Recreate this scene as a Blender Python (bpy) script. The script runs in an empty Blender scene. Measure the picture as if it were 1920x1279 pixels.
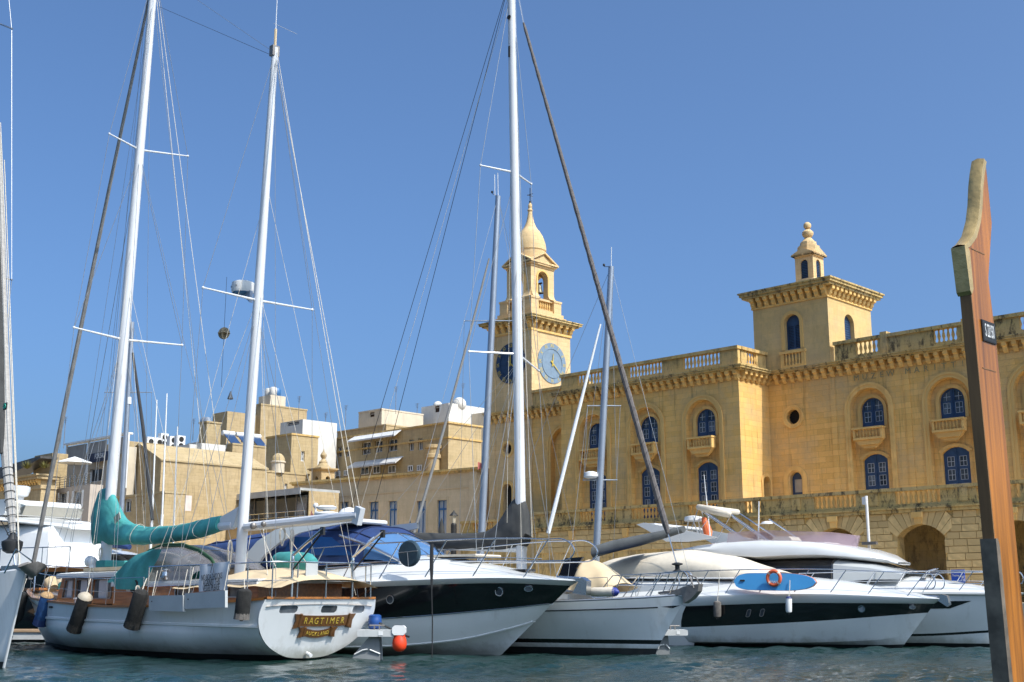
import bpy, math, random
import numpy as np
from mathutils import Vector, Matrix, noise
from mathutils.geometry import tessellate_polygon
random.seed(7)
R = math.radians
scene = bpy.context.scene
COL = scene.collection

# ------------------------------------------------------------------ camera, sky, sun, exposure
FPX, HORIZON, EYE = 2300.0, 1124.0, 1.4           # focal length in photo pixels, horizon row, eye height
PITCH = math.atan((HORIZON - 639.5) / FPX)
cam_d = bpy.data.cameras.new('camera'); cam = bpy.data.objects.new('camera', cam_d); COL.objects.link(cam)
cam_d.sensor_width = 36.0; cam_d.lens = 36.0 * FPX / 1920; cam_d.clip_end = 3000; cam_d.clip_start = 0.05
cam.location = (0, 0, EYE); cam.rotation_euler = (R(90) + PITCH, 0, 0)
scene.camera = cam

SUN_AZ, SUN_EL = R(-40), R(50)                     # azimuth from +X, elevation
SUN_DIR = Vector((math.cos(SUN_EL)*math.cos(SUN_AZ), math.cos(SUN_EL)*math.sin(SUN_AZ), math.sin(SUN_EL)))
world = bpy.data.worlds.new('World'); scene.world = world; world.use_nodes = True
wn = world.node_tree; bg = wn.nodes['Background']
sky = wn.nodes.new('ShaderNodeTexSky'); sky.sky_type = 'NISHITA'; sky.sun_disc = False
sky.sun_elevation = SUN_EL; sky.sun_rotation = R(90) - SUN_AZ
sky.air_density = 0.7; sky.dust_density = 5.0; sky.ozone_density = 10.0; sky.altitude = 0
tint = wn.nodes.new('ShaderNodeMix'); tint.data_type = 'RGBA'; tint.blend_type = 'MULTIPLY'; tint.inputs[0].default_value = 1; tint.inputs[7].default_value = (.90, 1.0, .97, 1)
wn.links.new(sky.outputs[0], tint.inputs[6]); wn.links.new(tint.outputs[2], bg.inputs[0]); bg.inputs[1].default_value = 0.15
sun_d = bpy.data.lights.new('sun', 'SUN'); sun_d.energy = 2.9; sun_d.angle = R(0.5); sun_d.color = (1.0, 0.95, 0.87)
sun = bpy.data.objects.new('sun', sun_d); COL.objects.link(sun); sun.location = (60, -40, 90)
sun.rotation_euler = SUN_DIR.to_track_quat('Z', 'Y').to_euler()
scene.view_settings.view_transform = 'Standard'; scene.view_settings.look = 'None'
scene.view_settings.exposure = 0.68; scene.view_settings.gamma = 1.0; scene.view_settings.use_curve_mapping = False
scene.cycles.use_denoising = True
scene.cycles.max_bounces = 8; scene.cycles.caustics_reflective = True; scene.cycles.blur_glossy = 0.6; scene.cycles.caustics_refractive = False
scene.cycles.sample_clamp_indirect = 6

# ------------------------------------------------------------------ surveying: bearings read off the photograph, turned into plan coordinates
def ray(px, py):
    x = (px - 960) / FPX; y = (639.5 - py) / FPX
    return Vector((x, math.cos(PITCH) - y*math.sin(PITCH), math.sin(PITCH) + y*math.cos(PITCH)))
def at_depth(px, py, Y):
    r = ray(px, py); return Vector((0, 0, EYE)) + r*(Y / r.y)
def on_water(px, py, z=0.0):
    r = ray(px, py); return Vector((0, 0, EYE)) + r*((z - EYE)/r.z)
class Frame:
    """upright plan frame: x along heading, y to its left, z up"""
    def __init__(s, o, deg):
        s.a = R(deg); s.o = Vector((o[0], o[1], 0)); s.u = Vector((math.cos(s.a), math.sin(s.a), 0)); s.v = Vector((-math.sin(s.a), math.cos(s.a), 0))
        s.m = Matrix.Translation(s.o) @ Matrix.Rotation(s.a, 4, 'Z')
    def lon(s, px, py, y=0.0):                      # point of the plane y = const
        r = ray(px, py); c = Vector((0, 0, EYE)); k = (s.v.dot(s.o - c) + y)/s.v.dot(r); p = c + r*k
        return (s.u.dot(p - s.o), p.z)
    def L(s, px, py, y=0.0):
        a, b = s.lon(px, py, y); return Vector((a, y, b))
    def tr(s, px, py, x=0.0):
        r = ray(px, py); c = Vector((0, 0, EYE)); k = (s.u.dot(s.o - c) + x)/s.u.dot(r); p = c + r*k
        return (s.v.dot(p - s.o), p.z)
    def w(s, p): return s.m @ Vector(p)

# ------------------------------------------------------------------ mesh building
class MB:
    def __init__(s): s.v = []; s.f = []
    def add(s, vs, fs):
        n = len(s.v); s.v += [tuple(v) for v in vs]; s.f += [tuple(i + n for i in f) for f in fs]; return s
    def bx(s, x0, x1, y0, y1, z0, z1):
        return s.add([(x0,y0,z0),(x1,y0,z0),(x1,y1,z0),(x0,y1,z0),(x0,y0,z1),(x1,y0,z1),(x1,y1,z1),(x0,y1,z1)],
                     [(0,3,2,1),(4,5,6,7),(0,1,5,4),(1,2,6,5),(2,3,7,6),(3,0,4,7)])
    def cbx(s, x0, x1, y0, y1, z0, z1, c=0.02):     # box with chamfered long edges (in x-z section rounded) 
        pr = [(x0+c,z0),(x1-c,z0),(x1,z0+c),(x1,z1-c),(x1-c,z1),(x0+c,z1),(x0,z1-c),(x0,z0+c)]
        return s.prism(pr, lambda u,v,w:(u,w,v), y0, y1)
    def obx(s, c, sz, m):                           # oriented box
        h = Vector(sz)*0.5; c = Vector(c); n = len(s.v)
        vs = [c + m @ Vector((a*h.x, b*h.y, d*h.z)) for d in (-1,1) for a,b in ((-1,-1),(1,-1),(1,1),(-1,1))]
        return s.add(vs, [(0,3,2,1),(4,5,6,7),(0,1,5,4),(1,2,6,5),(2,3,7,6),(3,0,4,7)])
    def tube(s, pts, r, n=6, closed=False):
        pts = [Vector(p) for p in pts]; k = len(pts); rs = r if isinstance(r, (list, tuple)) else [r]*k
        rings = []; up = None
        for i in range(k):
            if closed: t = pts[(i+1) % k] - pts[i-1]
            else: t = pts[min(i+1, k-1)] - pts[max(i-1, 0)]
            if t.length < 1e-9: t = Vector((0,0,1))
            t.normalize()
            if up is None:
                up = Vector((0,0,1)) if abs(t.z) < .9 else Vector((1,0,0))
            a = t.cross(up)
            if a.length < 1e-6: a = t.orthogonal()
            a.normalize(); b = a.cross(t); up = b
            rings.append([pts[i] + (a*math.cos(2*math.pi*j/n) + b*math.sin(2*math.pi*j/n))*rs[i] for j in range(n)])
        vs = [p for q in rings for p in q]; fs = []
        for i in range(k if closed else k-1):
            i2 = (i+1) % k
            for j in range(n):
                j2 = (j+1) % n; fs.append((i*n+j, i*n+j2, i2*n+j2, i2*n+j))
        if not closed: fs += [tuple(range(n-1,-1,-1)), tuple(range((k-1)*n, k*n))]
        return s.add(vs, fs)
    def lathe(s, prof, n=12, c=(0,0,0), m=None, ph=0.0):
        vs = []; fs = []; c = Vector(c)
        for (r, z) in prof:
            for j in range(n):
                a = 2*math.pi*j/n + ph; p = Vector((r*math.cos(a), r*math.sin(a), z))
                vs.append(c + (m @ p if m else p))
        for i in range(len(prof)-1):
            for j in range(n):
                j2 = (j+1) % n; fs.append((i*n+j, i*n+j2, (i+1)*n+j2, (i+1)*n+j))
        fs += [tuple(range(n-1,-1,-1)), tuple(range((len(prof)-1)*n, len(prof)*n))]
        return s.add(vs, fs)
    def ball(s, c, r, n=12, sz=1.0):
        k = max(5, n//2+1)
        return s.lathe([(max(r*math.sin(math.pi*i/k), .002*r), -r*sz*math.cos(math.pi*i/k)) for i in range(k+1)], n, c)
    def prism(s, poly, fn, w0, w1):
        n = len(poly); vs = [fn(u,v,w0) for u,v in poly] + [fn(u,v,w1) for u,v in poly]
        fs = [tuple(range(n-1,-1,-1)), tuple(range(n, 2*n))] + [(i, (i+1)%n, n+(i+1)%n, n+i) for i in range(n)]
        return s.add(vs, fs)
    def grid(s, rows, cu=False):
        k = len(rows); n = len(rows[0]); vs = [p for q in rows for p in q]; fs = []
        for i in range(k-1):
            for j in range(n if cu else n-1):
                j2 = (j+1) % n; fs.append((i*n+j, i*n+j2, (i+1)*n+j2, (i+1)*n+j))
        return s.add(vs, fs)
    def panel(s, outer, holes, fn, w=0.0, depth=0.3, rim=True):
        """flat wall outer with holes; reveals run from w to w+depth"""
        loops = [outer] + holes; flat = [p for l in loops for p in l]
        tris = tessellate_polygon([[Vector((u, v, 0)) for u, v in l] for l in loops])
        s.add([fn(u, v, w) for u, v in flat], tris)
        for l in (holes if rim else []):
            n = len(l); s.add([fn(u,v,w) for u,v in l] + [fn(u,v,w+depth) for u,v in l], [(i,(i+1)%n,n+(i+1)%n,n+i) for i in range(n)])
        return s

BASE = {}
def obj(name, mb, m, parent=None, smooth=False, loc=(0,0,0), rot=None, sharp=35):
    if isinstance(mb, MB):
        me = bpy.data.meshes.new(name); me.from_pydata([tuple(v) for v in mb.v], [], mb.f); me.update()
        if m: me.materials.append(m)
        import bmesh
        b = bmesh.new(); b.from_mesh(me); bmesh.ops.recalc_face_normals(b, faces=b.faces); b.to_mesh(me); b.free()
        if smooth:
            me.polygons.foreach_set('use_smooth', [True]*len(me.polygons)); me.set_sharp_from_angle(angle=R(sharp))
    else: me = mb
    o = bpy.data.objects.new(name, me); COL.objects.link(o)
    if parent: o.parent = parent; o.location = Vector(loc) - BASE.get(parent.name, Vector((0,0,0)))
    else: o.location = loc
    if rot: o.rotation_euler = rot
    return o
def tag(o, label=None, cat=None, group=None, kind=None):
    if label: o['label'] = label
    if cat: o['category'] = cat
    if group: o['group'] = group
    if kind: o['kind'] = kind
    return o
def thing(name, label, cat, frame, base=(0,0,0), group=None):
    o = bpy.data.objects.new(name, None); COL.objects.link(o); o.empty_display_size = 0.3
    o.location = frame.w(base); o.rotation_euler = (0, 0, frame.a); BASE[o.name] = Vector(base)
    return tag(o, label, cat, group)
def solo(name, mb, m, label, cat, frame, base=(0,0,0), group=None, smooth=True):   # thing that is one mesh, vertices relative to base
    o = obj(name, mb, m, None, smooth); o.location = frame.w(base); o.rotation_euler = (0,0,frame.a)
    return tag(o, label, cat, group)
FM = {}
def font_mesh(c):
    key = (c.body, c.size, c.extrude, c.materials[0].name)
    if key not in FM:
        c.resolution_u = 3
        t = bpy.data.objects.new('letters', c); COL.objects.link(t); dg = bpy.context.evaluated_depsgraph_get(); dg.update()
        FM[key] = bpy.data.meshes.new_from_object(t.evaluated_get(dg)); bpy.data.objects.remove(t); FM[key].name = 'letters'
    return FM[key]
def text(name, body, size, m, parent, loc, rot, ext=0.003, sx=1.0, align='CENTER'):
    c = bpy.data.curves.new(name, 'FONT'); c.body = body; c.size = size; c.extrude = ext; c.align_x = align; c.align_y = 'CENTER'; c.materials.append(m)
    o = bpy.data.objects.new(name, font_mesh(c)); COL.objects.link(o); o.parent = parent
    o.location = Vector(loc) - BASE.get(parent.name, Vector((0,0,0))); o.rotation_euler = rot; o.scale = (sx, 1, 1); return o
WORLD = Frame((0,0), 0)

def cr(x, pts):                                     # smooth interpolation through (x, value) points
    xs = [p[0] for p in pts]
    if x <= xs[0]: return pts[0][1]
    if x >= xs[-1]: return pts[-1][1]
    i = max(j for j in range(len(xs)-1) if xs[j] <= x)
    def slope(k):
        if k == 0: return (pts[1][1]-pts[0][1])/(xs[1]-xs[0])
        if k == len(xs)-1: return (pts[-1][1]-pts[-2][1])/(xs[-1]-xs[-2])
        a = (pts[k][1]-pts[k-1][1])/(xs[k]-xs[k-1]); b = (pts[k+1][1]-pts[k][1])/(xs[k+1]-xs[k])
        return 0 if a*b <= 0 else 2*a*b/(a+b)
    h = xs[i+1]-xs[i]; t = (x-xs[i])/h
    return (2*t**3-3*t*t+1)*pts[i][1] + (t**3-2*t*t+t)*h*slope(i) + (-2*t**3+3*t*t)*pts[i+1][1] + (t**3-t*t)*h*slope(i+1)
def lin(a, b, n): return [a + (b-a)*i/(n-1) for i in range(n)]
def arch(c, hw, z0, zs, rise, n=10):                # opening outline: jambs up to zs, then an arch of given rise
    if rise >= hw*0.98: pts = [(c + hw*math.cos(t), zs + rise*math.sin(t)) for t in lin(0, math.pi, n)]
    else:
        r = (hw*hw + rise*rise)/(2*rise); a = math.asin(hw/r); pts = [(c + r*math.sin(t), zs + rise - r + r*math.cos(t)) for t in lin(a, -a, n)]
    return [(c-hw, z0), (c+hw, z0)] + pts
def spath(pts, k=5):                                   # Catmull-Rom smoothing of a path
    pts = [Vector(p) for p in pts]; out = []
    for i in range(len(pts)-1):
        a, b, c, d = pts[max(i-1,0)], pts[i], pts[i+1], pts[min(i+2,len(pts)-1)]
        for j in range(k):
            t = j/k; out.append(.5*((2*b) + (c-a)*t + (2*a-5*b+4*c-d)*t*t + (3*b-a-3*c+d)*t**3))
    return out + [pts[-1]]
def rect(u0, u1, v0, v1): return [(u0,v0),(u1,v0),(u1,v1),(u0,v1)]
def circ(c, z, r, n=20): return [(c + r*math.cos(2*math.pi*i/n), z + r*math.sin(2*math.pi*i/n)) for i in range(n)]

# ------------------------------------------------------------------ materials
def nodes(name):
    m = bpy.data.materials.new(name); m.use_nodes = True; nt = m.node_tree; return m, nt, nt.nodes['Principled BSDF']
def N(nt, t, **k):
    n = nt.nodes.new(t)
    for a, b in k.items(): setattr(n, a, b)
    return n
def mixc(nt, fac, a, b, mode='MIX'):
    n = N(nt, 'ShaderNodeMix', data_type='RGBA', blend_type=mode)
    for i, v in ((0, fac), (6, a), (7, b)):
        if hasattr(v, 'is_output') or hasattr(v, 'links'): nt.links.new(v, n.inputs[i])
        elif i == 0: n.inputs[0].default_value = v
        else: n.inputs[i].default_value = (*v, 1)
    return n.outputs[2]
def ramp(nt, v, a, b):
    n = N(nt, 'ShaderNodeMapRange'); nt.links.new(v, n.inputs[0]); n.inputs[1].default_value = a; n.inputs[2].default_value = b; return n.outputs[0]
def tex(nt, scale, det=4, sc=(1,1,1), rough=.55):
    tc = N(nt, 'ShaderNodeTexCoord'); mp = N(nt, 'ShaderNodeMapping'); mp.inputs[3].default_value = sc
    nt.links.new(tc.outputs['Object'], mp.inputs[0]); n = N(nt, 'ShaderNodeTexNoise'); n.inputs['Scale'].default_value = scale
    n.inputs['Detail'].default_value = det; n.inputs['Roughness'].default_value = rough; nt.links.new(mp.outputs[0], n.inputs[0]); return n
def mat(name, col, rough=.5, metal=0.0, var=.12, vs=2.0, bump=0.0, bs=30.0, sc=(1,1,1), coat=0.0, rnd=0.0, dirt=0.0, grime=0.0, **kw):
    m, nt, p = nodes(name); p.inputs['Roughness'].default_value = rough; p.inputs['Metallic'].default_value = metal
    t = tex(nt, vs, 5, sc); f = ramp(nt, t.outputs[0], .3, .7)
    c = mixc(nt, f, tuple(x*(1-var) for x in col), tuple(min(1, x*(1+var)) for x in col))
    if dirt:
        t3 = tex(nt, 1.3, 6, (sc[0]*2, sc[1]*2, sc[2]*.35)); c = mixc(nt, N2(nt, ramp(nt, t3.outputs[0], .52, .75), dirt), c, (col[0]*.35, col[1]*.33, col[2]*.3))
    if grime:                                       # weed and scum line left by the harbour water, and faint rust runs
        tc = N(nt, 'ShaderNodeTexCoord'); sp = N(nt, 'ShaderNodeSeparateXYZ'); nt.links.new(tc.outputs['Object'], sp.inputs[0])
        g1 = N(nt, 'ShaderNodeMath', operation='MULTIPLY_ADD'); nt.links.new(tex(nt, 2.5, 6, (1,1,.6), .7).outputs[0], g1.inputs[0]); g1.inputs[1].default_value = .45; g1.inputs[2].default_value = -.02
        g2 = N(nt, 'ShaderNodeMath', operation='SUBTRACT'); nt.links.new(g1.outputs[0], g2.inputs[0]); nt.links.new(sp.outputs[2], g2.inputs[1])
        c = mixc(nt, N2(nt, ramp(nt, g2.outputs[0], -.12, .1), grime), c, (.20,.19,.11))
        c = mixc(nt, N2(nt, ramp(nt, tex(nt, 1.1, 6, (3.5,3.5,.25), .6).outputs[0], .58, .8), grime*.6), c, (.36,.31,.24))
    if rnd:
        oi = N(nt, 'ShaderNodeObjectInfo'); c = mixc(nt, oi.outputs['Random'], c, tuple(x*(1-rnd) for x in col))
    nt.links.new(c, p.inputs['Base Color'])
    if bump:
        t2 = tex(nt, bs, 4, sc); b = N(nt, 'ShaderNodeBump'); b.inputs[0].default_value = bump; b.inputs[1].default_value = .02
        nt.links.new(t2.outputs[0], b.inputs['Height']); nt.links.new(b.outputs[0], p.inputs['Normal'])
    if coat: p.inputs['Coat Weight'].default_value = coat; p.inputs['Coat Roughness'].default_value = .08
    for k, v in kw.items(): p.inputs[k.replace('_', ' ')].default_value = v
    return m
def N2(nt, v, k):
    n = N(nt, 'ShaderNodeMath', operation='MULTIPLY'); nt.links.new(v, n.inputs[0]); n.inputs[1].default_value = k; return n.outputs[0]
def stone(name, ca, cb, mortar, bw=.85, bh=.34, stain=0.0, streak=0.0, ms=.012, bump=.5, rnd=0.0, patch=(.50,.38,.22)):
    """limestone: ashlar courses in x+y / z, tint patches, dark lichen and runs"""
    m, nt, p = nodes(name); p.inputs['Roughness'].default_value = .92; p.inputs['Specular IOR Level'].default_value = .2
    tc = N(nt, 'ShaderNodeTexCoord'); sx = N(nt, 'ShaderNodeSeparateXYZ'); nt.links.new(tc.outputs['Object'], sx.inputs[0])
    ad = N(nt, 'ShaderNodeMath', operation='ADD'); nt.links.new(sx.outputs[0], ad.inputs[0]); nt.links.new(sx.outputs[1], ad.inputs[1])
    cx = N(nt, 'ShaderNodeCombineXYZ'); nt.links.new(ad.outputs[0], cx.inputs[0]); nt.links.new(sx.outputs[2], cx.inputs[1])
    br = N(nt, 'ShaderNodeTexBrick'); br.inputs['Scale'].default_value = 1; br.inputs['Brick Width'].default_value = bw; br.inputs['Row Height'].default_value = bh
    br.inputs['Mortar Size'].default_value = ms; br.inputs['Mortar Smooth'].default_value = .6; br.inputs['Bias'].default_value = 0
    br.inputs['Color1'].default_value = (*ca,1); br.inputs['Color2'].default_value = (*cb,1); br.inputs['Mortar'].default_value = (*mortar,1)
    nt.links.new(cx.outputs[0], br.inputs[0])
    big = tex(nt, .45, 6, (1,1,1), .65); c = mixc(nt, N2(nt, ramp(nt, big.outputs[0], .42, .68), .65), br.outputs['Color'], patch)
    med = tex(nt, 2.7, 6, (1,1,1), .7); c = mixc(nt, N2(nt, ramp(nt, med.outputs[0], .5, .8), .35), c, tuple(x*1.25 for x in ca))
    fine = tex(nt, 16, 5, (1,1,1), .7); c = mixc(nt, N2(nt, ramp(nt, fine.outputs[0], .35, .7), .5), c, mixc(nt, .25, c, (.25,.18,.09)))
    if streak:
        st = tex(nt, 1.6, 6, (2.2,2.2,.16), .6); c = mixc(nt, N2(nt, ramp(nt, st.outputs[0], .55, .75), streak), c, (.09,.065,.035))
    if stain:
        s2 = tex(nt, 1.7, 8, (1.5,1.5,.55), .78); c = mixc(nt, N2(nt, ramp(nt, s2.outputs[0], .50, .60), stain), c, (.045,.042,.035))
    if rnd:
        oi = N(nt, 'ShaderNodeObjectInfo'); c = mixc(nt, N2(nt, oi.outputs['Random'], rnd), c, (.20,.15,.09))
    nt.links.new(c, p.inputs['Base Color'])
    b = N(nt, 'ShaderNodeBump'); b.inputs[0].default_value = bump; b.inputs[1].default_value = .03
    h = N(nt, 'ShaderNodeMath', operation='MULTIPLY_ADD'); nt.links.new(br.outputs['Fac'], h.inputs[0]); h.inputs[1].default_value = -.6; nt.links.new(fine.outputs[0], h.inputs[2])
    nt.links.new(h.outputs[0], b.inputs['Height']); nt.links.new(b.outputs[0], p.inputs['Normal']); return m
def glass(name, col, rough=.05, trans=0.0, alpha=1.0, vary=None):
    m, nt, p = nodes(name); p.inputs['Base Color'].default_value = (*col,1); p.inputs['Roughness'].default_value = rough
    p.inputs['Transmission Weight'].default_value = trans; p.inputs['IOR'].default_value = 1.45; p.inputs['Alpha'].default_value = alpha
    if vary:                                        # some panes paler at random: reflected light sky put into the colour
        oi = N(nt, 'ShaderNodeObjectInfo'); t = tex(nt, 1.7, 3); a = N(nt, 'ShaderNodeMath', operation='MULTIPLY'); nt.links.new(oi.outputs['Random'], a.inputs[0]); nt.links.new(oi.outputs['Random'], a.inputs[1])
        b = N(nt, 'ShaderNodeMath', operation='MULTIPLY'); nt.links.new(a.outputs[0], b.inputs[0]); nt.links.new(ramp(nt, t.outputs[0], .3, .65), b.inputs[1]); nt.links.new(mixc(nt, b.outputs[0], col, vary), p.inputs['Base Color'])
    return m

LIME  = stone('museum_limestone', (.86,.52,.165), (.74,.43,.125), (.60,.35,.11), .95, .34, 0, .5, .013, .5)
LIMEP = stone('weathered_limestone', (.70,.46,.165), (.62,.40,.14), (.45,.30,.11), .8, .5, .4, .4, .01, .5)
LIMER = stone('lichen_stained_limestone', (.62,.44,.17), (.55,.38,.14), (.38,.27,.11), .8, .5, .85, .45, .01, .6)
LIMET = stone('terrace_limestone', (.66,.45,.17), (.58,.39,.14), (.40,.28,.12), .8, .5, .5, .45, .01, .6)
CARVE = mat('carved_limestone', (.78,.49,.165), .9, var=.2, vs=1.5, bump=.35, bs=14, dirt=.55, rnd=.18)
BLOCK = mat('quay_ashlar', (.66,.475,.215), .92, var=.22, vs=2.2, bump=.6, bs=9, rnd=.26, dirt=.25)
TOWER = stone('tower_limestone', (.74,.52,.27), (.66,.45,.22), (.52,.36,.17), .95, .34, 0, .3, .012, .5)
HOUSE = stone('house_limestone', (.47,.35,.195), (.41,.30,.155), (.33,.24,.13), .7, .28, .18, .5, .012, .5)
HOUSE2 = stone('dark_house_limestone', (.47,.36,.20), (.42,.315,.165), (.35,.26,.14), .7, .28, .15, .5, .012, .5)
RENDER_P = mat('pale_render', (.56,.48,.36), .85, var=.08, vs=1.2, dirt=.25)
RENDER_W = mat('white_render', (.62,.59,.53), .8, var=.06, vs=1.5, dirt=.2)
RENDER_G = mat('grey_beige_cladding', (.45,.38,.31), .8, var=.08, vs=1.5)
ROOFM = mat('flat_roof', (.33,.30,.26), .9, var=.2)
BLUE  = mat('blue_paint', (.022,.052,.115), .45, var=.25, vs=3, bump=.1)
BLUEL = mat('bright_blue_paint', (.03,.13,.30), .45, var=.15, vs=3)
WHITEP = mat('white_paint', (.72,.71,.68), .5, var=.05)
PANE  = glass('window_glass', (.03,.035,.04), .08, vary=(.30,.33,.36))
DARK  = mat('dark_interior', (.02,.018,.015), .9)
STEEL = mat('stainless_steel', (.62,.62,.62), .22, 1.0, var=.05)
ALU   = mat('grey_mast_aluminium', (.33,.36,.40), .38, .6, var=.06)
WHITEM = mat('white_mast_paint', (.64,.64,.64), .28, var=.03, coat=.3)
GELH  = mat('white_hull_gelcoat', (.74,.74,.72), .25, var=.05, vs=.8, coat=.35, grime=.55)
GREYBAR = mat('grey_white_bars', (.46,.48,.50), .6)
GEL   = mat('white_gelcoat', (.63,.63,.61), .22, var=.03, vs=.8, coat=.4)
GELB  = mat('pale_blue_topsides', (.74,.745,.73), .28, var=.06, vs=.7, coat=.3, dirt=.1, grime=.6)
BLACKG = mat('black_gelcoat', (.012,.012,.013), .12, var=.1, coat=.6)
ANTIF = mat('black_antifouling', (.02,.022,.02), .7, var=.4, vs=3, bump=.3)
TEAK  = mat('varnished_teak', (.33,.125,.03), .3, var=.35, vs=2.5, sc=(.6,6,6), coat=.5, bump=.1)
TEAKD = mat('weathered_teak_deck', (.36,.24,.14), .7, var=.2, vs=3, sc=(.5,8,1))
TURQ  = mat('turquoise_canvas', (.05,.275,.26), .85, var=.25, vs=2.2, bump=.7, bs=5)
NAVY  = mat('navy_canvas', (.012,.036,.125), .85, var=.25, vs=2, bump=.6, bs=6)
CREAM = mat('cream_canvas', (.60,.53,.42), .85, var=.12, vs=2, bump=.7, bs=5)
TAN   = mat('tan_canvas', (.60,.46,.28), .85, var=.08, vs=2, bump=.3, bs=5)
CHAR  = mat('charcoal_canvas', (.05,.05,.047), .85, var=.2, vs=2, bump=.4, bs=6)
FURL  = mat('brown_grey_sailcloth', (.115,.10,.092), .8, var=.25, vs=3, bump=.4, bs=10, sc=(1,1,3))
ROPE  = mat('off_white_rope', (.55,.50,.41), .85, var=.15, vs=20)
WIRE  = mat('rigging_wire', (.36,.36,.35), .4, .7, var=.1)
BLACK = mat('black_rubber', (.018,.018,.018), .6, var=.3)
FUZZ  = mat('black_fender_sock', (.02,.019,.017), .95, var=.4, vs=9, bump=.8, bs=40)
BSOCK = mat('blue_fender_sock', (.02,.075,.20), .95, var=.3, vs=9, bump=.7, bs=40)
GREYS = mat('grey_brown_fender_sock', (.13,.115,.10), .95, var=.25, vs=9, bump=.6, bs=40)
GREYB = mat('grey_board', (.42,.43,.42), .6, var=.08)
ORANGE = mat('orange_plastic', (.75,.13,.045), .4, var=.1)
REDBU = mat('orange_red_buoy', (.80,.06,.015), .35, var=.08)
SUPB  = mat('blue_board', (.07,.32,.62), .4, var=.05)
TINT  = glass('smoked_glass', (.022,.022,.024), .04)
CLEAR = glass('clear_vinyl', (.36,.38,.42), .12, .75)
LILAC = glass('mauve_acrylic', (.50,.36,.40), .08, 0, .5)
WSGL  = glass('blue_windscreen', (.10,.22,.42), .06, .2)
GREENC = mat('dark_green_piping', (.02,.07,.03), .8)
BRASS = mat('brass_cap', (.58,.40,.16), .36, .45, var=.3, vs=9, bump=.2)
GREYMET = mat('grey_metal_band', (.22,.20,.18), .5, .5, var=.2, vs=9)
GOLD  = mat('gilt_lettering', (.62,.44,.07), .45, .2)
CARVED = mat('carved_name_board', (.13,.055,.015), .45, var=.3, vs=8, coat=.3)
INK   = mat('black_lettering', (.015,.015,.015), .6)
SIGNB = mat('blue_sign', (.015,.07,.42), .4)
FLAGR = mat('faded_red_flag', (.62,.16,.12), .8, var=.3, vs=9)
# ------------------------------------------------------------------ water and quay
M = Frame((13.936, 74.381), -44.5)                  # museum plan: x along the front, y into the building
QZ = 1.25                                           # quay level
D = 3.3                                             # main front stands back from the pavilion
def wave(x, y):
    h = 0
    for k, (lx, a, dr) in enumerate(((2.3,.020,.3),(1.35,.018,-.5),(.83,.013,1.1),(.55,.010,-1.2),(.37,.006,.1),(3.9,.016,1.7))):
        kx, ky = math.cos(dr), math.sin(dr); ph = 2*math.pi*(x*kx + y*ky)/lx
        h = h + a*np.sin(ph + 1.7*k + 1.1*np.sin(.23*x*(1+.3*k) + .31*y - k))
    return h
def water():
    ys = np.concatenate([np.linspace(-60, 14, 12), np.arange(14.2, 42, .1), np.linspace(42.3, 240, 40)])
    xs = np.concatenate([np.linspace(-260, -17, 25), np.arange(-16.8, 17, .13), np.linspace(17.3, 260, 25)])
    X, Y = np.meshgrid(xs, ys); fade = np.clip((Y-13)/3, 0, 1)*np.clip((44-Y)/4, 0, 1)*np.clip((19-abs(X))/3, 0, 1)
    amp = 1.0 + .5*np.sin(.35*X+1)*np.sin(.5*Y) ; Z = wave(X, Y)*fade*amp
    k, n = X.shape; v = np.stack([X, Y, Z], -1).reshape(-1, 3)
    i = (np.arange(k-1)[:,None]*n + np.arange(n-1)).reshape(-1); f = np.stack([i, i+1, i+n+1, i+n], -1)
    me = bpy.data.meshes.new('water'); me.from_pydata(v.tolist(), [], f.tolist()); me.polygons.foreach_set('use_smooth', [True]*len(f)); me.update()
    m, nt, p = nodes('harbour_water'); p.inputs['Base Color'].default_value = (.006,.026,.021,1); p.inputs['Roughness'].default_value = .04; p.inputs['IOR'].default_value = 1.33
    a = tex(nt, 3.2, 5, (1,1.6,1), .6); c = tex(nt, 11, 3, (1,1.6,1)); ad = N(nt, 'ShaderNodeMath', operation='MULTIPLY_ADD')
    nt.links.new(c.outputs[0], ad.inputs[0]); ad.inputs[1].default_value = .35; nt.links.new(a.outputs[0], ad.inputs[2])
    b = N(nt, 'ShaderNodeBump'); b.inputs[0].default_value = .4; b.inputs[1].default_value = .05; nt.links.new(ad.outputs[0], b.inputs['Height']); nt.links.new(b.outputs[0], p.inputs['Normal'])
    me.materials.append(m); o = bpy.data.objects.new('water', me); COL.objects.link(o); tag(o, 'rippled dark green harbour water below the moored boats', 'water', None, 'structure')
water()
PAVE = stone('quay_paving', (.72,.60,.44), (.66,.55,.40), (.5,.42,.31), 1.2, .8)
q = MB(); q.prism([(-230,-34),(-38,-34),(-38,-9.5),(60,-9.5),(60,120),(-230,120)], lambda u,v,w: tuple(M.w((u,v,w))), -3, QZ)
tag(obj('quay', q, PAVE), 'stone quay running along the front of the waterside buildings', 'quay', None, 'structure')
gg = MB(); gg.prism([(-900,60),(900,60),(900,900),(-900,900)], lambda u,v,w: tuple(M.w((u,v,w))), -3, QZ-.3)
tag(obj('ground', gg, ROOFM), 'ground of the town behind the waterfront houses', 'ground', None, 'structure')

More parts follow.
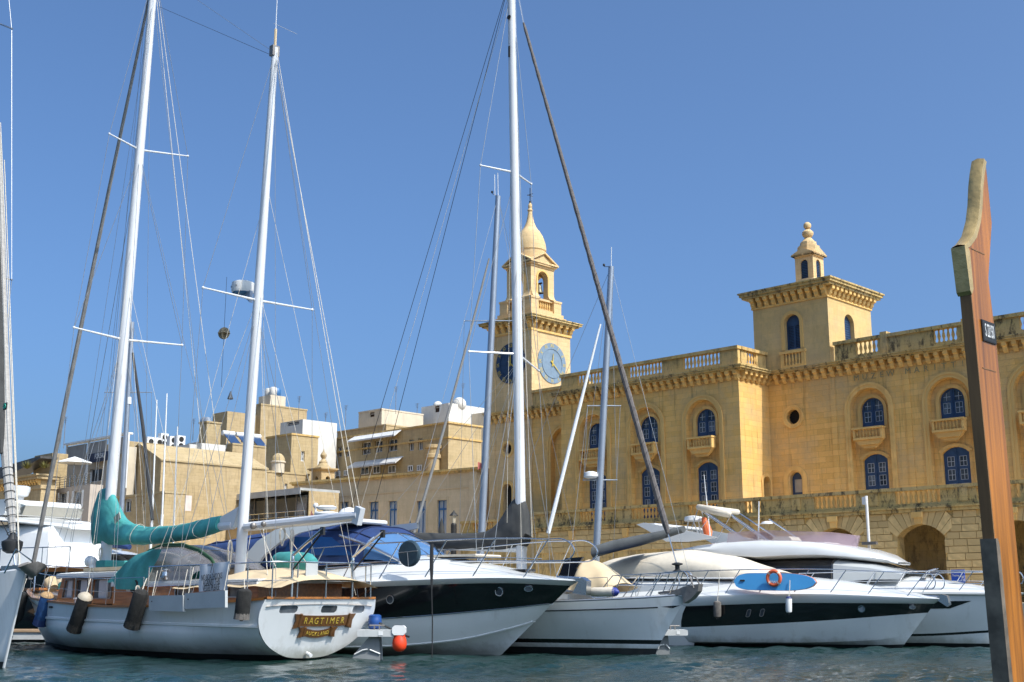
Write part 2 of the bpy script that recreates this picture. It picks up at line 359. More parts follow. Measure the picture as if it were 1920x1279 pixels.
# ------------------------------------------------------------------ museum
front = lambda y: (lambda u,v,w: (u, y+w, v))       # wall facing the harbour
side  = lambda s: (lambda u,v,w: (s-w, u, v))       # wall facing along the quay to the right
mus = thing('museum_building', 'long honey coloured limestone museum with arched recesses, blue windows and roof balustrade', 'building', M, (0,0,QZ))
BAYS_P = [-11.85, -7.32, -2.8]; BAYS_M = [6.87, 11.8, 16.75, 21.7, 26.6]
ZT = 6.1                                            # terrace floor
ZC = 14.9
niche = lambda c, r=1.25: arch(c, r, ZT, 12.45, r, 14)
w = MB(); w.panel([(-14.75,QZ),(0,QZ),(0,ZC),(-14.75,ZC)], [niche(c) for c in BAYS_P], front(0), 0, .4)
w.panel([(0,QZ),(D,QZ),(D,ZC),(0,ZC)], [], lambda u,v,ww: (-14.75+ww, u, v)); obj('pavilion_wall', w, LIME, mus)
w = MB(); w.panel([(0,QZ),(D,QZ),(D,ZC),(0,ZC)], [arch(2.62,.36,ZT,8.5,.36)], side(0), 0, .5); obj('return_wall', w, LIME, mus)
obj('door', MB().bx(-.54,-.46,2.2,3.05,ZT,9), BLUE, mus)
w = MB(); w.panel([(0,QZ),(34,QZ),(34,ZC),(0,ZC)], [niche(c) for c in BAYS_M]+[circ(1.72,12.5,.46), arch(1.68,.43,ZT,8.65,.43)], front(D), 0, .4)
w.panel([(D,QZ),(22,QZ),(22,17),(D,17)], [], lambda u,v,ww: (34-ww, u, v)); obj('main_wall', w, LIME, mus)
w = MB(); w.panel([(-20.7,QZ),(-14.75,QZ),(-14.75,ZC),(-20.7,ZC)], [niche(-17.5)], front(D), 0, .4); obj('rear_wing_wall', w, LIME, mus)
# repeated bay pieces, built once about the bay axis, then copied
WZ0, WZS, DZ = 11.4, 12.42, 9.45
nb = MB().panel([(-1.3,ZT),(1.3,ZT),(1.3,13.75),(-1.3,13.75)], [arch(0,.74,WZ0,WZS,.74,12), arch(0,.78,ZT,DZ,.35,8)], front(0), 0, .22)
am = MB()
def ring(mb, c, z, r0, r1, z0, y0, y1, n=18):
    o = [(c+r1, z0)] + [(c+r1*math.cos(t), z+r1*math.sin(t)) for t in lin(0, math.pi, n)] + [(c-r1, z0)]
    i = [(c-r0, z0)] + [(c+r0*math.cos(t), z+r0*math.sin(t)) for t in lin(math.pi, 0, n)] + [(c+r0, z0)]
    k = len(o)
    vs = [(u,y0,v) for u,v in o] + [(u,y0,v) for u,v in i[::-1]] + [(u,y1,v) for u,v in o] + [(u,y1,v) for u,v in i[::-1]]
    fs = []
    for j in range(k-1): fs += [(j,j+1,k+j+1,k+j), (2*k+j,3*k+j,3*k+j+1,2*k+j+1), (j,2*k+j,2*k+j+1,j+1), (k+j,k+j+1,3*k+j+1,3*k+j)]
    fs += [(0,k,3*k,2*k), (k-1,3*k-1,4*k-1,2*k-1)]
    mb.add(vs, fs)
ring(am, 0, 12.45, 1.26, 1.56, ZT, -.06, .02); ring(am, 0, 12.45, 1.44, 1.58, ZT, -.1, -.055)
hood = MB(); ring(hood, 0, WZS, .75, .95, WZ0+.02, -.05, .02)
dh = MB()
oo = arch(0, 1.0, ZT, DZ+.12, .42, 9)[2:]; ii = arch(0, .8, ZT, DZ+.03, .36, 9)[2:]
k = len(oo); dh.add([(u,-.07,v) for u,v in oo]+[(u,-.07,v) for u,v in ii]+[(u,.02,v) for u,v in oo]+[(u,.02,v) for u,v in ii], [f for j in range(k-1) for f in ((j,j+1,k+j+1,k+j),(j,2*k+j,2*k+j+1,j+1),(k+j,k+j+1,3*k+j+1,3*k+j))])
wf = MB()                                           # window: two leaves with fanlight, panes cut through
qp = lambda sg: [(sg*.62, WZS+.02)] + [(sg*(.62*math.cos(t)), WZS+.02+.62*math.sin(t)) for t in lin(.12, 1.36, 6)] + [(sg*.11, WZS+.02)]
wf.panel(arch(0,.735,WZ0,WZS,.735,12), [rect(.16,.56,WZ0+.34,WZ0+.92), rect(-.56,-.16,WZ0+.34,WZ0+.92), qp(1), qp(-1)], front(0), 0, .06)
wm = MB()
for sg in (1,-1):
    wm.bx(sg*.36-.015, sg*.36+.015, .005, .03, WZ0+.34, WZ0+.92); wm.bx(min(sg*.16,sg*.56), max(sg*.16,sg*.56), .01, .028, WZ0+.62, WZ0+.65)
    for u0,u1,v0,v1 in ((.145,.165,.33,.93),(.555,.575,.33,.93)): wm.bx(min(sg*u0,sg*u1),max(sg*u0,sg*u1),-.012,.0,WZ0+v0,WZ0+v1)
    wm.bx(min(sg*.165,sg*.555),max(sg*.165,sg*.555),-.012,0,WZ0+.92,WZ0+.94); wm.bx(min(sg*.165,sg*.555),max(sg*.165,sg*.555),-.012,0,WZ0+.32,WZ0+.34)
    wm.bx(sg*.36-.012, sg*.36+.012, .01, .028, WZS+.03, WZS+.5); wm.bx(min(sg*.12,sg*.55), max(sg*.12,sg*.55), .012, .03, WZS+.25, WZS+.275)
wl = MB().bx(-.02,.02,-.03,.0,WZ0+.02,WZS+.7).bx(-.66,-.09,-.015,0,WZ0+.05,WZ0+.09).bx(.09,.66,-.015,0,WZ0+.05,WZ0+.09).bx(-.7,.7,-.02,0,WZS-.06,WZS-.01)
pnl = MB().bx(.14,.58,.045,.055,WZ0+.3,WZ0+.95); pnr = MB().bx(-.58,-.14,.045,.055,WZ0+.3,WZ0+.95)
fnl = MB().panel(qp(1), [], front(.05)); fnr = MB().panel(qp(-1), [], front(.05))
df = MB()
dh_h = [(ZT+.95,ZT+1.65),(ZT+1.85,ZT+2.45),(ZT+2.62,ZT+3.18)]
df.panel(arch(0,.775,ZT,DZ,.345,8), [rect(*x,*zz) for x in ((.16,.56),(-.56,-.16)) for zz in dh_h], front(0), 0, .06)
dm = MB(); dp = []
for sg in (1,-1):
    for z0,z1 in dh_h:
        a, b = min(sg*.15,sg*.57), max(sg*.15,sg*.57)
        dm.bx(a,a+.02,-.012,0,z0,z1).bx(b-.02,b,-.012,0,z0,z1).bx(a+.02,b-.02,-.012,0,z1-.02,z1).bx(a+.02,b-.02,-.012,0,z0,z0+.02)
        dm.bx((a+b)/2-.012,(a+b)/2+.012,.01,.03,z0,z1).bx(a,b,.012,.028,(z0+z1)/2-.012,(z0+z1)/2+.012)
        dp.append(MB().bx(a-.01,b+.01,.045,.055,z0-.02,z1+.02))
dl = MB().bx(-.02,.02,-.03,0,ZT,DZ+.3)
BAL = MB().lathe([(.095,0),(.095,.06),(.055,.09),(.05,.16),(.105,.36),(.085,.48),(.05,.62),(.055,.72),(.09,.75),(.09,.8)], 8)
bal_me = None
def balusters(parent, pts, z, h, r=1.0, m=CARVE):
    global bal_me
    for (x, y) in pts:
        o = obj('baluster', BAL if bal_me is None else bal_me, m, parent, True, (x, y, z))
        bal_me = o.data; o.scale = (r, r, h/.8)
blc = MB().bx(-.93,.93,-.42,.0,10.60,10.72).bx(-.93,-.80,-.4,.0,10.722,11.22).bx(.80,.93,-.4,.0,10.722,11.22).bx(-.97,.97,-.46,.0,11.222,11.33)
blc.prism([(-.88,10.6),(.88,10.6),(.62,10.3),(-.62,10.3)], lambda u,v,w:(u,w,v), -.3, 0).prism([(-.6,10.3),(.6,10.3),(.4,10.12),(-.4,10.12)], lambda u,v,w:(u,w,v), -.16, 0)
SH = {}
def piece(key, name, mb, m, parent, loc):
    o = obj(name, SH.get(key, mb), m, parent, key in ('am','hood'), loc); SH[key] = o.data; return o
def bay(c, y):
    piece('nb','niche_wall',nb,LIME,mus,(c,y+.38,0)); piece('am','arch_moulding',am,CARVE,mus,(c,y,0)); piece('hood','window_hood',hood,CARVE,mus,(c,y+.38,0)); piece('dh','door_hood',dh,CARVE,mus,(c,y+.38,0))
    a = piece('wf','window',wf,BLUE,mus,(c,y+.5,0)); piece('wl','window_rail',wl,BLUE,a,(0,0,0)); piece('wm','muntin',wm,GREYBAR,a,(0,0,0))
    for k2, g in (('pnl',pnl),('pnr',pnr),('fnl',fnl),('fnr',fnr)): piece(k2,'pane',g,PANE,a,(0,0,0))
    a = piece('df','door',df,BLUE,mus,(c,y+.5,0)); piece('dl','door_rail',dl,BLUE,a,(0,0,0)); piece('dm','muntin',dm,GREYBAR,a,(0,0,0))
    for i, g in enumerate(dp): piece('dp%d'%i,'pane',g,PANE,a,(0,0,0))
    b = piece('blc','balconette',blc,CARVE,mus,(c,y,0)); balusters(b, [(-.72+.206*i,-.28) for i in range(8)], 10.722, .5, .62)
for c in BAYS_P: bay(c, 0)
for c in BAYS_M: bay(c, D)
obj('niche_wall', MB().panel(niche(-17.5), [], front(D+.39)), LIME, mus); piece('am','arch_moulding',am,CARVE,mus,(-17.5,D,0))
# round and small arched windows of the set-back bay
r_ = MB(); n=24
for r0,r1,y0 in ((.47,.72,-.06),(.6,.73,-.1)):
    pts = circ(0,0,r0,n), circ(0,0,r1,n)
    r_.grid([[(u,.01,v) for u,v in pts[1]],[(u,y0,v) for u,v in pts[1]],[(u,y0,v) for u,v in pts[0]],[(u,.01,v) for u,v in pts[0]]], True)
obj('round_moulding', r_, CARVE, mus, True, (1.72,D,12.5))
lv = MB()
for i in range(9): lv.bx(1.2,2.2,D+.3,D+.33,12.1+.1*i,12.16+.1*i)
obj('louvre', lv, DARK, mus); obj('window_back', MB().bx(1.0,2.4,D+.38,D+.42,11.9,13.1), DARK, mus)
sm = MB(); ring(sm, 1.68, 8.65, .52, .8, ZT, D-.07, D+.02); obj('arch_moulding', sm, CARVE, mus, True)
sw = obj('window', MB().panel(arch(1.68,.425,ZT,8.65,.425), [rect(1.38,1.98,ZT+1.75,ZT+2.55)], front(D+.3), 0, .05), BLUE, mus)
obj('pane', MB().bx(1.3,2.05,D+.34,D+.35,ZT+1.7,ZT+2.6), mat('dusty_glass', (.32,.31,.29), .3), sw)
sm2 = MB(); ring(sm2, 0, 8.5, .38, .56, ZT, 0, .06); o = obj('arch_moulding', sm2, CARVE, mus, True, (0.07,2.62,0)); o.rotation_euler = (0,0,R(90))
for s in (4.55, 9.35, 14.25, 19.2):
    o = obj('pilaster', MB().bx(s-.16,s+.16,D-.05,D,ZT,ZC), LIME, mus)
# footprint followed by the cornice and the roof line
def foot(p, back=20): return [(-20.7,D-p),(-14.75-p,D-p),(-14.75-p,-p),(p,-p),(p,D-p),(34+p,D-p),(34+p,back),(-20.7,back)]
up = lambda u,v,w: (u,v,w)
obj('string_course', MB().prism(foot(.1), up, 14.78, 14.9), CARVE, mus)
obj('frieze', MB().prism(foot(.03), up, 14.9, 15.2), LIME, mus)
obj('cornice', MB().prism(foot(.46), up, 15.2, 15.3).prism(foot(.6), up, 15.302, 15.42).prism(foot(.66), up, 15.422, 15.5), LIMER, mus)
obj('roof', MB().prism(foot(-.5), up, 15.5, 15.6), ROOFM, mus)
brk = MB().prism([(0,.26),(0,-.3),(-.08,-.3),(-.2,-.16),(-.24,0),(-.38,.06),(-.4,.26)], lambda u,v,w:(w,u,v), -.13, .13)
def brackets(parent, pts, rot, z=14.94, sc=1.0, key='brk', m=CARVE):
    for (x,y) in pts:
        o = obj('bracket', SH.get('brk', brk), m, parent, False, (x,y,z)); SH['brk'] = o.data
        o.rotation_euler = (0,0,rot); o.scale = (sc,sc,sc)
brackets(mus, [(x, -.03) for x in np.arange(-14.6, .05, .56)], 0)
brackets(mus, [(.03, y) for y in np.arange(.3, 3.2, .56)], R(90))
brackets(mus, [(x, D-.03) for x in np.arange(.75, 24, .56)], 0)
brackets(mus, [(x, D-.03) for x in np.arange(-20.5, -14.9, .56)], 0)
def parapet(parent, a0, a1, fn, groups, z0, zb, zt, zc, th=.32, m=LIMEP, step=.29, br=1.0):
    """fn(along, depth) -> (x, y); plinth, piers, coping and turned balusters"""
    def blk(name, u0, u1, d0, d1, za, zb2): 
        (x0,y0),(x1,y1) = fn(u0,d0), fn(u1,d1); obj(name, MB().bx(min(x0,x1),max(x0,x1),min(y0,y1),max(y0,y1),za,zb2), m, parent)
    blk('parapet_plinth', a0, a1, 0, th, z0, zb); e = a0
    for g0, g1 in groups:
        blk('pier', e, g0, .03, th-.03, zb, zt); e = g1
        n = max(1, int(round((g1-g0)/step)) - 1); st = (g1-g0)/(n+1)
        balusters(parent, [fn(g0+st*(i+1), th/2) for i in range(n)], zb, zt-zb, br)
        for g in (g0, g1): balusters(parent, [fn(g, th/2)], zb, zt-zb, br)
    blk('pier', e, a1, .03, th-.03, zb, zt)
    blk('coping', a0-.06, a1+.06, -.09, th+.09, zt, zc)
PX = lambda px, py, y: M.lon(px, py, y)[0]
parapet(mus, -14.75, 0, lambda u,d:(u,d), [(-13.25,-10.5),(-8.7,-5.9),(-4.2,-1.35)], 15.5, 15.82, 16.6, 16.8)
parapet(mus, .42, D-.1, lambda u,d:(0-d,u), [(1.1,2.1)], 15.5, 15.82, 16.6, 16.8)
parapet(mus, 4.75, 34, lambda u,d:(u,D+.1+d), [(6.15,7.6),(11.1,12.5),(16.05,17.5),(20.9,22.4)], 15.5, 15.82, 16.6, 16.8, m=LIMER)
parapet(mus, -20.6, -15.0, lambda u,d:(u,D+d), [(-17.9,-15.6)], 15.5, 15.82, 16.6, 16.8)
for s in (7.95, 12.95): obj('pier_cap', MB().bx(s-.12,s+.3,D+.02,D+.55,15.502,16.95), LIMEP, mus)
# inscription
txt = 'MUZEW MARITTIMU'
for i, ch in enumerate(txt):
    if ch != ' ': text('letter', ch, .5, mat('bronze_letter', (.30,.25,.12), .7) if i == 0 else bpy.data.materials['bronze_letter'], mus, (6.2+.55*i, D-.07, 14.36), (R(90),0,0), .01)

# ------------------------------------------------------------------ terrace with the arcade below it
ter = thing('terrace_arcade', 'ground floor arcade of grey ashlar carrying the stained terrace balustrade in front of the museum', 'terrace', M, (0,-2.2,QZ))
T = -2.2; ARC = [2.39, 7.32, 12.25, 17.18, 22.1, 27]
arch_o = lambda c, h=1.3: arch(c, h, QZ, 4.6, .62, 10)
w = MB(); w.panel([(-15.2,QZ),(34,QZ),(34,5.86),(-15.2,5.86)], [arch_o(c) for c in ARC], front(T+.06), 0, .7); obj('backing_wall', w, LIMET, ter)
w = MB().panel([(-15.2,QZ),(34,QZ),(34,5.86),(-15.2,5.86)], [rect(12.7,13.6,QZ,4.1)], front(1.6), 0, .4); obj('inner_wall', w, LIMET, ter)
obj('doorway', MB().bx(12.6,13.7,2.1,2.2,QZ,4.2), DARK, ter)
obj('end_wall', MB().panel([(T+.06,QZ),(1.6,QZ),(1.6,5.86),(T+.06,5.86)], [], lambda u,v,ww:(-15.2+ww,u,v)), LIMET, ter)
fl = MB().prism([(-15.2,T+.1),(34,T+.1),(34,D),(-15.2,D)], up, 5.87, 6.08); obj('terrace_floor', fl, PAVE, ter)
obj('moulding', MB().bx(-15.3,34,T-.12,T+.1,5.84,6.02).bx(-15.35,34,T-.2,T+.1,6.022,6.1).bx(-15.3,34,T-.06,T+.1,6.102,6.2), LIMER, ter)
gp = [(1086,1134),(1183,1234),(1290,1345),(1396,1426),(1527,1606),(1680,1765)]
gs = [(PX(a,965,T), PX(b,960,T)) for a,b in gp] + [(15.4,17.6),(20,22.4)]
parapet(ter, -15.2, 34, lambda u,d:(u,T+d), gs, 6.2, 6.3, 6.98, 7.16, .34, LIMER, .28)
for px in (1424, 1500, 1646, 1815):
    s = PX(px, 930, T); obj('pier_face', MB().bx(s-.5,s,T-.04,T+.03,6.3,6.97), LIMER, ter)
blk_me = None; rs = random.Random(3)
def block(x0, x1, z0, z1):
    global blk_me
    g = .012; c = .05
    if blk_me is None:
        b = MB(); b.add([(-.5,0,-.5),(.5,0,-.5),(.5,0,.5),(-.5,0,.5),(-.485,-1,-.46),(.485,-1,-.46),(.485,-1,.46),(-.485,-1,.46)], [(4,5,6,7),(0,1,5,4),(1,2,6,5),(2,3,7,6),(3,0,4,7)])
        o = obj('stone', b, BLOCK, ter); blk_me = o.data
    else: o = obj('stone', blk_me, BLOCK, ter)
    o.location = Vector(((x0+x1)/2, T+.06, (z0+z1)/2)) - BASE[ter.name]; o.scale = (x1-x0-g, .06+rs.uniform(-.012,.02), z1-z0-g)
def courses(s0, s1, z0, z1, h):
    z = z1; row = 0
    while z - h > z0 - .01:
        x = s0 - (0.45 if row % 2 else 0) - rs.uniform(0,.2)
        while x < s1:
            wd = rs.uniform(.7, 1.15); a, b = max(x, s0), min(x+wd, s1); x += wd
            cuts = [(a, b)]
            for c in ARC:
                hw = 1.3 if z-h < 4.7 else 0
                if z > 4.55: hw = 1.3 + (.18 + (z-4.5)*.28 if z > 4.9 else .15)
                new = []
                for p, q2 in cuts:
                    if q2 <= c-hw or p >= c+hw: new.append((p,q2)); continue
                    if p < c-hw: new.append((p, c-hw))
                    if q2 > c+hw: new.append((c+hw, q2))
                cuts = new
            for p, q2 in cuts:
                if q2-p > .14: block(p, q2, z-h, z)
        z -= h; row += 1
courses(-14.9, 5.0, 4.4, 5.83, .357)
courses(5.0, 9.4, 3.7, 5.83, .357)
courses(9.4, 19.6, 2.26, 5.83, .357)
for c in ARC[:5]:                                   # voussoirs and keystone
    hw, rise, zs = 1.3, .62, 4.6; rr = (hw*hw+rise*rise)/(2*rise); zc = zs+rise-rr; am_ = math.asin(hw/rr); n = 11
    for i in range(n):
        if i == n//2: continue
        t0, t1 = -am_ + 2*am_*i/n, -am_ + 2*am_*(i+1)/n; g = .006
        def top(t):
            k = (5.83-zc)/math.cos(t) if abs(math.tan(t))*(5.83-zc) < 1.75 else (1.75)/abs(math.sin(t)); return (c + k*math.sin(t), zc + k*math.cos(t))
        i0, i1 = (c+rr*math.sin(t0+g), zc+rr*math.cos(t0+g)), (c+rr*math.sin(t1-g), zc+rr*math.cos(t1-g)); o0, o1 = top(t0+g), top(t1-g)
        obj('voussoir', MB().prism([i0,i1,o1,o0], lambda u,v,w:(u,w,v), T-.005-rs.uniform(0,.015), T+.06), BLOCK, ter)
    kz = zs+rise
    obj('keystone', MB().prism([(c-.17,kz),(c+.17,kz),(c+.25,5.83),(c-.25,5.83)], lambda u,v,w:(u,w,v), T-.16, T+.06).prism([(c-.3,5.55),(c+.3,5.55),(c+.3,5.835),(c-.3,5.835)], lambda u,v,w:(u,w,v), T-.24, T-.165), CARVE, ter)
for s in BAYS_P + [-4.9,-.2]:
    obj('console', MB().prism([(s-.16,5.25),(s+.16,5.25),(s+.22,5.8),(s-.22,5.8)], lambda u,v,w:(u,w,v), T-.17, T+.06), CARVE, ter)
# stepped-back stretch of terrace by the clock tower
tl = thing('terrace_wall', 'set back stretch of terrace wall with balustrade at the foot of the clock tower', 'terrace', M, (-18,1.1,QZ))
obj('wall', MB().bx(-26,-15.25,1.1,D-.02,QZ,6.0), LIMET, tl); obj('moulding', MB().bx(-26,-15.25,.95,1.5,6.002,6.2), LIMET, tl)
parapet(tl, -26, -15.3, lambda u,d:(u,1.1+d), [(-24.8,-22.6),(-20.6,-18.9),(-17.4,-15.8)], 6.2, 6.3, 6.98, 7.16, .34, LIMET, .28)
# ------------------------------------------------------------------ clock tower
CX, CY, CA = -22.9, 5.5, 2.2
ct = thing('clock_tower', 'slender limestone clock tower with belfry, open bell arch and onion dome', 'tower', M, (CX,CY,QZ))
def sq(p, c=(CX,CY)): return [(c[0]-p,c[1]-p),(c[0]+p,c[1]-p),(c[0]+p,c[1]+p),(c[0]-p,c[1]+p)]
w = MB(); w.panel(rect(CX-CA,CX+CA,QZ,22.0), [circ(CX-.35,12.6,.45), arch(CX-.35,.45,ZT,9.5,.45)], front(CY-CA), 0, .5)
w.panel(rect(CY-CA,CY+CA,QZ,22.0), [], side(CX+CA)); w.panel(rect(CY-CA,CY+CA,QZ,22.0), [], lambda u,v,ww:(CX-CA+ww,u,v)); w.panel(rect(CX-CA,CX+CA,QZ,22.0), [], front(CY+CA))
obj('shaft', w, TOWER, ct)
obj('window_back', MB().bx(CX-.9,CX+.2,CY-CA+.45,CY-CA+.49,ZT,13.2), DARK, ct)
for z, r0, r1 in ((12.6,.46,.66),):
    r_ = MB(); pa, pb = circ(0,0,r0,20), circ(0,0,r1,20); r_.grid([[(u,.01,v) for u,v in pb],[(u,-.06,v) for u,v in pb],[(u,-.06,v) for u,v in pa],[(u,.01,v) for u,v in pa]], True)
    obj('round_moulding', r_, CARVE, ct, True, (CX-.35,CY-CA,z))
am2 = MB(); ring(am2, CX-.35, 9.5, .47, .7, ZT, CY-CA-.06, CY-CA+.01); obj('arch_moulding', am2, CARVE, ct, True)
for sx, sy in ((1,-1),(-1,-1)):
    x0 = CX + sx*CA; obj('corner_pilaster', MB().bx(min(x0+sx*.07,x0-sx*.55),max(x0+sx*.07,x0-sx*.55),CY-CA-.07,CY-CA+.6,QZ,21.55), TOWER, ct)
obj('string_course', MB().prism(sq(CA+.12), up, 14.8, 14.92).prism(sq(CA+.4), up, 15.25, 15.4).prism(sq(CA+.48), up, 15.402, 15.5), LIMEP, ct)
brackets(ct, [(x, CY-CA) for x in np.arange(CX-CA+.15, CX+CA, .56)], 0)
obj('string_course', MB().prism(sq(CA+.1), up, 21.5, 21.66), CARVE, ct)
brackets(ct, [(x, CY-CA) for x in lin(CX-CA+.1, CX+CA-.1, 7)], 0, 22.0, 1.15); brackets(ct, [(CX+CA, y) for y in lin(CY-CA+.1, CY+CA-.1, 7)], R(90), 22.0, 1.15)
obj('cornice', MB().prism(sq(CA+.5), up, 22.28, 22.4).prism(sq(CA+.68), up, 22.402, 22.55).prism(sq(CA+.74), up, 22.552, 22.62), LIMER, ct)
obj('attic', MB().prism(sq(2.0), up, 22.62, 23.0).prism(sq(1.85), up, 23.0, 23.3), TOWER, ct)
# pedestal with little balustrades
BA = 1.72
for sx in (-1,1):
    for sy in (-1,1):
        cx, cy = CX+sx*(BA-.42), CY+sy*(BA-.42); obj('pedestal', MB().bx(cx-.42,cx+.42,cy-.42,cy+.42,23.3,24.25).bx(cx-.47,cx+.47,cy-.47,cy+.47,24.25,24.4), TOWER, ct)
for ax in (0,1):
    for sg in (-1,1):
        f_ = (lambda u,d: (CX+u, CY+sg*(BA-d))) if ax == 0 else (lambda u,d: (CX+sg*(BA-d), CY+u))
        (x0,y0),(x1,y1) = f_(-.88,.12), f_(.88,.42)
        obj('parapet_plinth', MB().bx(min(x0,x1),max(x0,x1),min(y0,y1),max(y0,y1),23.3,23.52), TOWER, ct)
        obj('coping', MB().bx(min(x0,x1),max(x0,x1),min(y0,y1)-.03,max(y0,y1)+.03,24.2,24.36), TOWER, ct)
        balusters(ct, [f_(u,.27) for u in lin(-.62,.62,6)], 23.52, .68, .75, TOWER)
bw = MB(); BH = 1.32
hole = [arch(0,.56,24.3,26.1,.56,10)]
for ax in (0,1):
    for sg in (-1,1):
        fo = (lambda u,v,w: (CX+u, CY+sg*(BH-w), v)) if ax == 0 else (lambda u,v,w: (CX+sg*(BH-w), CY+u, v))
        bw.panel(rect(-BH,BH,23.3,27.1), hole, fo, 0, .42)
        hi = BH-.42; bw.panel(rect(-hi,hi,23.3,27.1), hole, (lambda u,v,w: (CX+u, CY+sg*(BH-.42), v)) if ax == 0 else (lambda u,v,w: (CX+sg*(BH-.42), CY+u, v)), 0, 0, False)
obj('belfry', bw, TOWER, ct)
for ax in (0,1):
    for sg in (-1,1):
        fo = (lambda u,v,w: (CX+u, CY+sg*(BH+w), v)) if ax == 0 else (lambda u,v,w: (CX+sg*(BH+w), CY+u, v))
        mm = MB(); rr_ = [(u,v) for u,v in arch(0,.72,24.4,26.1,.72,12)]; ri = [(u,v) for u,v in arch(0,.57,24.4,26.1,.57,12)]
        oo_ = [rr_[0]]+rr_[:1:-1]+[rr_[1]]; ii_ = [ri[0]]+ri[:1:-1]+[ri[1]]
        mm.grid([[fo(u,v,0) for u,v in oo_],[fo(u,v,.06) for u,v in oo_],[fo(u,v,.06) for u,v in ii_],[fo(u,v,0) for u,v in ii_]]); obj('arch_moulding', mm, CARVE, ct, True)
        for sd in (-1,1):                            # scrolls either side of the arch foot
            pr = [(sd*BH,24.4)] + [(sd*(BH+.42-.42*math.sin(t)), 24.4+.75-.75*math.cos(t)) for t in lin(0, math.pi/2, 7)][::-1] + [(sd*(BH+.42),24.4)]
            pr = [(sd*(BH-.02),24.4),(sd*(BH+.4),24.4)] + [(sd*(BH+.4-.4*math.sin(t)), 24.42+.8*(1-math.cos(t))) for t in lin(.05, math.pi/2, 7)]
            obj('scroll', MB().prism(pr, fo, -.75, -.05), TOWER, ct)
obj('entablature', MB().prism(sq(BH+.06), up, 26.95, 27.12).prism(sq(BH+.2), up, 27.122, 27.26), TOWER, ct)
for ax in (0,1):
    for sg in (-1,1):
        fo = (lambda u,v,w: (CX+u, CY+sg*(BH+w), v)) if ax == 0 else (lambda u,v,w: (CX+sg*(BH+w), CY+u, v))
        pd = MB().prism([(-1.35,27.26),(1.35,27.26),(0,28.05)], fo, -1.2, .1)
        for sd in (-1,1): pd.prism([(sd*1.62,27.24),(sd*1.62,27.36),(0,28.25),(0,28.1)], fo, -.6, .28)
        pd.prism([(-1.6,27.262),(1.6,27.262),(1.55,27.36),(-1.55,27.36)], fo, -.5, .26)
        obj('pediment', pd, TOWER, ct)
obj('dome', MB().lathe([(1.22,27.3),(1.22,28.5),(1.28,28.55),(1.27,28.9),(1.2,29.3),(1.02,29.8),(.78,30.2),(.7,30.26),(.48,30.6),(.32,31.0),(.22,31.5),(.16,31.9),(.22,31.95),(.22,32.05),(.13,32.15),(.17,32.3),(.14,32.5),(.05,32.65)], 16, (CX,CY,0)), TOWER, ct, True, sharp=28)
obj('weather_vane', MB().tube([(CX,CY,32.5),(CX,CY,33.9)], .035).tube([(CX-.3,CY,33.35),(CX+.3,CY,33.35)], .025).tube([(CX,CY-.3,33.25),(CX,CY+.3,33.25)], .025).ball((CX,CY,32.72),.1,8), BLACK, ct)
BELLM = mat('bronze_bell', (.16,.15,.11), .5, .7)
obj('bell', MB().lathe([(.02,.72),(.12,.72),(.19,.6),(.22,.35),(.27,.15),(.36,0),(.33,0),(.2,.3),(.02,.55)], 14, (CX+.6,CY+.38,25.1)), BELLM, ct, True)
obj('bell_frame', MB().bx(CX-.9,CX+.9,CY+.33,CY+.43,25.82,25.94).bx(CX-.05,CX+.05,CY-.9,CY+.9,24.75,24.83).tube([(CX-.05,CY-.85,24.4),(CX+.05,CY+.85,24.75)], .03), BLACK, ct)
def clock(cx, cz, fo, rot, face, r=1.58):
    """fo(u, v, w): face plane, w outwards"""
    f = obj('clock_face', MB().prism(circ(cx,cz,r,40), fo, -.05, .05), face, ct)
    rg = MB(); n=40; pa, pb = circ(cx,cz,r*.70,n), circ(cx,cz,r*.74,n)
    rg.grid([[fo(u,v,.05) for u,v in pb],[fo(u,v,.09) for u,v in pb],[fo(u,v,.09) for u,v in pa],[fo(u,v,.05) for u,v in pa]], True); obj('clock_ring', rg, face, f, True)
    for i, s in enumerate(['XII','I','II','III','IIII','V','VI','VII','VIII','IX','X','XI']):
        a = R(90-30*i); p = fo(cx+r*.86*math.cos(a), cz+r*.86*math.sin(a), .055)
        c = bpy.data.curves.new('numeral','FONT'); c.body = s; c.size = .42; c.extrude = .006; c.align_x = 'CENTER'; c.align_y = 'CENTER'; c.materials.append(GOLD)
        o = bpy.data.objects.new('numeral', font_mesh(c)); COL.objects.link(o); o.parent = f; o.location = p
        o.rotation_euler = (Matrix.Rotation(rot,3,'Z') @ Matrix.Rotation(R(90),3,'X') @ Matrix.Rotation(R(-30*i),3,'Z')).to_euler(); o.scale = (.8,1,1)
    def hand(L, a, wd):
        a = R(90-a); d = (math.cos(a), math.sin(a)); nn = (-d[1], d[0])
        q = [(cx-d[0]*.25+nn[0]*wd, cz-d[1]*.25+nn[1]*wd),(cx-d[0]*.25-nn[0]*wd, cz-d[1]*.25-nn[1]*wd),(cx+d[0]*L-nn[0]*wd*.3, cz+d[1]*L-nn[1]*wd*.3),(cx+d[0]*L+nn[0]*wd*.3, cz+d[1]*L+nn[1]*wd*.3)]
        obj('hand', MB().prism(q, fo, .1, .13), GOLD, f)
    hand(.75, 5, .06); hand(1.25, 131, .05); return f
CFD = mat('dark_blue_dial', (.012,.035,.085), .5, var=.3, vs=4); CFL = mat('pale_blue_dial', (.17,.235,.30), .6, var=.12, vs=4)
clock(CX+.0, 19.2, lambda u,v,w:(u, CY-CA-w, v), 0, CFD)
clock(CY+.05, 19.2, lambda u,v,w:(CX+CA+w, u, v), R(90), CFL)

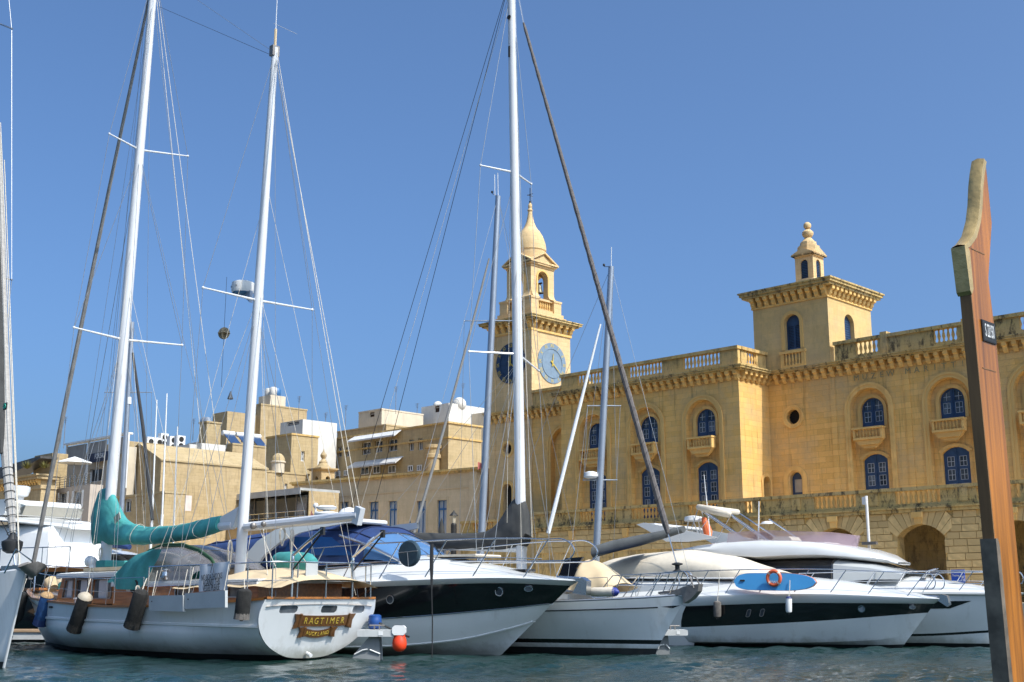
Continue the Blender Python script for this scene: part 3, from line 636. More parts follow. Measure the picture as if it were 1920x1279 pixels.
# ------------------------------------------------------------------ lookout tower on the roof
TX, TY, TA = 1.8, 6.0, 2.7
lt = thing('roof_tower', 'square limestone tower with bracketed eaves and a small louvred cupola on the museum roof', 'tower', M, (TX,TY,15.5))
w = MB(); w.panel(rect(TX-TA,TX+TA,15.5,20.0), [arch(TX+.12,.55,16.75,18.45,.55,10)], front(TY-TA+.02), 0, .4)
w.panel(rect(TY-TA,TY+TA,15.5,20.0), [arch(TY-.15,.6,16.5,18.4,.6,10)], side(TX+TA), 0, .4)
w.panel(rect(TY-TA,TY+TA,15.5,20.0), [], lambda u,v,ww:(TX-TA+ww,u,v)); w.panel(rect(TX-TA,TX+TA,15.5,20.0), [], front(TY+TA)); obj('wall', w, stone('grey_tower_limestone', (.68,.47,.20), (.60,.41,.17), (.50,.35,.14), 1.0, .36, .12, .25, .006, .3), lt)
wn_ = MB().panel(arch(TX+.12,.545,16.75,18.45,.545,10), [rect(TX-.33,TX+.05,16.9,18.3), rect(TX+.19,TX+.57,16.9,18.3)], front(TY-TA+.3), 0, .05); a = obj('window', wn_, BLUE, lt)
sl = MB()
for i in range(14): sl.bx(TX-.35,TX+.59,TY-TA+.34,TY-TA+.36,16.9+.1*i,16.96+.1*i)
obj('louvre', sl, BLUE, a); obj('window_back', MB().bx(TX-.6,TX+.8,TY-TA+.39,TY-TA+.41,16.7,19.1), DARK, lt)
b = obj('window', MB().bx(TX+TA-.33,TX+TA-.28,TY-.75,TY+.45,16.5,19.0), BLUE, lt); sl = MB()
for i in range(14): sl.bx(TX+TA-.28,TX+TA-.25,TY-.7,TY+.4,16.6+.15*i,16.68+.15*i)
obj('louvre', sl, BLUE, b)
mm = MB(); ring(mm, TX+.12, 18.45, .57, .78, 16.75, TY-TA-.04, TY-TA+.03); obj('arch_moulding', mm, CARVE, lt, True)
obj('balcony', MB().bx(TX-.75,TX+1.0,TY-TA-.1,TY-TA+.02,15.52,15.75).bx(TX-.75,TX-.5,TY-TA-.1,TY-TA+.02,15.75,16.5).bx(TX+.75,TX+1.0,TY-TA-.1,TY-TA+.02,15.75,16.5).bx(TX-.8,TX+1.05,TY-TA-.14,TY-TA+.02,16.5,16.66), CARVE, lt)
balusters(lt, [(TX-.36+.235*i, TY-TA-.04) for i in range(5)], 15.75, .75, .8)
T2 = (TX,TY)
obj('string_course', MB().prism(sq(TA+.08,T2), up, 19.72, 19.84), CARVE, lt)
brackets(lt, [(x, TY-TA) for x in lin(TX-TA+.12, TX+TA-.12, 11)], 0, 20.12, 1.1); brackets(lt, [(TX+TA, y) for y in lin(TY-TA+.12, TY+TA-.12, 11)], R(90), 20.12, 1.1)
obj('eaves', MB().prism(sq(TA+.02,T2), up, 20.0, 20.4).prism(sq(TA+.5,T2), up, 20.402, 20.55).prism(sq(TA+.62,T2), up, 20.552, 20.72).prism(sq(TA+.7,T2), up, 20.722, 20.82), LIMER, lt)
b4 = [(*p, 20.82) for p in sq(TA+.6,T2)]; t4 = [(*p, 21.3) for p in sq(.95,T2)]
obj('roof', MB().add(b4+t4, [(0,1,5,4),(1,2,6,5),(2,3,7,6),(3,0,4,7),(4,5,6,7)]), TOWER, lt)
LA = .66; lw = MB(); hole = [arch(0,.27,21.75,22.75,.27,8)]
for ax in (0,1):
    for sg in (-1,1):
        fo = (lambda u,v,w: (TX+u, TY+sg*(LA-w), v)) if ax == 0 else (lambda u,v,w: (TX+sg*(LA-w), TY+u, v))
        lw.panel(rect(-LA,LA,21.2,23.3), hole, fo, 0, .12)
        sl = MB()
        for i in range(11): sl.prism([(-.27,21.78+.11*i),(.27,21.78+.11*i),(.27,21.84+.11*i),(-.27,21.84+.11*i)], fo, .08, .12)
        obj('louvre', sl, BLUE, lt)
        fo2 = (lambda u,v,w: (TX+u, TY+sg*(LA+w), v)) if ax == 0 else (lambda u,v,w: (TX+sg*(LA+w), TY+u, v))
        obj('pediment', MB().prism([(-.84,23.3),(.84,23.3),(.84,23.4),(0,23.78),(-.84,23.4)], fo2, -.6, .18).prism([(-.6,23.22),(.6,23.22),(.6,23.3),(-.6,23.3)], fo2, -.2, .1), TOWER, lt)
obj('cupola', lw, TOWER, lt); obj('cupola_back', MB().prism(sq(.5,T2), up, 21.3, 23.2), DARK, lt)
cb = MB()
for i in range(4): pass
cb.lathe([(1.22,21.2),(1.15,21.45),(.98,21.62),(.93,21.72),(.9,21.72)], 4, (TX,TY,0), ph=R(45)); obj('cupola_base', cb, TOWER, lt)
obj('cupola_cap', MB().lathe([(.72,23.5),(.72,24.0),(.55,24.05),(.52,24.3)], 8, (TX,TY,0), ph=R(22.5)), TOWER, lt)
obj('finial', MB().lathe([(.5,24.28),(.36,24.42),(.2,24.62),(.3,24.7),(.37,24.85),(.36,25.0),(.22,25.14),(.1,25.2),(.12,25.22),(.22,25.3),(.26,25.44),(.22,25.58),(.1,25.68),(.01,25.7)], 14, (TX,TY,0)), TOWER, lt, True)
# ------------------------------------------------------------------ houses along the quay on the left, all set square with the museum
def house(name, label, s0, s1, y0, y1, top, m, wins=(), swins=(), z0=QZ-.2, ledge=.0, ledge_m=None, cat='house', roofm=ROOFM, fm=WHITEP, pm=PANE, gable=None):
    """wins: openings of the harbour face (u0,u1,z0,z1); swins: openings of the right hand face (y0,y1,z0,z1)"""
    h = thing(name, label, cat, M, ((s0+s1)/2, (y0+y1)/2, z0))
    w = MB()
    if gable: out = [(s0,z0),(s1,z0),(s1,top),((s0+s1)/2,gable),(s0,top)]
    else: out = rect(s0,s1,z0,top)
    w.panel(out, [rect(*q) for q in wins], front(y0), 0, .28); w.panel(rect(y0,y1,z0,top), [rect(*q) for q in swins], side(s1), 0, .28)
    w.panel(rect(y0,y1,z0,top), [], lambda u,v,ww:(s0+ww,u,v)); w.panel(out, [], front(y1)); obj('wall', w, m, h)
    if gable: obj('roof', MB().prism([(s0-.1,top),((s0+s1)/2,gable+.02),(s1+.1,top),(s1+.1,top+.12),((s0+s1)/2,gable+.16),(s0-.1,top+.12)], front(y0-.12), 0, y1-y0+.2), ledge_m or roofm, h)
    else: obj('roof', MB().bx(s0+.1,s1-.1,y0+.1,y1-.1,top-.35,top-.25), roofm, h)
    if ledge: obj('ledge', MB().bx(s0-ledge,s1+ledge,y0-ledge,y1+ledge,top-.02,top+.14), ledge_m or m, h)
    for (u0,u1,a,b) in wins: window(h, front(y0), u0,u1,a,b, fm, pm)
    for (u0,u1,a,b) in swins: window(h, side(s1), u0,u1,a,b, fm, pm)
    return h
def window(h, fn, u0, u1, a, b, fm, pm, d=.16):
    t = .07; f = MB()
    for r4 in ((u0,u0+t,a,b),(u1-t,u1,a,b),(u0+t,u1-t,a,a+t),(u0+t,u1-t,b-t,b),((u0+u1)/2-.03,(u0+u1)/2+.03,a+t,b-t)): f.prism(rect(*r4), fn, d, d+.06)
    o = obj('window', f, fm, h); obj('pane', MB().prism(rect(u0+t*.5,u1-t*.5,a+t*.5,b-t*.5), fn, d+.07, d+.08), pm, o); return o
def fr(px0, px1, py0, py1, y):                      # opening on a harbour-facing plane, read from the photograph
    a = M.lon(px0, (py0+py1)/2, y); b = M.lon(px1, (py0+py1)/2, y); c = (px0+px1)/2
    return (a[0], b[0], M.lon(c, py1, y)[1], M.lon(c, py0, y)[1])
def sr(px0, px1, py0, py1, s):
    a = M.tr(px0, (py0+py1)/2, s); b = M.tr(px1, (py0+py1)/2, s); c = (px0+px1)/2
    return (a[0], b[0], M.tr(c, py1, s)[1], M.tr(c, py0, s)[1])
BROWN = mat('brown_timber_shutter', (.07,.04,.025), .7)
# customs house beside the tower: seven blue doors
yl = 3.05
lows = [fr(621,636,946,1005,yl), fr(653,667,945,1005,yl), fr(703,719,944,1010,yl), fr(737,752,942,1010,yl), fr(787,803,941,1012,yl), fr(823,840,939,1014,yl)]
lows = [(a,b,2.2,d) for a,b,c,d in lows]
CURT = mat('white_curtain', (.42,.44,.46), .6)
LOWM = stone('pinkish_limestone', (.68,.52,.33), (.63,.48,.30), (.56,.42,.26), 1.6, .42, .05, .3, .006, .3)
lo = house('quay_building', 'long low limestone building with tall blue doors beside the clock tower', -48.5, -26.3, yl, 12, 11.25, LOWM, lows, fm=BLUEL, pm=CURT, cat='building')
obj('ledge', MB().bx(-48.8,-26.0,yl-.3,12.2,11.25,11.42).bx(-48.65,-26.1,yl-.16,12.1,11.1,11.25), LIMEP, lo)
obj('string_course', MB().bx(-48.5,-26.3,yl-.05,yl+.05,9.9,9.98), LOWM, lo)
obj('corner_pilaster', MB().bx(-27.1,-26.28,yl-.12,yl+.3,QZ,11.1).bx(-27.25,-26.1,yl-.2,yl+.3,7.0,7.5), LOWM, lo)
for (a,b,c,d) in lows:
    obj('surround', MB().bx(a-.16,a-.0,yl-.04,yl+.02,2.2,d+.02).bx(b,b+.16,yl-.04,yl+.02,2.2,d+.02).bx(a-.16,b+.16,yl-.05,yl+.02,d+.022,d+.22), LOWM, lo)
    obj('door_panel', MB().bx(a+.08,b-.08,yl+.1,yl+.15,2.2,3.4), BLUEL, lo); obj('door_rail', MB().bx(a+.05,b-.05,yl+.13,yl+.2,d-.75,d-.62), BLUEL, lo)
# its front stands seven degrees off the line of the museum
off_ = Vector((11.1, -4.4, 0)); a7 = R(7); lo.location += Matrix.Rotation(M.a,3,'Z') @ off_ - Matrix.Rotation(M.a+a7,3,'Z') @ Vector((off_.x*.93, off_.y, 0)); lo.rotation_euler.z += a7; lo.scale = (.93,1,1)
# tenement with two long white awnings
yt = 13.0
up8 = [fr(619,626,841,858,yt), fr(633,641,838,857,yt), fr(649,656,838,856,yt), fr(679,695,829,852,yt), fr(703,717,826,848,yt), fr(728,745,823,846,yt), fr(767,776,824,845,yt), fr(784,793,822,844,yt)]
lo8 = [fr(631,639,884,893,yt), fr(646,653,882,892,yt), fr(678,693,876,890,yt), fr(701,714,874,888,yt), fr(729,743,873,887,yt), fr(766,775,873,884,yt), fr(783,792,872,883,yt)]
te = house('tenement_house', 'wide brown limestone tenement with two long white awnings across its upper floors', -60.9, -40.5, yt, 17.2, 17.3, HOUSE2, up8, [], 5, .12, LIMEP, fm=WHITEP)
for (px0,px1,p0,p1,dz) in ((666,754,826,0,0),(665,756,875,0,0)):
    a = M.lon(px0,p0,yt)[0]; b = M.lon(px1,p0-6,yt)[0]; z = M.lon(px0,p0,yt)[1]
    z -= .1; obj('awning', MB().prism([(yt,z+.55),(yt-1.0,z-.05),(yt-1.0,z-.2),(yt-.97,z-.2),(yt,z+.5)], lambda u,v,w:(w,u,v), a, b), mat('grey_white_awning', (.58,.57,.55), .8) if px0 == 666 else bpy.data.materials['grey_white_awning'], te)
for q in lo8:
    window(te, front(yt-.2), *q, WHITEP, PANE, .1)
a = M.lon(807,850,yt-1)
obj('chimney_shaft', MB().lathe([(.62,6),(.62,14.0),(.75,14.1),(.75,14.4),(.66,14.45),(.66,14.9),(.8,15.0),(.8,15.3),(.6,15.3)], 14, (a[0],yt-.7,0)), HOUSE, te, True)
obj('string_course', MB().bx(-60.95,-40.4,yt-.08,17.25,15.9,16.05), LIMEP, te)
# houses further left
house('corner_house', 'square brown house with a single tall window beside the wide tenement', -54.6, -50.6, 2.8, 5.8, 16.2, HOUSE2, [], [sr(564,571,846,865,-50.6)], 5, .08, LIMEP)
house('back_house', 'low plain house wall with a slit window above the glazed restaurant', -51.5, -49.0, -1.1, 3.7, 12.4, HOUSE, [], [(1.1,1.4,10.6,11.5)], 4, .06, HOUSE2)
gb = house('gabled_warehouse', 'tall limestone warehouse with a stained gable end and a long bare sunlit wall', -55.8, -48.4, -11.5, -1.2, 12.5, HOUSE, [], [sr(445,461,931,934,-48.4)], QZ-.2, 0, HOUSE2, gable=14.1)
obj('shutter', MB().prism(rect(*sr(340,359,929,958,-48.4)), side(-48.4), -.02, .03), mat('pink_shutter', (.62,.52,.46), .7), gb)
an = house('annex_house', 'small limestone annex with a white framed window in front of the gabled warehouse', -52.8, -41.8, -14.8, -13.0, 9.3, HOUSE, [fr(233,246,935,960,-14.8), fr(267,271,942,957,-14.8)], [], QZ-.2, .05, HOUSE2)
yb = -16.4
b2w = [fr(110,125,924,952,yb), fr(138,153,921,951,yb), fr(108,123,968,992,yb), fr(134,149,968,996,yb)]
b2 = house('grey_apartment_house', 'modern grey beige apartment house with white shutters and a terrace under a parasol', -57.7, -50.6, yb, -15.3, 10.4, RENDER_G, b2w, [], QZ-.2, 0)
for (a,b,c,d) in b2w:
    for u in (a-.28, b+.02): obj('shutter', MB().bx(u,u+.26,yb-.05,yb+.0,c-.05,d+.05), WHITEP, b2)
    rl = MB()
    for i in range(5): rl.tube([(a,yb-.04,c+.12+.17*i),(b,yb-.04,c+.12+.17*i)], .018, 4)
    obj('rail', rl, STEEL, b2)
rl = MB()
for i in range(5): rl.tube([(-57.0,yb+.05,10.5+.2*i),(-50.7,yb+.05,10.5+.2*i)], .022, 4)
for x in lin(-57,-50.7,8): rl.tube([(x,yb+.05,10.4),(x,yb+.05,11.35)], .03, 4)
obj('balcony_rail', rl, STEEL, b2)
pe = house('penthouse', 'set back penthouse with grey blinds and a dark for sale banner', -63.3, -52.2, -12.4, -11.7, 13.9, RENDER_P, [fr(168,193,878,903,-12.4)], [], 9, 0, fm=WHITEP)
z0_, z1_ = M.lon(150,866,-12.4)[1], M.lon(150,836,-12.4)[1]
for pa_, pb_ in ((127,164),(167,202),(206,238)):
    obj('blind', MB().prism(fr and [(M.lon(pa_,850,-12.6)[0],z0_),(M.lon(pb_,850,-12.6)[0],z0_),(M.lon(pb_,850,-12.6)[0],z1_),(M.lon(pa_,850,-12.6)[0],z1_)], front(-12.75), 0, .05), mat('grey_blind', (.30,.28,.25), .8) if pa_ == 127 else bpy.data.materials['grey_blind'], pe)
fs = MB()
for p_ in (125,165,204,239): x = M.lon(p_,850,-12.75)[0]; fs.bx(x-.07,x+.07,-12.82,-12.68,10.4,z1_+.15)
fs.bx(M.lon(124,850,-12.75)[0],M.lon(240,850,-12.75)[0],-13.0,-12.4,z1_+.15,z1_+.3); obj('frame', fs, WHITEP, pe)
q = fr(166,202,849,866,-12.95)
sg = solo('for_sale_banner', MB().bx(0,q[1]-q[0],-.03,0,0,q[3]-q[2]), mat('navy_banner', (.015,.022,.05), .6), 'dark navy for sale banner hung across the penthouse blinds', 'banner', M, (q[0],-12.95,q[2]), smooth=False)
text('lettering','FOR SALE',.62,WHITEP,sg,((q[1]-q[0])*.62,-.04,(q[3]-q[2])*.62),(R(90),0,0),.004,.72)
pr_ = thing('parasol', 'small white parasol open on the apartment terrace', 'parasol', M, (M.lon(137,905,-15.8)[0],-15.8,10.4))
bx_ = BASE[pr_.name]; obj('canopy', MB().lathe([(1.45,2.05),(1.4,2.12),(.02,2.6)], 8, bx_), WHITEP, pr_); obj('pole', MB().tube([bx_,bx_+Vector((0,0,2.5))], .03), STEEL, pr_)
# old bastion building at the left edge
yo = -18.3
ob = house('bastion_house', 'old limestone building with a bracketed cornice at the far left edge', -66, -55.4, yo, -17.0, 11.0, HOUSE2, [], [], QZ-.2, 0)
obj('cornice', MB().bx(-66,-55.0,yo-.5,-16.9,11.0,11.25).bx(-66,-54.9,yo-.65,-16.9,11.252,11.4), HOUSE, ob)
brackets(ob, [(x, yo) for x in np.arange(-63,-55.4,.5)], 0, 10.72, .9, m=HOUSE2)
obj('corner_pier', MB().bx(-57.0,-55.0,yo-.1,yo+1.2,QZ,10.2).bx(-57.1,-54.9,yo-.2,yo+1.2,10.202,10.5), HOUSE, ob)
obj('roof_sheet', MB().prism([(-66,11.6),(-58.0,13.0),(-58.0,13.2),(-66,12.8)], front(yo+1.0), 0, 1.5), mat('dark_roof_sheet', (.06,.055,.05), .5, var=.4), ob)
house('stair_turret', 'narrow sunlit limestone block standing on the bastion roof', -62.0, -58.6, -16, -14.6, 13.6, HOUSE, [], [], 10, 0)
PLANT = mat('dry_green_foliage', (.16,.15,.04), .9, var=.4, vs=6)
def tuft(label, px, py, y, r):
    b = MB(); rr = random.Random(px)
    for i in range(90):
        a = rr.uniform(0,6.28); e = rr.uniform(.2,1.3); L = rr.uniform(.5,1)*r; d = Vector((math.cos(a)*math.cos(e),math.sin(a)*math.cos(e),math.sin(e)))
        t_ = d.cross(Vector((0,0,1))).normalized()*.05; b.add([-t_, t_, d*L+t_*.2+Vector((0,0,-.1*L))], [(0,1,2)])
    x, z = M.lon(px,py,y); solo('shrub', b, PLANT, label, 'plant', M, (x,y,z), smooth=False)
tuft('dry shrub growing on the bastion cornice at far left', 51, 879, yo-.2, 1.0); tuft('smaller dry shrub growing on the bastion cornice below the turret', 83, 878, yo-.2, .8)
# upper town
house('roof_house', 'plain sunlit roof storey carrying white cooling units behind the gable', -75.0, -67.0, -4.7, -.2, 16.4, HOUSE, [], [], 8, 0)
b4 = house('white_roof_house', 'white rendered roof storey with one narrow doorway behind the gabled warehouse', -63.0, -59.2, -2.6, -1.0, 15.6, RENDER_W, [fr(337,345,849,866,-2.6)], [], 8, 0)
house('pale_side_house', 'pale grey house end with a small window next to the white roof storey', -60.6, -58.4, -1.8, .8, 15.7, RENDER_W, [fr(359,367,845,858,-1.8)], [], 8, 0)
house('long_roof_house', 'long sunlit limestone roof storey carrying solar panels', -60.3, -58.0, 1.3, 7.4, 15.8, HOUSE, [], [], 8, .05, HOUSE2)
house('upper_tower_house', 'tall plain limestone house block at the skyline with a small dark window', -71.6, -68.8, 7.4, 14, 20.8, HOUSE, [fr(408,415,790,800,7.4)], [], 8, 0)
b5 = house('stepped_tower_house', 'tall stepped limestone house with white water tanks on its top', -69.6, -68.0, 11.0, 17.0, 21.8, HOUSE, [], [], 8, .05, HOUSE2)
tk = house('tank_room', 'small pale rendered tank room on the highest limestone house', -70.6, -68.4, 12.4, 14.4, 23.1, RENDER_P, [], [], 20, 0)
for i, (dx, dy, c_) in enumerate(((-.5,.4,RENDER_W),(.2,1.0,BLUEL),(.5,.3,RENDER_W))):
    solo('water_tank', MB().lathe([(.35,0),(.42,.1),(.42,.75),(.3,.95),(.05,1)], 10), c_, ['squat white water tank at the left of the tank room roof','small blue water tank on the tank room roof','squat white water tank at the right of the tank room roof'][i], 'water tank', M, (-69.4+dx,12.8+dy,23.1), 'water tanks on the tank room')
b6 = house('white_gap_house', 'white house with a wide dark strip window between the brown houses', -60.4, -56.6, 8.3, 12.5, 18.8, RENDER_W, [fr(538,561,790,798,8.3)], [], 8, 0)
house('far_parapet_house', 'low pale limestone roofs behind the wide tenement', -67, -58.5, 20.5, 24.5, 19.6, HOUSE, [], [], 8, .06, HOUSE2)
house('cream_roof_house', 'cream roof storey with one square dark window above the tenement', -64.4, -60.4, 21.4, 27.4, 21.6, RENDER_P, [fr(693,702,773,782,21.4)], [], 10, .04, RENDER_P, fm=BROWN, pm=DARK)
wh = house('white_skyline_house', 'white flat roofed house with a brown shuttered window and a white roof dome', -62.0, -57.4, 28.5, 42, 22.8, RENDER_W, [fr(815,824,761,773,28.5)], [], 10, 0, fm=BROWN, pm=BROWN)
obj('lower_wing', MB().bx(-58.5,-50,32,40,10,21.9), RENDER_P, wh)
p = M.L(855,752,30); obj('roof_dome', MB().ball((p.x,30.5,22.9), .8, 14), RENDER_W, wh, True); obj('roof_dome', MB().ball((p.x-2.6,29.6,22.9), .55, 10), RENDER_W, wh, True)
# roof plant: cooling units, duct, panels
for i, (px, py, s_) in enumerate(((281,828,.8),(297,827,.8),(306,824,1.25),(323,823,1.25),(337,824,1.2))):
    lbl = 'white roof cooling unit, ' + ['leftmost of the row above the gable','small one second from the left of the row','tall double one in the middle of the row','tall one second from the right of the row','rightmost of the row beside the duct'][i]
    if px < 318: x, zb_, y_ = -67.5, 16.15, M.tr(px, 822, -67.5)[0]
    else: y_ = -2.2; x, zb_ = M.lon(px, 826, y_)[0], 15.3
    t = thing('cooling_unit', lbl, 'cooling unit', M, (x,y_,zb_), 'cooling units on the roof storey'); h_ = 1.1*s_
    obj('casing', MB().bx(x-.3,x+.3,y_-.42,y_+.42,zb_,zb_+h_), WHITEP, t)
    for k in range(2 if s_ > 1 else 1):
        zc_ = zb_+h_*(.27+.46*k if s_ > 1 else .5)
        for nm, rot in (('fan', Matrix.Rotation(R(90),3,'Y')),): obj(nm, MB().lathe([(.26,0),(.26,.02),(.02,.03)], 12, (x+.3,y_,zc_), rot), DARK, t)
GALV = mat('galvanised_duct', (.42,.45,.47), .35, .7)
p = M.L(390,818,1.4); t = solo('vent_duct', MB().tube([(0,0,0),(0,0,2.3)], .45, 12).tube([(0,0,2.3),(-.25,0,2.7),(-.9,0,2.75)], .45, 12).bx(-3.2,.5,-.3,.4,0,.75), GALV, 'shiny bent metal vent duct on the roof between the houses', 'duct', M, (p.x,1.4,15.8))
house('vent_room', 'small limestone chimney room behind the metal vent duct', -62.9, -61.6, 0.6, 2.2, 18.2, HOUSE2, [], [], 10, .08, HOUSE2)
for i, px in enumerate((436, 452, 466)):
    x, z = M.lon(px, 830, 2.2+i*1.2); x = -59.2; y_ = 2.0+1.5*i
    t = thing('solar_heater', ['left','middle','right'][i] + ' one of three tilted solar water heaters on the long roof storey', 'solar panel', M, (x,y_,15.8), 'solar water heaters')
    obj('panel', MB().add([(x-.3,y_-.6,15.9),(x+.7,y_-.6,15.9),(x-.3+.0,y_-.6+.0,15.9)], []).prism([(x-.7,17.0),(x+.8,15.85),(x+.8,15.93),(x-.7,17.08)], lambda u,v,w:(u,w,v), y_-.55, y_+.55), mat('solar_glass', (.03,.06,.13), .15) if i == 0 else bpy.data.materials['solar_glass'], t)
    obj('tank', MB().tube([(x-.75,y_-.65,17.1),(x-.75,y_+.65,17.1)], .24, 10), WHITEP, t, True); obj('stand', MB().tube([(x-.75,y_,15.8),(x-.75,y_,17)], .04), STEEL, t)
# little dome, onion turret, restaurant, garden wall
p = M.L(512,883,0); t = thing('roof_dome', 'small ribbed dome with a pale drum on the low house roof', 'dome', M, (p.x,0.5,12.4))
obj('drum', MB().lathe([(.58,12.4),(.58,13.3),(.68,13.33),(.68,13.45),(.6,13.48)], 12, (p.x,.5,0)), RENDER_P, t); obj('cap', MB().lathe([(.6,13.48),(.58,13.7),(.46,13.95),(.26,14.12),(.02,14.2)], 12, (p.x,.5,0)), HOUSE2, t, True)
p = M.L(602,900,4.2); px_ = p.x; t = thing('onion_turret', 'square corner turret with round openings and an onion finial on the low building', 'turret', M, (px_,4.4,11.4))
q_ = .74; tz = 11.4
w = MB(); w.panel(rect(px_-q_,px_+q_,tz,tz+1.35), [circ(px_,tz+.6,.25,12)], front(4.4-q_), 0, .3); w.panel(rect(4.4-q_,4.4+q_,tz,tz+1.35), [circ(4.4,tz+.6,.25,12)], side(px_+q_), 0, .3); w.panel(rect(4.4-q_,4.4+q_,tz,tz+1.35), [], lambda u,v,ww:(px_-q_+ww,u,v)); obj('wall', w, HOUSE, t)
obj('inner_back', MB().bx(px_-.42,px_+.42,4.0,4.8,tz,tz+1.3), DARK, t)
obj('cornice', MB().prism(sq(.9,(px_,4.4)), up, tz+1.35, tz+1.46).prism(sq(1.02,(px_,4.4)), up, tz+1.462, tz+1.58), HOUSE, t)
obj('finial', MB().lathe([(.8,tz+1.58),(.52,tz+1.85),(.38,tz+2.1),(.41,tz+2.18),(.26,tz+2.32),(.15,tz+2.47),(.27,tz+2.65),(.3,tz+2.8),(.19,tz+3.0),(.06,tz+3.2),(.02,tz+3.4)], 12, (px_,4.4,0)), HOUSE, t, True)
XR = M.lon(574,925,-3.6)[0]
re_ = thing('restaurant_pavilion', 'glazed restaurant pavilion with a grey flat awning above the garden wall', 'pavilion', M, (-44.5,-3.2,QZ))
obj('roof', MB().prism([(-49.2,10.0),(XR,10.0),(XR,10.2),(-49.2,10.2)], front(-4.2), 0, 4).prism([(-49.2,9.7),(XR,9.7),(XR,10),(-49.2,10)], front(-4.2), 0, .06), mat('grey_awning', (.40,.40,.38), .7), re_)
for i in range(int((XR+48.9)/1.5)): x = -48.6+1.5*i; obj('pane', MB().bx(x+.06,x+1.44,-3.2,-3.15,7.6,9.7), PANE, re_); obj('post', MB().bx(x-.06,x+.06,-3.25,-3.1,7.4,10), GREYMET, re_)
obj('back_wall', MB().bx(-49,XR-.1,-.5,-.3,QZ,10).bx(XR-.1,XR,-3.3,-.3,QZ,10), HOUSE, re_); obj('floor', MB().bx(-49,XR-.12,-3.5,-.52,7.2,7.5), PAVE, re_)
obj('base_wall', MB().bx(-48.9,XR-.12,-3.28,-3.0,QZ,7.2), HOUSE, re_)
rl = MB()
for z in (7.9,8.3): rl.tube([(-52,-4.6,z),(-38,-4.6,z)], .03, 4)
for x in lin(-52,-38,12): rl.tube([(x,-4.6,7.9-.7),(x,-4.6,8.3)], .025, 4)
gw = thing('garden_wall', 'rubble stone garden wall with a thin rail in front of the restaurant', 'wall', M, (-45,-5,QZ)); obj('wall', MB().bx(-56,-37.4,-5,-4.4,QZ,7.2), HOUSE2, gw); obj('rail', rl, STEEL, gw); obj('coping', MB().bx(-56,-37.3,-5.1,-4.3,7.202,7.34), LIMET, gw)
BAN = mat('cream_panel', (.55,.44,.26), .8)
# kiosk fence, umbrellas and lamp in front of the low building
for i, (px, py) in enumerate(((769,990),(828,990))):
    x, z = M.lon(px, 985, 1.0); t = thing('closed_umbrella', ['closed dark umbrella standing left of the pale curtained door','closed dark umbrella in front of the right blue door'][i], 'umbrella', M, (x,1.0,QZ), 'closed umbrellas')
    obj('canopy', MB().lathe([(.1,3.2),(.28,3.5),(.25,4.6),(.12,5.4),(.02,5.7)], 8, (x,1,1.8)), CHAR, t, True); obj('pole', MB().tube([(x,1,QZ),(x,1,6)], .05), BLACK, t)
x, z = M.lon(851, 965, .4); t = thing('street_lamp', 'black lantern on a stout dark post before the blue doors', 'street lamp', M, (x,.4,QZ))
obj('post', MB().lathe([(.22,QZ),(.22,6.9),(.16,7.0)], 8, (x,.4,0)), BLACK, t); obj('lantern', MB().lathe([(.12,7.0),(.2,7.55)], 6, (x,.4,0)), glass('lantern_glass',(.5,.45,.35),.2), t); obj('cap', MB().lathe([(.34,7.55),(.3,7.62),(.08,7.85),(.04,7.95)], 6, (x,.4,0)), BLACK, t)
# things on the quay by the arcade
p = on_water(1800,1100,2.0); 
x, z = M.lon(1797, 1080, -5.0); s_ = thing('blue_sign', 'blue information sign with white lettering standing on the quay before the arcade', 'sign', M, (x,-5,QZ))
zz = M.lon(1797,1068,-5)[1]; wd = M.lon(1811,1080,-5)[0]-M.lon(1786,1080,-5)[0]
obj('board', MB().bx(x-wd/2,x+wd/2,-5.06,-5,zz-1.3,zz), SIGNB, s_); obj('post', MB().bx(x-.3,x-.24,-5,-4.95,QZ,zz-.1).bx(x+.24,x+.3,-5,-4.95,QZ,zz-.1), GREYMET, s_)
for j, (t_, sz) in enumerate((('Touring',.14),)): text('lettering', t_, sz, WHITEP, s_, (x-.1,-5.065,zz-.28-.19*j), (R(90),0,0), .003, .8)
text('lettering', 'No 26', .26, WHITEP, s_, (x+wd*.36,-5.065,zz-.62), (R(90),R(-90),0), .003)
x, z = M.lon(1624, 930, -4.6); t = thing('camera_pole', 'slim white pole with a small box at its head standing before the arcade', 'pole', M, (x,-4.6,QZ)); zt_ = M.lon(1622,930,-4.6)[1]
obj('pole', MB().tube([(x,-4.6,QZ),(x,-4.6,zt_)], .075, 10), WHITEP, t, True); obj('box', MB().cbx(x-.2,x+.02,-4.7,-4.5,zt_-.45,zt_-.05,.03), WHITEP, t); obj('floodlight', MB().bx(x-.3,x+.5,-4.8,-4.6,M.lon(1627,1018,-4.6)[1]-.1,M.lon(1627,1018,-4.6)[1]+.05), GREYMET, t)

# thin television aerials on the roofs of the upper town
for i, (px, py, y_, h_) in enumerate(((120,828,-14,2.2),(362,815,1.0,1.6),(560,780,9.0,2.0),(648,790,20.5,1.8),(742,766,22.0,2.4),(782,782,29.0,1.6),(868,752,30,2.0),(610,806,13.5,1.8))):
    x, z = M.lon(px, py, y_); a = MB().tube([(0,0,-.6),(0,0,h_)], .03, 5)
    for k in range(4): a.tube([(-.35+.05*k,0,h_-.15*k-.05),(.35-.05*k,0,h_-.15*k-.05)], .015, 4)
    solo('roof_aerial', a, GREYMET, 'thin television aerial ' + ['on the grey apartment penthouse','beside the metal vent duct','above the white gap house','left of the cream roof storey','on the cream roof storey','left of the white skyline house','right of the white roof dome','at the left end of the wide tenement'][i], 'aerial', M, (x,y_,z), 'television aerials on the roofs')
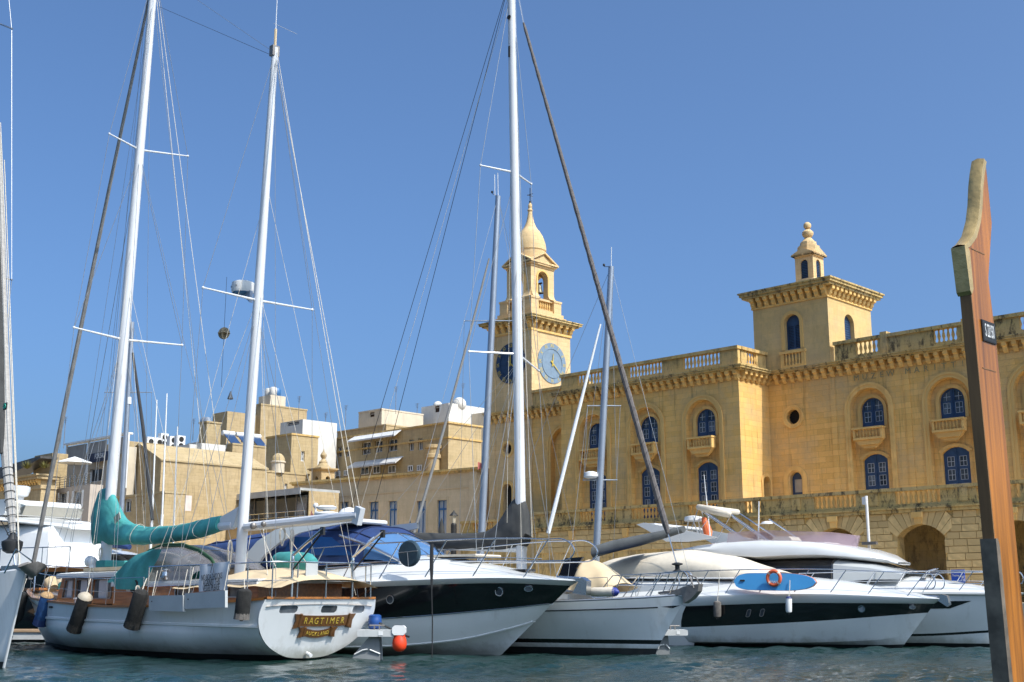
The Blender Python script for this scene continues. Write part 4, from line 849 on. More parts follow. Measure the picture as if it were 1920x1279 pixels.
# ------------------------------------------------------------------ boats: common builders
def hrow(x0, z, beam, stem, ln, p=.8, n=44):
    """one line of the hull from stern (x0) to where it meets the stem: list of (x, halfbeam, z)"""
    xe = stem(z(x0))
    for _ in range(30): xe = .5*xe + .5*stem(z(xe))
    out = []
    for i in range(n):
        u = 1-(1-i/(n-1))**1.5; x = x0 + (xe-x0)*u; out.append((x, max(beam(x)*min(1, max(0,(xe-x)/ln))**p, .003), z(x)))
    return out
def hull(parent, rows, smooth=True, sharp=40):
    """rows: list of (name, material, line, steps, bulge) from keel to sheer; each strip between two lines is one part"""
    for i in range(len(rows)-1):
        name, m, _, n, bul = rows[i+1]; mb = MB()
        for sg in (1, -1):
            g = []
            for k in range(n+1):
                t = k/n; g.append([Vector((a[0]+(b[0]-a[0])*t, sg*(a[1]+(b[1]-a[1])*t + bul*math.sin(math.pi*t)*min(1, a[1]*1.5)), a[2]+(b[2]-a[2])*t)) for a, b in zip(rows[i][2], rows[i+1][2])])
            mb.grid(g)
        a, b = rows[i][2][0], rows[i+1][2][0]; mb.add([(a[0],-a[1],a[2]),(a[0],a[1],a[2]),(b[0],b[1],b[2]),(b[0],-b[1],b[2])], [(0,1,2,3)])
        obj(name, mb, m, parent, smooth, sharp=sharp)
def at_line(line, x):
    for p, q in zip(line, line[1:]):
        if p[0] <= x <= q[0]: t = (x-p[0])/(q[0]-p[0]+1e-9); return (p[1]+(q[1]-p[1])*t, p[2]+(q[2]-p[2])*t)
    return line[0][1:] if x < line[0][0] else line[-1][1:]
def deck(name, parent, xs, sheer, crown, m, inset=0.0, n=4, drop=0.0):
    g = []
    for x in xs:
        b, z = sheer(x); b = max(b-inset, .004); c = crown(x); row = []
        for k in range(-n, n+1):
            t = k/n; row.append(Vector((x, b*t, z - drop + c*(1-abs(t)**2.4))))
        g.append(row)
    return obj(name, MB().grid(g), m, parent, True, sharp=50)
def railing(parent, name, pts, base, r=.014, m=STEEL, mids=(.5,), every=1, lean=Vector((0,0,0)), n=6):
    """pts: top rail points, base(p)->foot point"""
    o = obj(name, MB().tube(spath(pts,4), r, n), m, parent, True)
    for f in mids:
        obj(name.split('_')[0]+'_wire', MB().tube([base(p).lerp(p, f) for p in pts], r*.6, 5), m, parent, True)
    for p in pts[::every]: obj('stanchion', MB().tube([base(p)+lean*-1, p], r*.95, n), m, parent, True)
    return o
def wires(parent, name, lines, r=.006, m=WIRE):
    for a, b in lines: obj(name, MB().tube([a, b], r, 5), m, parent, True)
def mast(parent, a, b, r0, r1, m=WHITEM, name='mast', ar=.75):
    a, b = Vector(a), Vector(b); mb = MB().tube([a, a.lerp(b,.5), b], [r0, (r0*1.6+r1*.4)/2, r1], 12); return obj(name, mb, m, parent, True)
def lens_hull_fn(pts_b, pts_z): return lambda x: (max(cr(x, pts_b), .004), cr(x, pts_z))
def porthole(parent, c, r, nrm, up_=Vector((0,0,1)), m=STEEL, sx=1.0):
    """round light set on a hull side"""
    nrm = Vector(nrm).normalized(); a = up_.cross(nrm).normalized(); b = nrm.cross(a); c = Vector(c); n = 18
    def rg(rr, w): return [c + a*(rr*sx*math.cos(2*math.pi*i/n)) + b*(rr*math.sin(2*math.pi*i/n)) + nrm*w for i in range(n)]
    p = obj('porthole', MB().grid([rg(r,-.02), rg(r,.02), rg(r*.8,.02), rg(r*.8,-.02)], True), m, parent, True)
    obj('pane', MB().add(rg(r*.82,.006), [tuple(range(n))]), PANE, p); return p
def fender(label, F, top, bot, r, m, cap=None, group=None, rope=None, skirt=None, name='fender'):
    top, bot = Vector(top), Vector(bot); d = (top-bot); L = d.length; q = Vector((0,0,1)).rotation_difference(d).to_matrix()
    t = thing(name, label, 'fender', F, bot, group)
    pr = [(r*.55,.0),(r*.9,L*.05),(r,L*.14),(r,L*.86),(r*.88,L*.94),(r*.5,L)]
    obj('body', MB().lathe(pr, 14, bot, q), m, t, True)
    if cap: obj('end_cap', MB().lathe([(r*1.02,L*.9),(r*.92,L*.955),(r*.55,L*1.01),(r*.2,L*1.03)], 14, bot, q), cap, t, True)
    if skirt: obj('skirt', MB().lathe([(r*1.08,-L*.06),(r*1.04,L*.06),(r*1.01,L*.16)], 11, bot, q), skirt, t)
    obj('eye', MB().lathe([(r*.2,-L*.12),(r*.34,-L*.06),(r*.34,.0)], 8, bot, q), BLACK, t, True)
    if rope: obj('lanyard', MB().tube([top - d*.02, top.lerp(Vector(rope),.5)+Vector((.01,0,.0)), rope], .012, 5), ROPE, t, True)
    return t
def antenna(parent, a, h, m=WHITEP): obj('antenna', MB().tube([a, Vector(a)+Vector((0,0,h))], [.012,.006], 5), m, parent)

# ------------------------------------------------------------------ ketch with the turquoise sail cover
G = Frame(on_water(600, 1239), 135.5)               # x towards the bow, y to port (towards us)
kt = thing('ketch', 'white two masted ketch with varnished cabin, turquoise covers and carved stern boards', 'sailing boat', G, (7,0,0))
LOA = 15.1
KB = [(0,1.58),(1.5,1.86),(4,2.12),(7,2.18),(10,1.92),(12.3,1.30),(14.2,.45),(15.1,.02)]
SZ = lambda x: cr(x, [(0,1.40),(3,1.25),(6,1.21),(9,1.30),(12,1.48),(15.1,1.72)])
kstem = lambda z: 14.1 + .62*max(z, -.3)
KBm = [(0,1.0),(1.5,1.18),(4,1.34),(7,1.38),(9.5,1.32),(12,1.22),(15.2,1.15)]
beam_ = lambda f: (lambda x: cr(x, KBm)*1.58*(f(x) if callable(f) else f))
ST = lambda a, b, L=2.5: (lambda x: a + (b-a)*min(1, max(0, (x-.53)/L))**.8)
zr = lambda x: .80+.012*x-.02*math.sin(x/4)
L_keel = hrow(.57, ST(.05,-.5), beam_(ST(.2,.42)), kstem, 6, .9); L_boot = hrow(.53, lambda x: .13, beam_(ST(.425,.80)), kstem, 5.2, .8)
L_rub = hrow(.25, zr, beam_(.965), kstem, 4.6, .72); L_sh = hrow(0, SZ, beam_(1.0), kstem, 4.2, .68)
hull(kt, [('', None, L_keel, 1, 0), ('boot_top', ANTIF, L_boot, 2, .05), ('topsides', GELB, L_rub, 4, .19), ('bulwark', GELB, L_sh, 2, .0)])
KB = [(x, b) for x, b, z in L_sh]
def kr(z_, f):
    l = L_rub if z_ is not SZ else L_sh
    return lambda x: at_line(l, x)
hx = [p[0] for p in L_sh][:-1]
rub = MB()
for sg in (1,-1):
    g = []
    for x in lin(.25, 14.5, 50):
        b, z = kr(lambda x: .80+.012*x-.02*math.sin(x/4), .97)(x); g.append([(x,sg*(b-.01),z+.035),(x,sg*(b+.045),z+.02),(x,sg*(b+.045),z-.03),(x,sg*(b-.01),z-.045)])
    rub.grid(g)
obj('rubbing_strake', rub, GELB, kt, True)
cap = MB()
for sg in (1,-1):
    g = []
    for x in hx: b, z = kr(SZ,1.0)(x); g.append([(x,sg*max(b-.12,0),z-.01),(x,sg*max(b-.11,0),z+.045),(x,sg*(b+.04),z+.045),(x,sg*(b+.04),z-.012)])
    cap.grid(g)
cap.bx(-.06,.1,-1.58,1.58,1.41,1.46); obj('cap_rail', cap, TEAK, kt, True)
deck('deck', kt, hx, kr(SZ,1.0), lambda x: .05, TEAKD, .05, 4, .16)
# rounded wineglass transom
tp = [(-1.60,1.40),(-1.66,1.15),(-1.62,.9),(-1.45,.6),(-1.15,.33),(-.7,.12),(-.3,.05),(.3,.05),(.7,.12),(1.15,.33),(1.45,.6),(1.62,.9),(1.66,1.15),(1.60,1.40)]
tp = [(p.x,p.y) for p in spath([(u,v,0) for u,v in tp], 4)]
WIN = [(1.14,.64,1.09,1.26),(-.04,-.5,1.09,1.26),(-.98,-1.34,1.08,1.25)]
def rr4(u0,u1,v0,v1,r=.06,n=4):
    u0,u1 = min(u0,u1),max(u0,u1); pts = []
    for cx,cy,a0 in ((u1-r,v1-r,0),(u0+r,v1-r,90),(u0+r,v0+r,180),(u1-r,v0+r,270)):
        pts += [(cx+r*math.cos(R(a0+90*i/n)), cy+r*math.sin(R(a0+90*i/n))) for i in range(n+1)]
    return pts
tw = lambda u,v,w: (-.03+w+(1.40-v)*.42, u, v)
obj('transom', MB().panel(tp, [rr4(*q) for q in WIN], tw, 0, .022).grid([[tw(u,v,0) for u,v in tp],[(0.05+(1.40-v)*.42,u*.985,v) for u,v in tp]]), GELB, kt)
for q in WIN: obj('stern_window', MB().panel(rr4(q[0]-.02,q[1]+.02,q[2]-.0,q[3]+.0) if 0 else rr4(*q), [], tw, .02), PANE, kt)
BR = (R(90+22.8),0,R(-90))                               # reads from astern
def board(name, cy, cz, w, h, body, size, sag):
    n = 16; mb = MB(); zz = lambda u: -sag*math.cos(u/w*math.pi*.9)+sag
    f = lambda u,z,w_: (-.035-w_+(1.40-cz-z)*.42, cy+u, cz+z)
    g = [[f(u,-h/2+zz(u),0),f(u,-h/2+zz(u),.04),f(u,h/2+zz(u),.04),f(u,h/2+zz(u),0)] for u in lin(-w/2,w/2,n)]; mb.grid(g)
    b = obj(name, mb, CARVED, kt)
    for sg in (-1,1):
        e = sg*w/2; z0 = zz(w/2); obj('scroll_end', MB().prism([(e-sg*.02,-h*.5+z0-.03),(e+sg*.14,-h*.62+z0-.03),(e+sg*.11,z0),(e+sg*.17,h*.62+z0),(e-sg*.02,h*.55+z0)], f, .0, .055), CARVED, b)
        obj('scroll_roll', MB().tube([f(e,-h*.55+z0,.05),f(e,h*.6+z0,.05)], .035, 8), CARVED, b, True)
    k = len(body)
    for i, ch in enumerate(body):
        u = (k/2-.5-i)*(w*.86/k); text('letter', ch, size, GOLD, b, f(u, zz(u)-.005, .045), BR, .004, .82)
    return b
board('name_board', -.19, .90, 1.42, .25, 'RAGTIMER', .22, .02); board('port_board', -.08, .60, .78, .17, 'AUCKLAND', .13, .07)
obj('exhaust', MB().tube([(.45,.05,.16),(.26,.07,.11)], .045, 8), WHITEP, kt, True)
# cabin sides
wd = lambda y: (lambda u,v,w: (u, y-w, v)) if y > 0 else (lambda u,v,w: (u, y+w, v))
cabm = MB(); CW = 1.12
pil = [(11.35,1.30),(11.0,2.06),(7.85,2.06),(7.75,1.28)]
pw = [[(10.92,1.46),(10.78,1.94),(10.30,1.94),(10.30,1.46)], rr4(9.35,10.1,1.46,1.94,.07), rr4(8.05,9.1,1.44,1.94,.08)]
cw_ = [rr4(3.75,4.5,1.47,1.68,.05), rr4(1.35,2.1,1.47,1.68,.05)]
coach = [(7.75,1.12),(7.75,1.80),(.85,1.78),(.85,1.12)]
for y in (CW,-CW): cabm.panel(pil, pw, wd(y), 0, .05)
cabm.add([(11.35,-CW,1.3),(11.35,CW,1.3),(11.0,CW,2.06),(11.0,-CW,2.06)], [(0,1,2,3)])
obj('wheelhouse', cabm, TEAK, kt)
cm2 = MB()
for y in (CW+.1,-CW-.1): cm2.panel(coach, cw_, wd(y), 0, .05)
cm2.bx(.83,.87,-CW-.1,CW+.1,1.2,1.78); obj('coachroof_side', cm2, TEAK, kt)
for y in (CW,-CW):
    for i, q in enumerate(pw):
        fr_ = MB(); c_ = (sum(p[0] for p in q)/len(q), sum(p[1] for p in q)/len(q)); o_ = [(c_[0]+(p[0]-c_[0])*1.07, c_[1]+(p[1]-c_[1])*1.12) for p in q]
        f = wd(y); fr_.grid([[f(u,v,0) for u,v in o_],[f(u,v,-.025) for u,v in o_],[f(u,v,-.025) for u,v in q],[f(u,v,.03) for u,v in q]], True)
        a = obj('cabin_window', fr_, GREYMET, kt); obj('pane', MB().panel(q, [], wd(y), .035), PANE, a)
        obj('curtain', MB().panel([(p[0]*.5+c_[0]*.5, p[1]) for p in q], [], wd(y), .034), CURT, a)
    for q in cw_:
        f = wd(y+.1 if y > 0 else y-.1); c_ = (sum(p[0] for p in q)/len(q), sum(p[1] for p in q)/len(q)); o_ = [(c_[0]+(p[0]-c_[0])*1.08, c_[1]+(p[1]-c_[1])*1.25) for p in q]
        a = obj('cabin_window', MB().grid([[f(u,v,0) for u,v in o_],[f(u,v,-.02) for u,v in o_],[f(u,v,-.02) for u,v in q],[f(u,v,.03) for u,v in q]], True), STEEL, kt); obj('pane', MB().panel(q, [], f, .035), PANE, a)
def slab(x0,x1,w0,w1,z0,z1,cam_=.08,n=6):
    mb = MB(); g = []
    for x,w_ in ((x0,w0),(x1,w1)):
        g.append([(x,w_*t,z0 + 0) for t in (-1,)]+[(x,w_*t,z1+cam_*(1-t*t)) for t in lin(-1,1,2*n+1)]+[(x,w_,z0)])
    mb.grid(g); mb.add([g[0][0],g[0][-1],g[1][-1],g[1][0]], [(0,1,2,3)])
    for q in g: mb.add(q, [tuple(range(len(q)))])
    return mb
obj('wheelhouse_roof', slab(7.7,11.25,1.2,1.2,2.06,2.13), GEL, kt, True); obj('roof_edge', MB().bx(7.72,11.2,1.18,1.23,2.0,2.075), GEL, kt)
obj('coachroof', slab(.75,7.75,1.3,1.3,1.78,1.86), GEL, kt, True); obj('roof_edge', MB().bx(.75,7.7,1.28,1.33,1.74,1.81), GEL, kt)
obj('roof_pad', MB().cbx(8.2,10.6,-.7,.7,2.2,2.3,.03), TAN, kt); obj('hatch_cover', MB().cbx(10.0,10.55,-.4,.35,2.31,2.52,.03), TURQ, kt)
for x, y in ((11.05,.2),(9.0,-.9)): obj('vent_cowl', MB().tube([(x,y,2.15),(x,y,2.4),(x+.06,y,2.5),(x+.2,y,2.52)], [.1,.1,.14,.17], 12).ball((x+.02,y,2.5),.15,10), GEL, kt, True)
# spray hood: clear panels under a dark green edge, turquoise flap forward
hp = [(8.1,1.95),(7.75,2.35),(7.2,2.7),(6.4,2.86),(5.4,2.83),(4.6,2.66),(4.0,2.42),(3.75,2.2)]
g = []
for x, z in hp: g.append([(x, 1.25*math.cos(t), 1.85 + (z-1.85)*math.sin(t)**.55) for t in lin(0, math.pi, 15)])
obj('sprayhood', MB().grid(g[2:]), mat('hazy_vinyl', (.17,.16,.16), .1, var=.45, vs=1.8, Alpha=.72), kt, True); obj('sprayhood_flap', MB().grid(g[:3]+[[(6.75, 1.255*math.cos(t), 1.85+.95*math.sin(t)**.55) for t in lin(0,math.pi,15)]]), TURQ, kt, True)
for i in (3,4,5,6):
    pass
for dz, m_, r_ in ((.0,GREENC,.035),(.05,GREENC,.03)): obj('hood_edge', MB().tube([(x, .55, z*.985+dz+.0) for x,z in hp[1:]], r_, 6), m_, kt, True)
for i in (3,5): obj('hood_seam', MB().tube([Vector(p)+Vector((0,0,.006)) for p in g[i]], .008, 5), GREYMET, kt, True)
fl_ = []; cl = ((286,1030),(256,1040),(236,1055),(224,1070),(212,1086),(219,1105)); crr = ((303,1030),(298,1045),(290,1060),(282,1076),(273,1092),(262,1106))
for k in range(6):
    a, b = G.L(*cl[k], 1.35), G.L(*crr[k], 1.38); fl_.append([a.lerp(b, j/10) + Vector((0, .07*math.sin(math.pi*j/10) + .035*math.sin(j*1.9+.5*k)*(k/5), 0)) for j in range(11)])
obj('canvas_curtain', MB().grid(fl_), TURQ, kt, True)
obj('dorade_box', MB().cbx(6.1,6.85,.9,1.35,1.6,2.1,.08), GEL, kt); obj('vent_mouth', MB().lathe([(.2,0),(.2,.06),(.15,.07),(.14,-.02)], 16, (6.3,1.36,1.75), Matrix.Rotation(R(-90),3,'X')), DARK, kt, True)
# cockpit cover (tan canvas) and stowed turquoise sail bag
g = []
for x in lin(-.35, 4.4, 18):
    s_ = min(1, (x+1.2)/1.2); g.append([(x, y*1.0, 1.62 + .5*s_*(1-abs(y/1.5)**2.2)*(.8+.25*math.sin(x*.9)) + .02*math.sin(5*x+3*y)) for y in lin(-1.4,1.4,15)])
obj('cockpit_cover', MB().grid(g), TAN, kt, True)
hem = None and [[(x, 1.4, 1.65),(x, 1.44, 1.55-.06*math.sin(x*2.6)**2)] for x in lin(-.35,4.4,18)]
0 and obj('cover_hem', MB().grid([[(-.35,y,1.64),(-.4,y,1.53-.07*math.sin(y*2.3)**2)] for y in lin(-1.4,1.4,12)]), TAN, kt, True)
bag = [(G.L(512,1052,-1.2)+Vector((0,0,0))), G.L(590,1056,-1.2)]
obj('stowed_bag', MB().tube([bag[0], bag[0].lerp(bag[1],.15), bag[0].lerp(bag[1],.5), bag[0].lerp(bag[1],.85), bag[1]], [.1,.24,.27,.25,.12], 12), TURQ, kt, True)
# masts, booms, rig
MT0, MT1 = Vector((10.68,0,1.9)), Vector((10.0,0,21.5))
mm_ = lambda z: MT0.lerp(MT1, (z-1.9)/19.6)
mast(kt, MT0, MT1, .165, .12); MZ0, MZ1 = Vector((3.52,0,1.8)), Vector((2.92,0,16.35)); mz_ = lambda z: MZ0.lerp(MZ1, (z-1.8)/14.55)
mast(kt, MZ0, MZ1, .14, .09, name='mizzen_mast')
def spreader(parent, c, tipL, tipR, m=WHITEM, r=.035):
    for t_ in (tipL, tipR): obj('spreader', MB().tube([c, t_], [r*1.2, r*.7], 8).ball(t_, r*1.3, 8), m, parent, True)
c1, c2, c3 = mm_(9.2), mm_(15.3), mz_(9.2)
S1 = [Vector((c1.x,1.62,9.33)), Vector((c1.x,-2.0,9.33))]; S2 = [Vector((c2.x,1.05,15.55)), Vector((c2.x,-1.7,15.55))]; S3 = [Vector((c3.x,1.68,9.25)), Vector((c3.x,-1.77,9.25))]
spreader(kt, c1, *S1); spreader(kt, c2, *S2, r=.03); spreader(kt, c3, *S3, r=.03)
top = Vector((10.0,0,21.4)); mtop = Vector((2.92,0,16.2)); bow = Vector((15.2,0,1.75))
for sg, i in ((1,0),(-1,1)):
    ch = Vector((10.3, sg*2.02, 1.35))
    wires(kt, 'shroud', [(ch, S1[i]), (S1[i], S2[i]), (S2[i], top), (ch+Vector((-.25,0,0)), mm_(9.0)), (ch+Vector((.3,0,0)), mm_(9.1)), (S1[i], mm_(15.1))], .008)
    ch = Vector((3.1, sg*2.0, 1.3)); wires(kt, 'shroud', [(ch, S3[i]), (S3[i], mtop), (ch+Vector((.5,0,0)), mz_(9.0)), (ch+Vector((-.6,0,0)), mz_(8.9))], .007)
    wires(kt, 'running_backstay', [(Vector((6.2, sg*2.0, 1.3)), mm_(15.2)), (Vector((7.4, sg*2.05, 1.3)), mm_(20.6))], .007)
    wires(kt, 'backstay', [(Vector((.15, sg*1.2, 1.45)), mtop)], .007)
wires(kt, 'triatic_stay', [(top, mtop)], .006); wires(kt, 'inner_stay', [(Vector((13.2,0,1.7)), mm_(15.0))], .008); wires(kt, 'halyard', [(mm_(3.2)+Vector((.25,.2,0)), top+Vector((.2,.1,0))), (mm_(2.6)+Vector((.5,.3,0)), mm_(19)+Vector((.15,0,0))), (Vector((12.2,.5,1.7)), mm_(20.8)), (Vector((9.9,-.9,1.9)), mm_(19.5))], .006)
wires(kt, 'topping_lift', [(Vector((4.2,0,3.5)), top), (Vector((-1.35,0,3.4)), mtop), (Vector((-1.2,.05,3.4)), mtop+Vector((-.1,0,0))), (Vector((5.1,0,3.6)), top+Vector((-.1,.1,0)))], .008, ROPE)
obj('furled_jib', MB().tube([bow+Vector((.4,0,.3)), bow.lerp(top,.3)+Vector((.4,0,0)), bow.lerp(top,.65)+Vector((.25,0,0)), top], [.075,.075,.06,.045], 8), mat('grey_sailcloth', (.21,.20,.185), .8, var=.2, vs=4), kt, True)
wires(kt, 'lazy_jack', [(Vector((8.2,.12,3.1)), mm_(11)), (Vector((6.0,.12,3.2)), mm_(11)), (Vector((2.2,.1,3.4)), mz_(9.5)), (Vector((.2,.1,3.5)), mz_(9.5)), (Vector((9.0,.6,1.9)), mm_(8.7)), (Vector((5.6,1.4,1.9)), mz_(9)+Vector((0,.1,0))), (Vector((4.9,1.6,1.5)), mz_(12)), (Vector((7.9,1.9,1.4)), mm_(12.5)), (Vector((5.0,-1.9,1.4)), mz_(11)), (Vector((1.0,-1.8,1.5)), mz_(12.5))], .0055, ROPE)
# main boom inside its cover, boom end, gallows; mizzen boom bare
bm0, bm1 = G.L(203,1005), G.L(415,985)
obj('boom', MB().tube([bm0, G.L(437,985)], [.11,.11], 10), WHITEM, kt, True); e_ = G.L(420,983); obj('boom_end', MB().prism([(e_.x+.1,e_.z-.16),(e_.x-.55,e_.z-.1),(e_.x-.75,e_.z+.42),(e_.x-.45,e_.z+.33),(e_.x+.1,e_.z+.18)], lambda u,v,w:(u,w,v), -.07, .07), WHITEM, kt)
prof = [(176,984,1022),(183,935,1020),(190,918,1020),(203,914,1021),(212,926,1022),(225,958,1022),(240,977,1021),(258,984,1021),(290,988,1020),(330,985,1015),(370,977,1009),(414,967,996)]
WD = [.06,.17,.2,.21,.22,.24,.24,.22,.2,.18,.16,.13]
def cover(F, prof, WD, n=56, k=26, amp=.03, seed=0):
    """canvas sleeve: upper and lower outline and half widths along its length, with draped folds"""
    T_ = [F.L(px,a,0) for px,a,b in prof]; B_ = [F.L(px,b,0) for px,a,b in prof]; m = len(prof)-1; g = []
    for i in range(n):
        u = m*i/(n-1); c3 = lambda A, f: cr(u, [(j, f(A[j])) for j in range(m+1)])
        pt = Vector((c3(T_, lambda p:p.x), 0, c3(T_, lambda p:p.z))); pb = Vector((c3(B_, lambda p:p.x), 0, c3(B_, lambda p:p.z))); w_ = cr(u, list(enumerate(WD))); h = pt.z-pb.z; row = []
        for j in range(k):
            t = 2*math.pi*j/k; q = Vector((pb.x+(pt.x-pb.x)*(.5+.5*math.sin(t)), w_*math.cos(t)*(1.25-.45*math.sin(t)), pb.z+h*(.5+.5*math.sin(t))))
            f = noise.noise(Vector((q.x*1.3+q.z*2.2, q.z*1.2-q.x*.8, seed+2*math.cos(t))))*1.1 + noise.noise(Vector((q.x*4.5+q.z*6, q.z*2.5, seed+9+math.cos(t)*1.5)))*.65 + .35*abs(math.sin(5.5*(q.x*1.0+q.z*.9)+3*noise.noise(q*1.5)))
            nn = Vector((0, math.cos(t), math.sin(t)*.6)); row.append(q + nn*amp*f*min(1, i/4, (n-1-i)/2+.3))
        g.append(row)
    return MB().grid(g, True).add(g[0], [tuple(range(k))]).add(g[-1], [tuple(range(k))])
cv = cover(G, prof, WD)
obj('sail_cover', cv, TURQ, kt, True, sharp=70)
for px, a, b in ((262,984,1023),(300,987,1022),(340,983,1017),(380,975,1008)):
    q0, q1 = G.L(px,a,0), G.L(px,b,0); c_ = q0.lerp(q1,.5); hh = (q0.z-q1.z)/2+.02; obj('cover_tie', MB().tube([c_+Vector((0,.235*math.cos(t)*(1.25-.45*math.sin(t)),hh*math.sin(t))) for t in lin(0,2*math.pi,17)[:-1]], .008, 5, True), ROPE, kt, True)
pc_ = G.L(220,971,.25); obj('cover_patch', MB().obx(pc_, (.34,.03,.2), Matrix.Rotation(R(25),3,'Y')), mat('patch', (.33,.36,.27), .8), kt)
z0b, z1b = G.L(462,988), G.L(672,967)
obj('mizzen_boom', MB().tube([z0b, z0b.lerp(z1b,.9), z1b], [.115,.12,.1], 10), WHITEM, kt, True); obj('boom_end', MB().obx(z1b, (.22,.14,.4), Matrix.Rotation(R(-18),3,'Y')), WHITEM, kt)
GA = G.L(430,990,.0); 0 and obj('boom_gallows', MB().tube([GA+Vector((0,-.9,.0)), GA+Vector((0,.9,0))], .06, 8).tube([GA+Vector((0,.85,0)), GA+Vector((0,.85,-1.4))], .04, 6).tube([GA+Vector((0,-.85,0)), GA+Vector((0,-.85,-1.4))], .04, 6), WHITEM, kt, True)
obj('mast_tang', MB().bx(2.85,3.02,-.1,.12,16.1,16.4), GREYMET, kt); antenna(kt, (2.9,.02,16.4), 3.2); obj('antenna_base', MB().tube([(2.9,.02,16.3),(2.9,.02,16.9)], .04, 6), TAN, kt, True)
wires(kt, 'wind_arm', [(Vector((2.9,-.7,17.0)), Vector((2.9,.1,17.05)))], .006); wires(kt, 'insulated_stay', [(Vector((3.1,0,16.2)), Vector((9.6,0,20.0)))], .006, BLACK)
rd = G.L(461,545,0); rdb = thing('radar_dome', 'white radar dome bracketed to the front of the mizzen mast', 'radar', G, (rd.x+.15,0,rd.z-.2)); x_, z_ = rd.x+.15, rd.z
obj('cover', MB().lathe([(.29,-.04),(.31,.03),(.30,.24),(.2,.28),(.02,.285)], 18, (x_,0,z_)), WHITEP, rdb, True); obj('pan', MB().lathe([(.1,-.15),(.22,-.11),(.28,-.05),(.29,-.02)], 18, (x_,0,z_)), mat('radar_blue', (.05,.17,.32), .5), rdb, True); obj('bracket', MB().prism([(x_-.1,z_-.14),(x_-.42,z_-.38),(x_-.42,z_-.05),(x_-.1,z_-.06)], lambda u,v,w:(u,w,v), -.05, .05), ALU, rdb)
text('lettering', 'KODEN', .085, INK, rdb, (x_-.0,.29,z_+.1), (R(90),0,R(180)), .002)
ball = G.L(420,625,0); bs = thing('anchor_ball', 'brown folded anchor ball hanging from the rigging between the two masts', 'anchor ball', G, (ball.x,0,ball.z-.17)); n=20
for ang in (R(35), R(125)):
    m3 = Matrix.Rotation(ang,3,'Z') @ Matrix.Rotation(R(90),3,'X'); obj('disc', MB().lathe([(.17,-.004),(.17,.004)], n, ball, m3), mat('dull_brown_plastic', (.34,.27,.17), .6) if ang < 1 else bpy.data.materials['dull_brown_plastic'], bs)
obj('disc', MB().lathe([(.17,-.004),(.17,.004)], n, ball), bpy.data.materials['dull_brown_plastic'], bs); obj('cord', MB().tube([ball+Vector((0,0,-1.5)), ball, ball+Vector((0,0,1.6))], .006, 4), INK, bs)
rf = G.L(432,742,0); solo('radar_reflector', MB().lathe([(.01,.12),(.08,-.08),(.07,-.1)], 6), GREYMET, 'small grey cone hanging on a line below the brown anchor ball', 'reflector', G, tuple(rf))
# rails and davits at the stern
SR = [Vector((4.6,1.95,2.2)), Vector((2.6,1.98,2.2)), Vector((.5,1.75,2.22)), Vector((-.05,1.45,2.24)), Vector((-.12,.8,2.25)), Vector((-.14,0,2.25)), Vector((-.12,-.8,2.25)), Vector((-.05,-1.42,2.24)), Vector((.5,-1.7,2.22)), Vector((2.5,-1.95,2.2))]
ft = lambda p: Vector((p.x, p.y*1.0, SZ(max(p.x,0))+.04))
railing(kt, 'pushpit', SR, ft, .019, STEEL, (.48,))
LR = [Vector((x, cr(x,KB)-.06, SZ(x)+.72)) for x in (4.6,6.4,8.2,10.0,11.8,13.2)]; railing(kt, 'life_line', LR, ft, .010, STEEL, (.5,)); LR2 = [Vector((p.x,-p.y,p.z)) for p in LR]; railing(kt, 'life_line', LR2, ft, .010, STEEL, (.5,))
for sg in (1,-1):
    y = sg*.88; f0 = Vector((-.02,y,1.42))
    dv_ = [f0, Vector((-.02,y,2.3)), Vector((-.12,y,2.46)), Vector((-1.15,y,2.98))] ; obj('davit', MB().tube(spath(dv_,5), .034, 8), STEEL, kt, True)
    obj('davit_strut', MB().tube([Vector((-.04,y,2.08)), Vector((-.6,y,2.5)), Vector((-1.15,y,2.93))], .02, 6), BLACK, kt, True); obj('block', MB().obx((-1.12,y,2.92), (.12,.06,.18), Matrix.Identity(3)), BLACK, kt)
obj('panel_board', MB().obx((-.13,.42,2.05), (.02,.34,.36), Matrix.Identity(3)), GREYB, kt)
def coil(parent, c, r=.09, h=.22, n=5, m=ROPE):
    mb = MB()
    for i in range(n): mb.tube([Vector(c)+Vector((.03*math.sin(2*i+t), (r+.008*i)*math.cos(t)*(.6+.4*math.sin(t)), h*math.sin(t)-h)) for t in lin(0,2*math.pi,14)], .0065, 5)
    obj('rope_coil', mb, m, parent, True)
coil(kt, G.L(530,990,.1)); coil(kt, G.L(548,992,.1), .05, .3, 3); coil(kt, (10.5,.25,2.9), .05, .2); coil(kt, (3.7,.2,2.9), .05, .4, 5); coil(kt, (5.2,1.9,1.75), .06, .22, 4)
wires(kt, 'mainsheet', [(Vector((2.6,.1,3.2)), Vector((1.0,.5,1.9))), (Vector((2.4,.1,3.2)), Vector((.4,1.2,1.5))), (Vector((1.8,0,3.2)), Vector((1.4,-.9,1.9))), (Vector((2.9,.1,3.2)), Vector((2.7,.4,2.0))), (Vector((1.2,.05,3.3)), Vector((.9,.3,2.1))), (Vector((2.2,.0,3.25)), Vector((2.0,.1,2.0)))], .009, ROPE)
obj('sheet_block', MB().ball((2.75,.16,3.22),.09,8).ball((2.3,.16,3.25),.07,8), GREYMET, kt, True)
wn2 = G.L(345,1083,1.1); obj('winch', MB().lathe([(.14,0),(.15,.05),(.09,.1),(.08,.2),(.13,.24),(.13,.27)], 14, (5.0,1.25,1.9)), STEEL, kt, True)
obj('cleat', MB().tube([(8.4,2.0,1.42),(8.1,2.02,1.42)], .03, 6).tube([(8.3,2.0,1.3),(8.3,2.0,1.42)], .025, 6), WHITEP, kt)
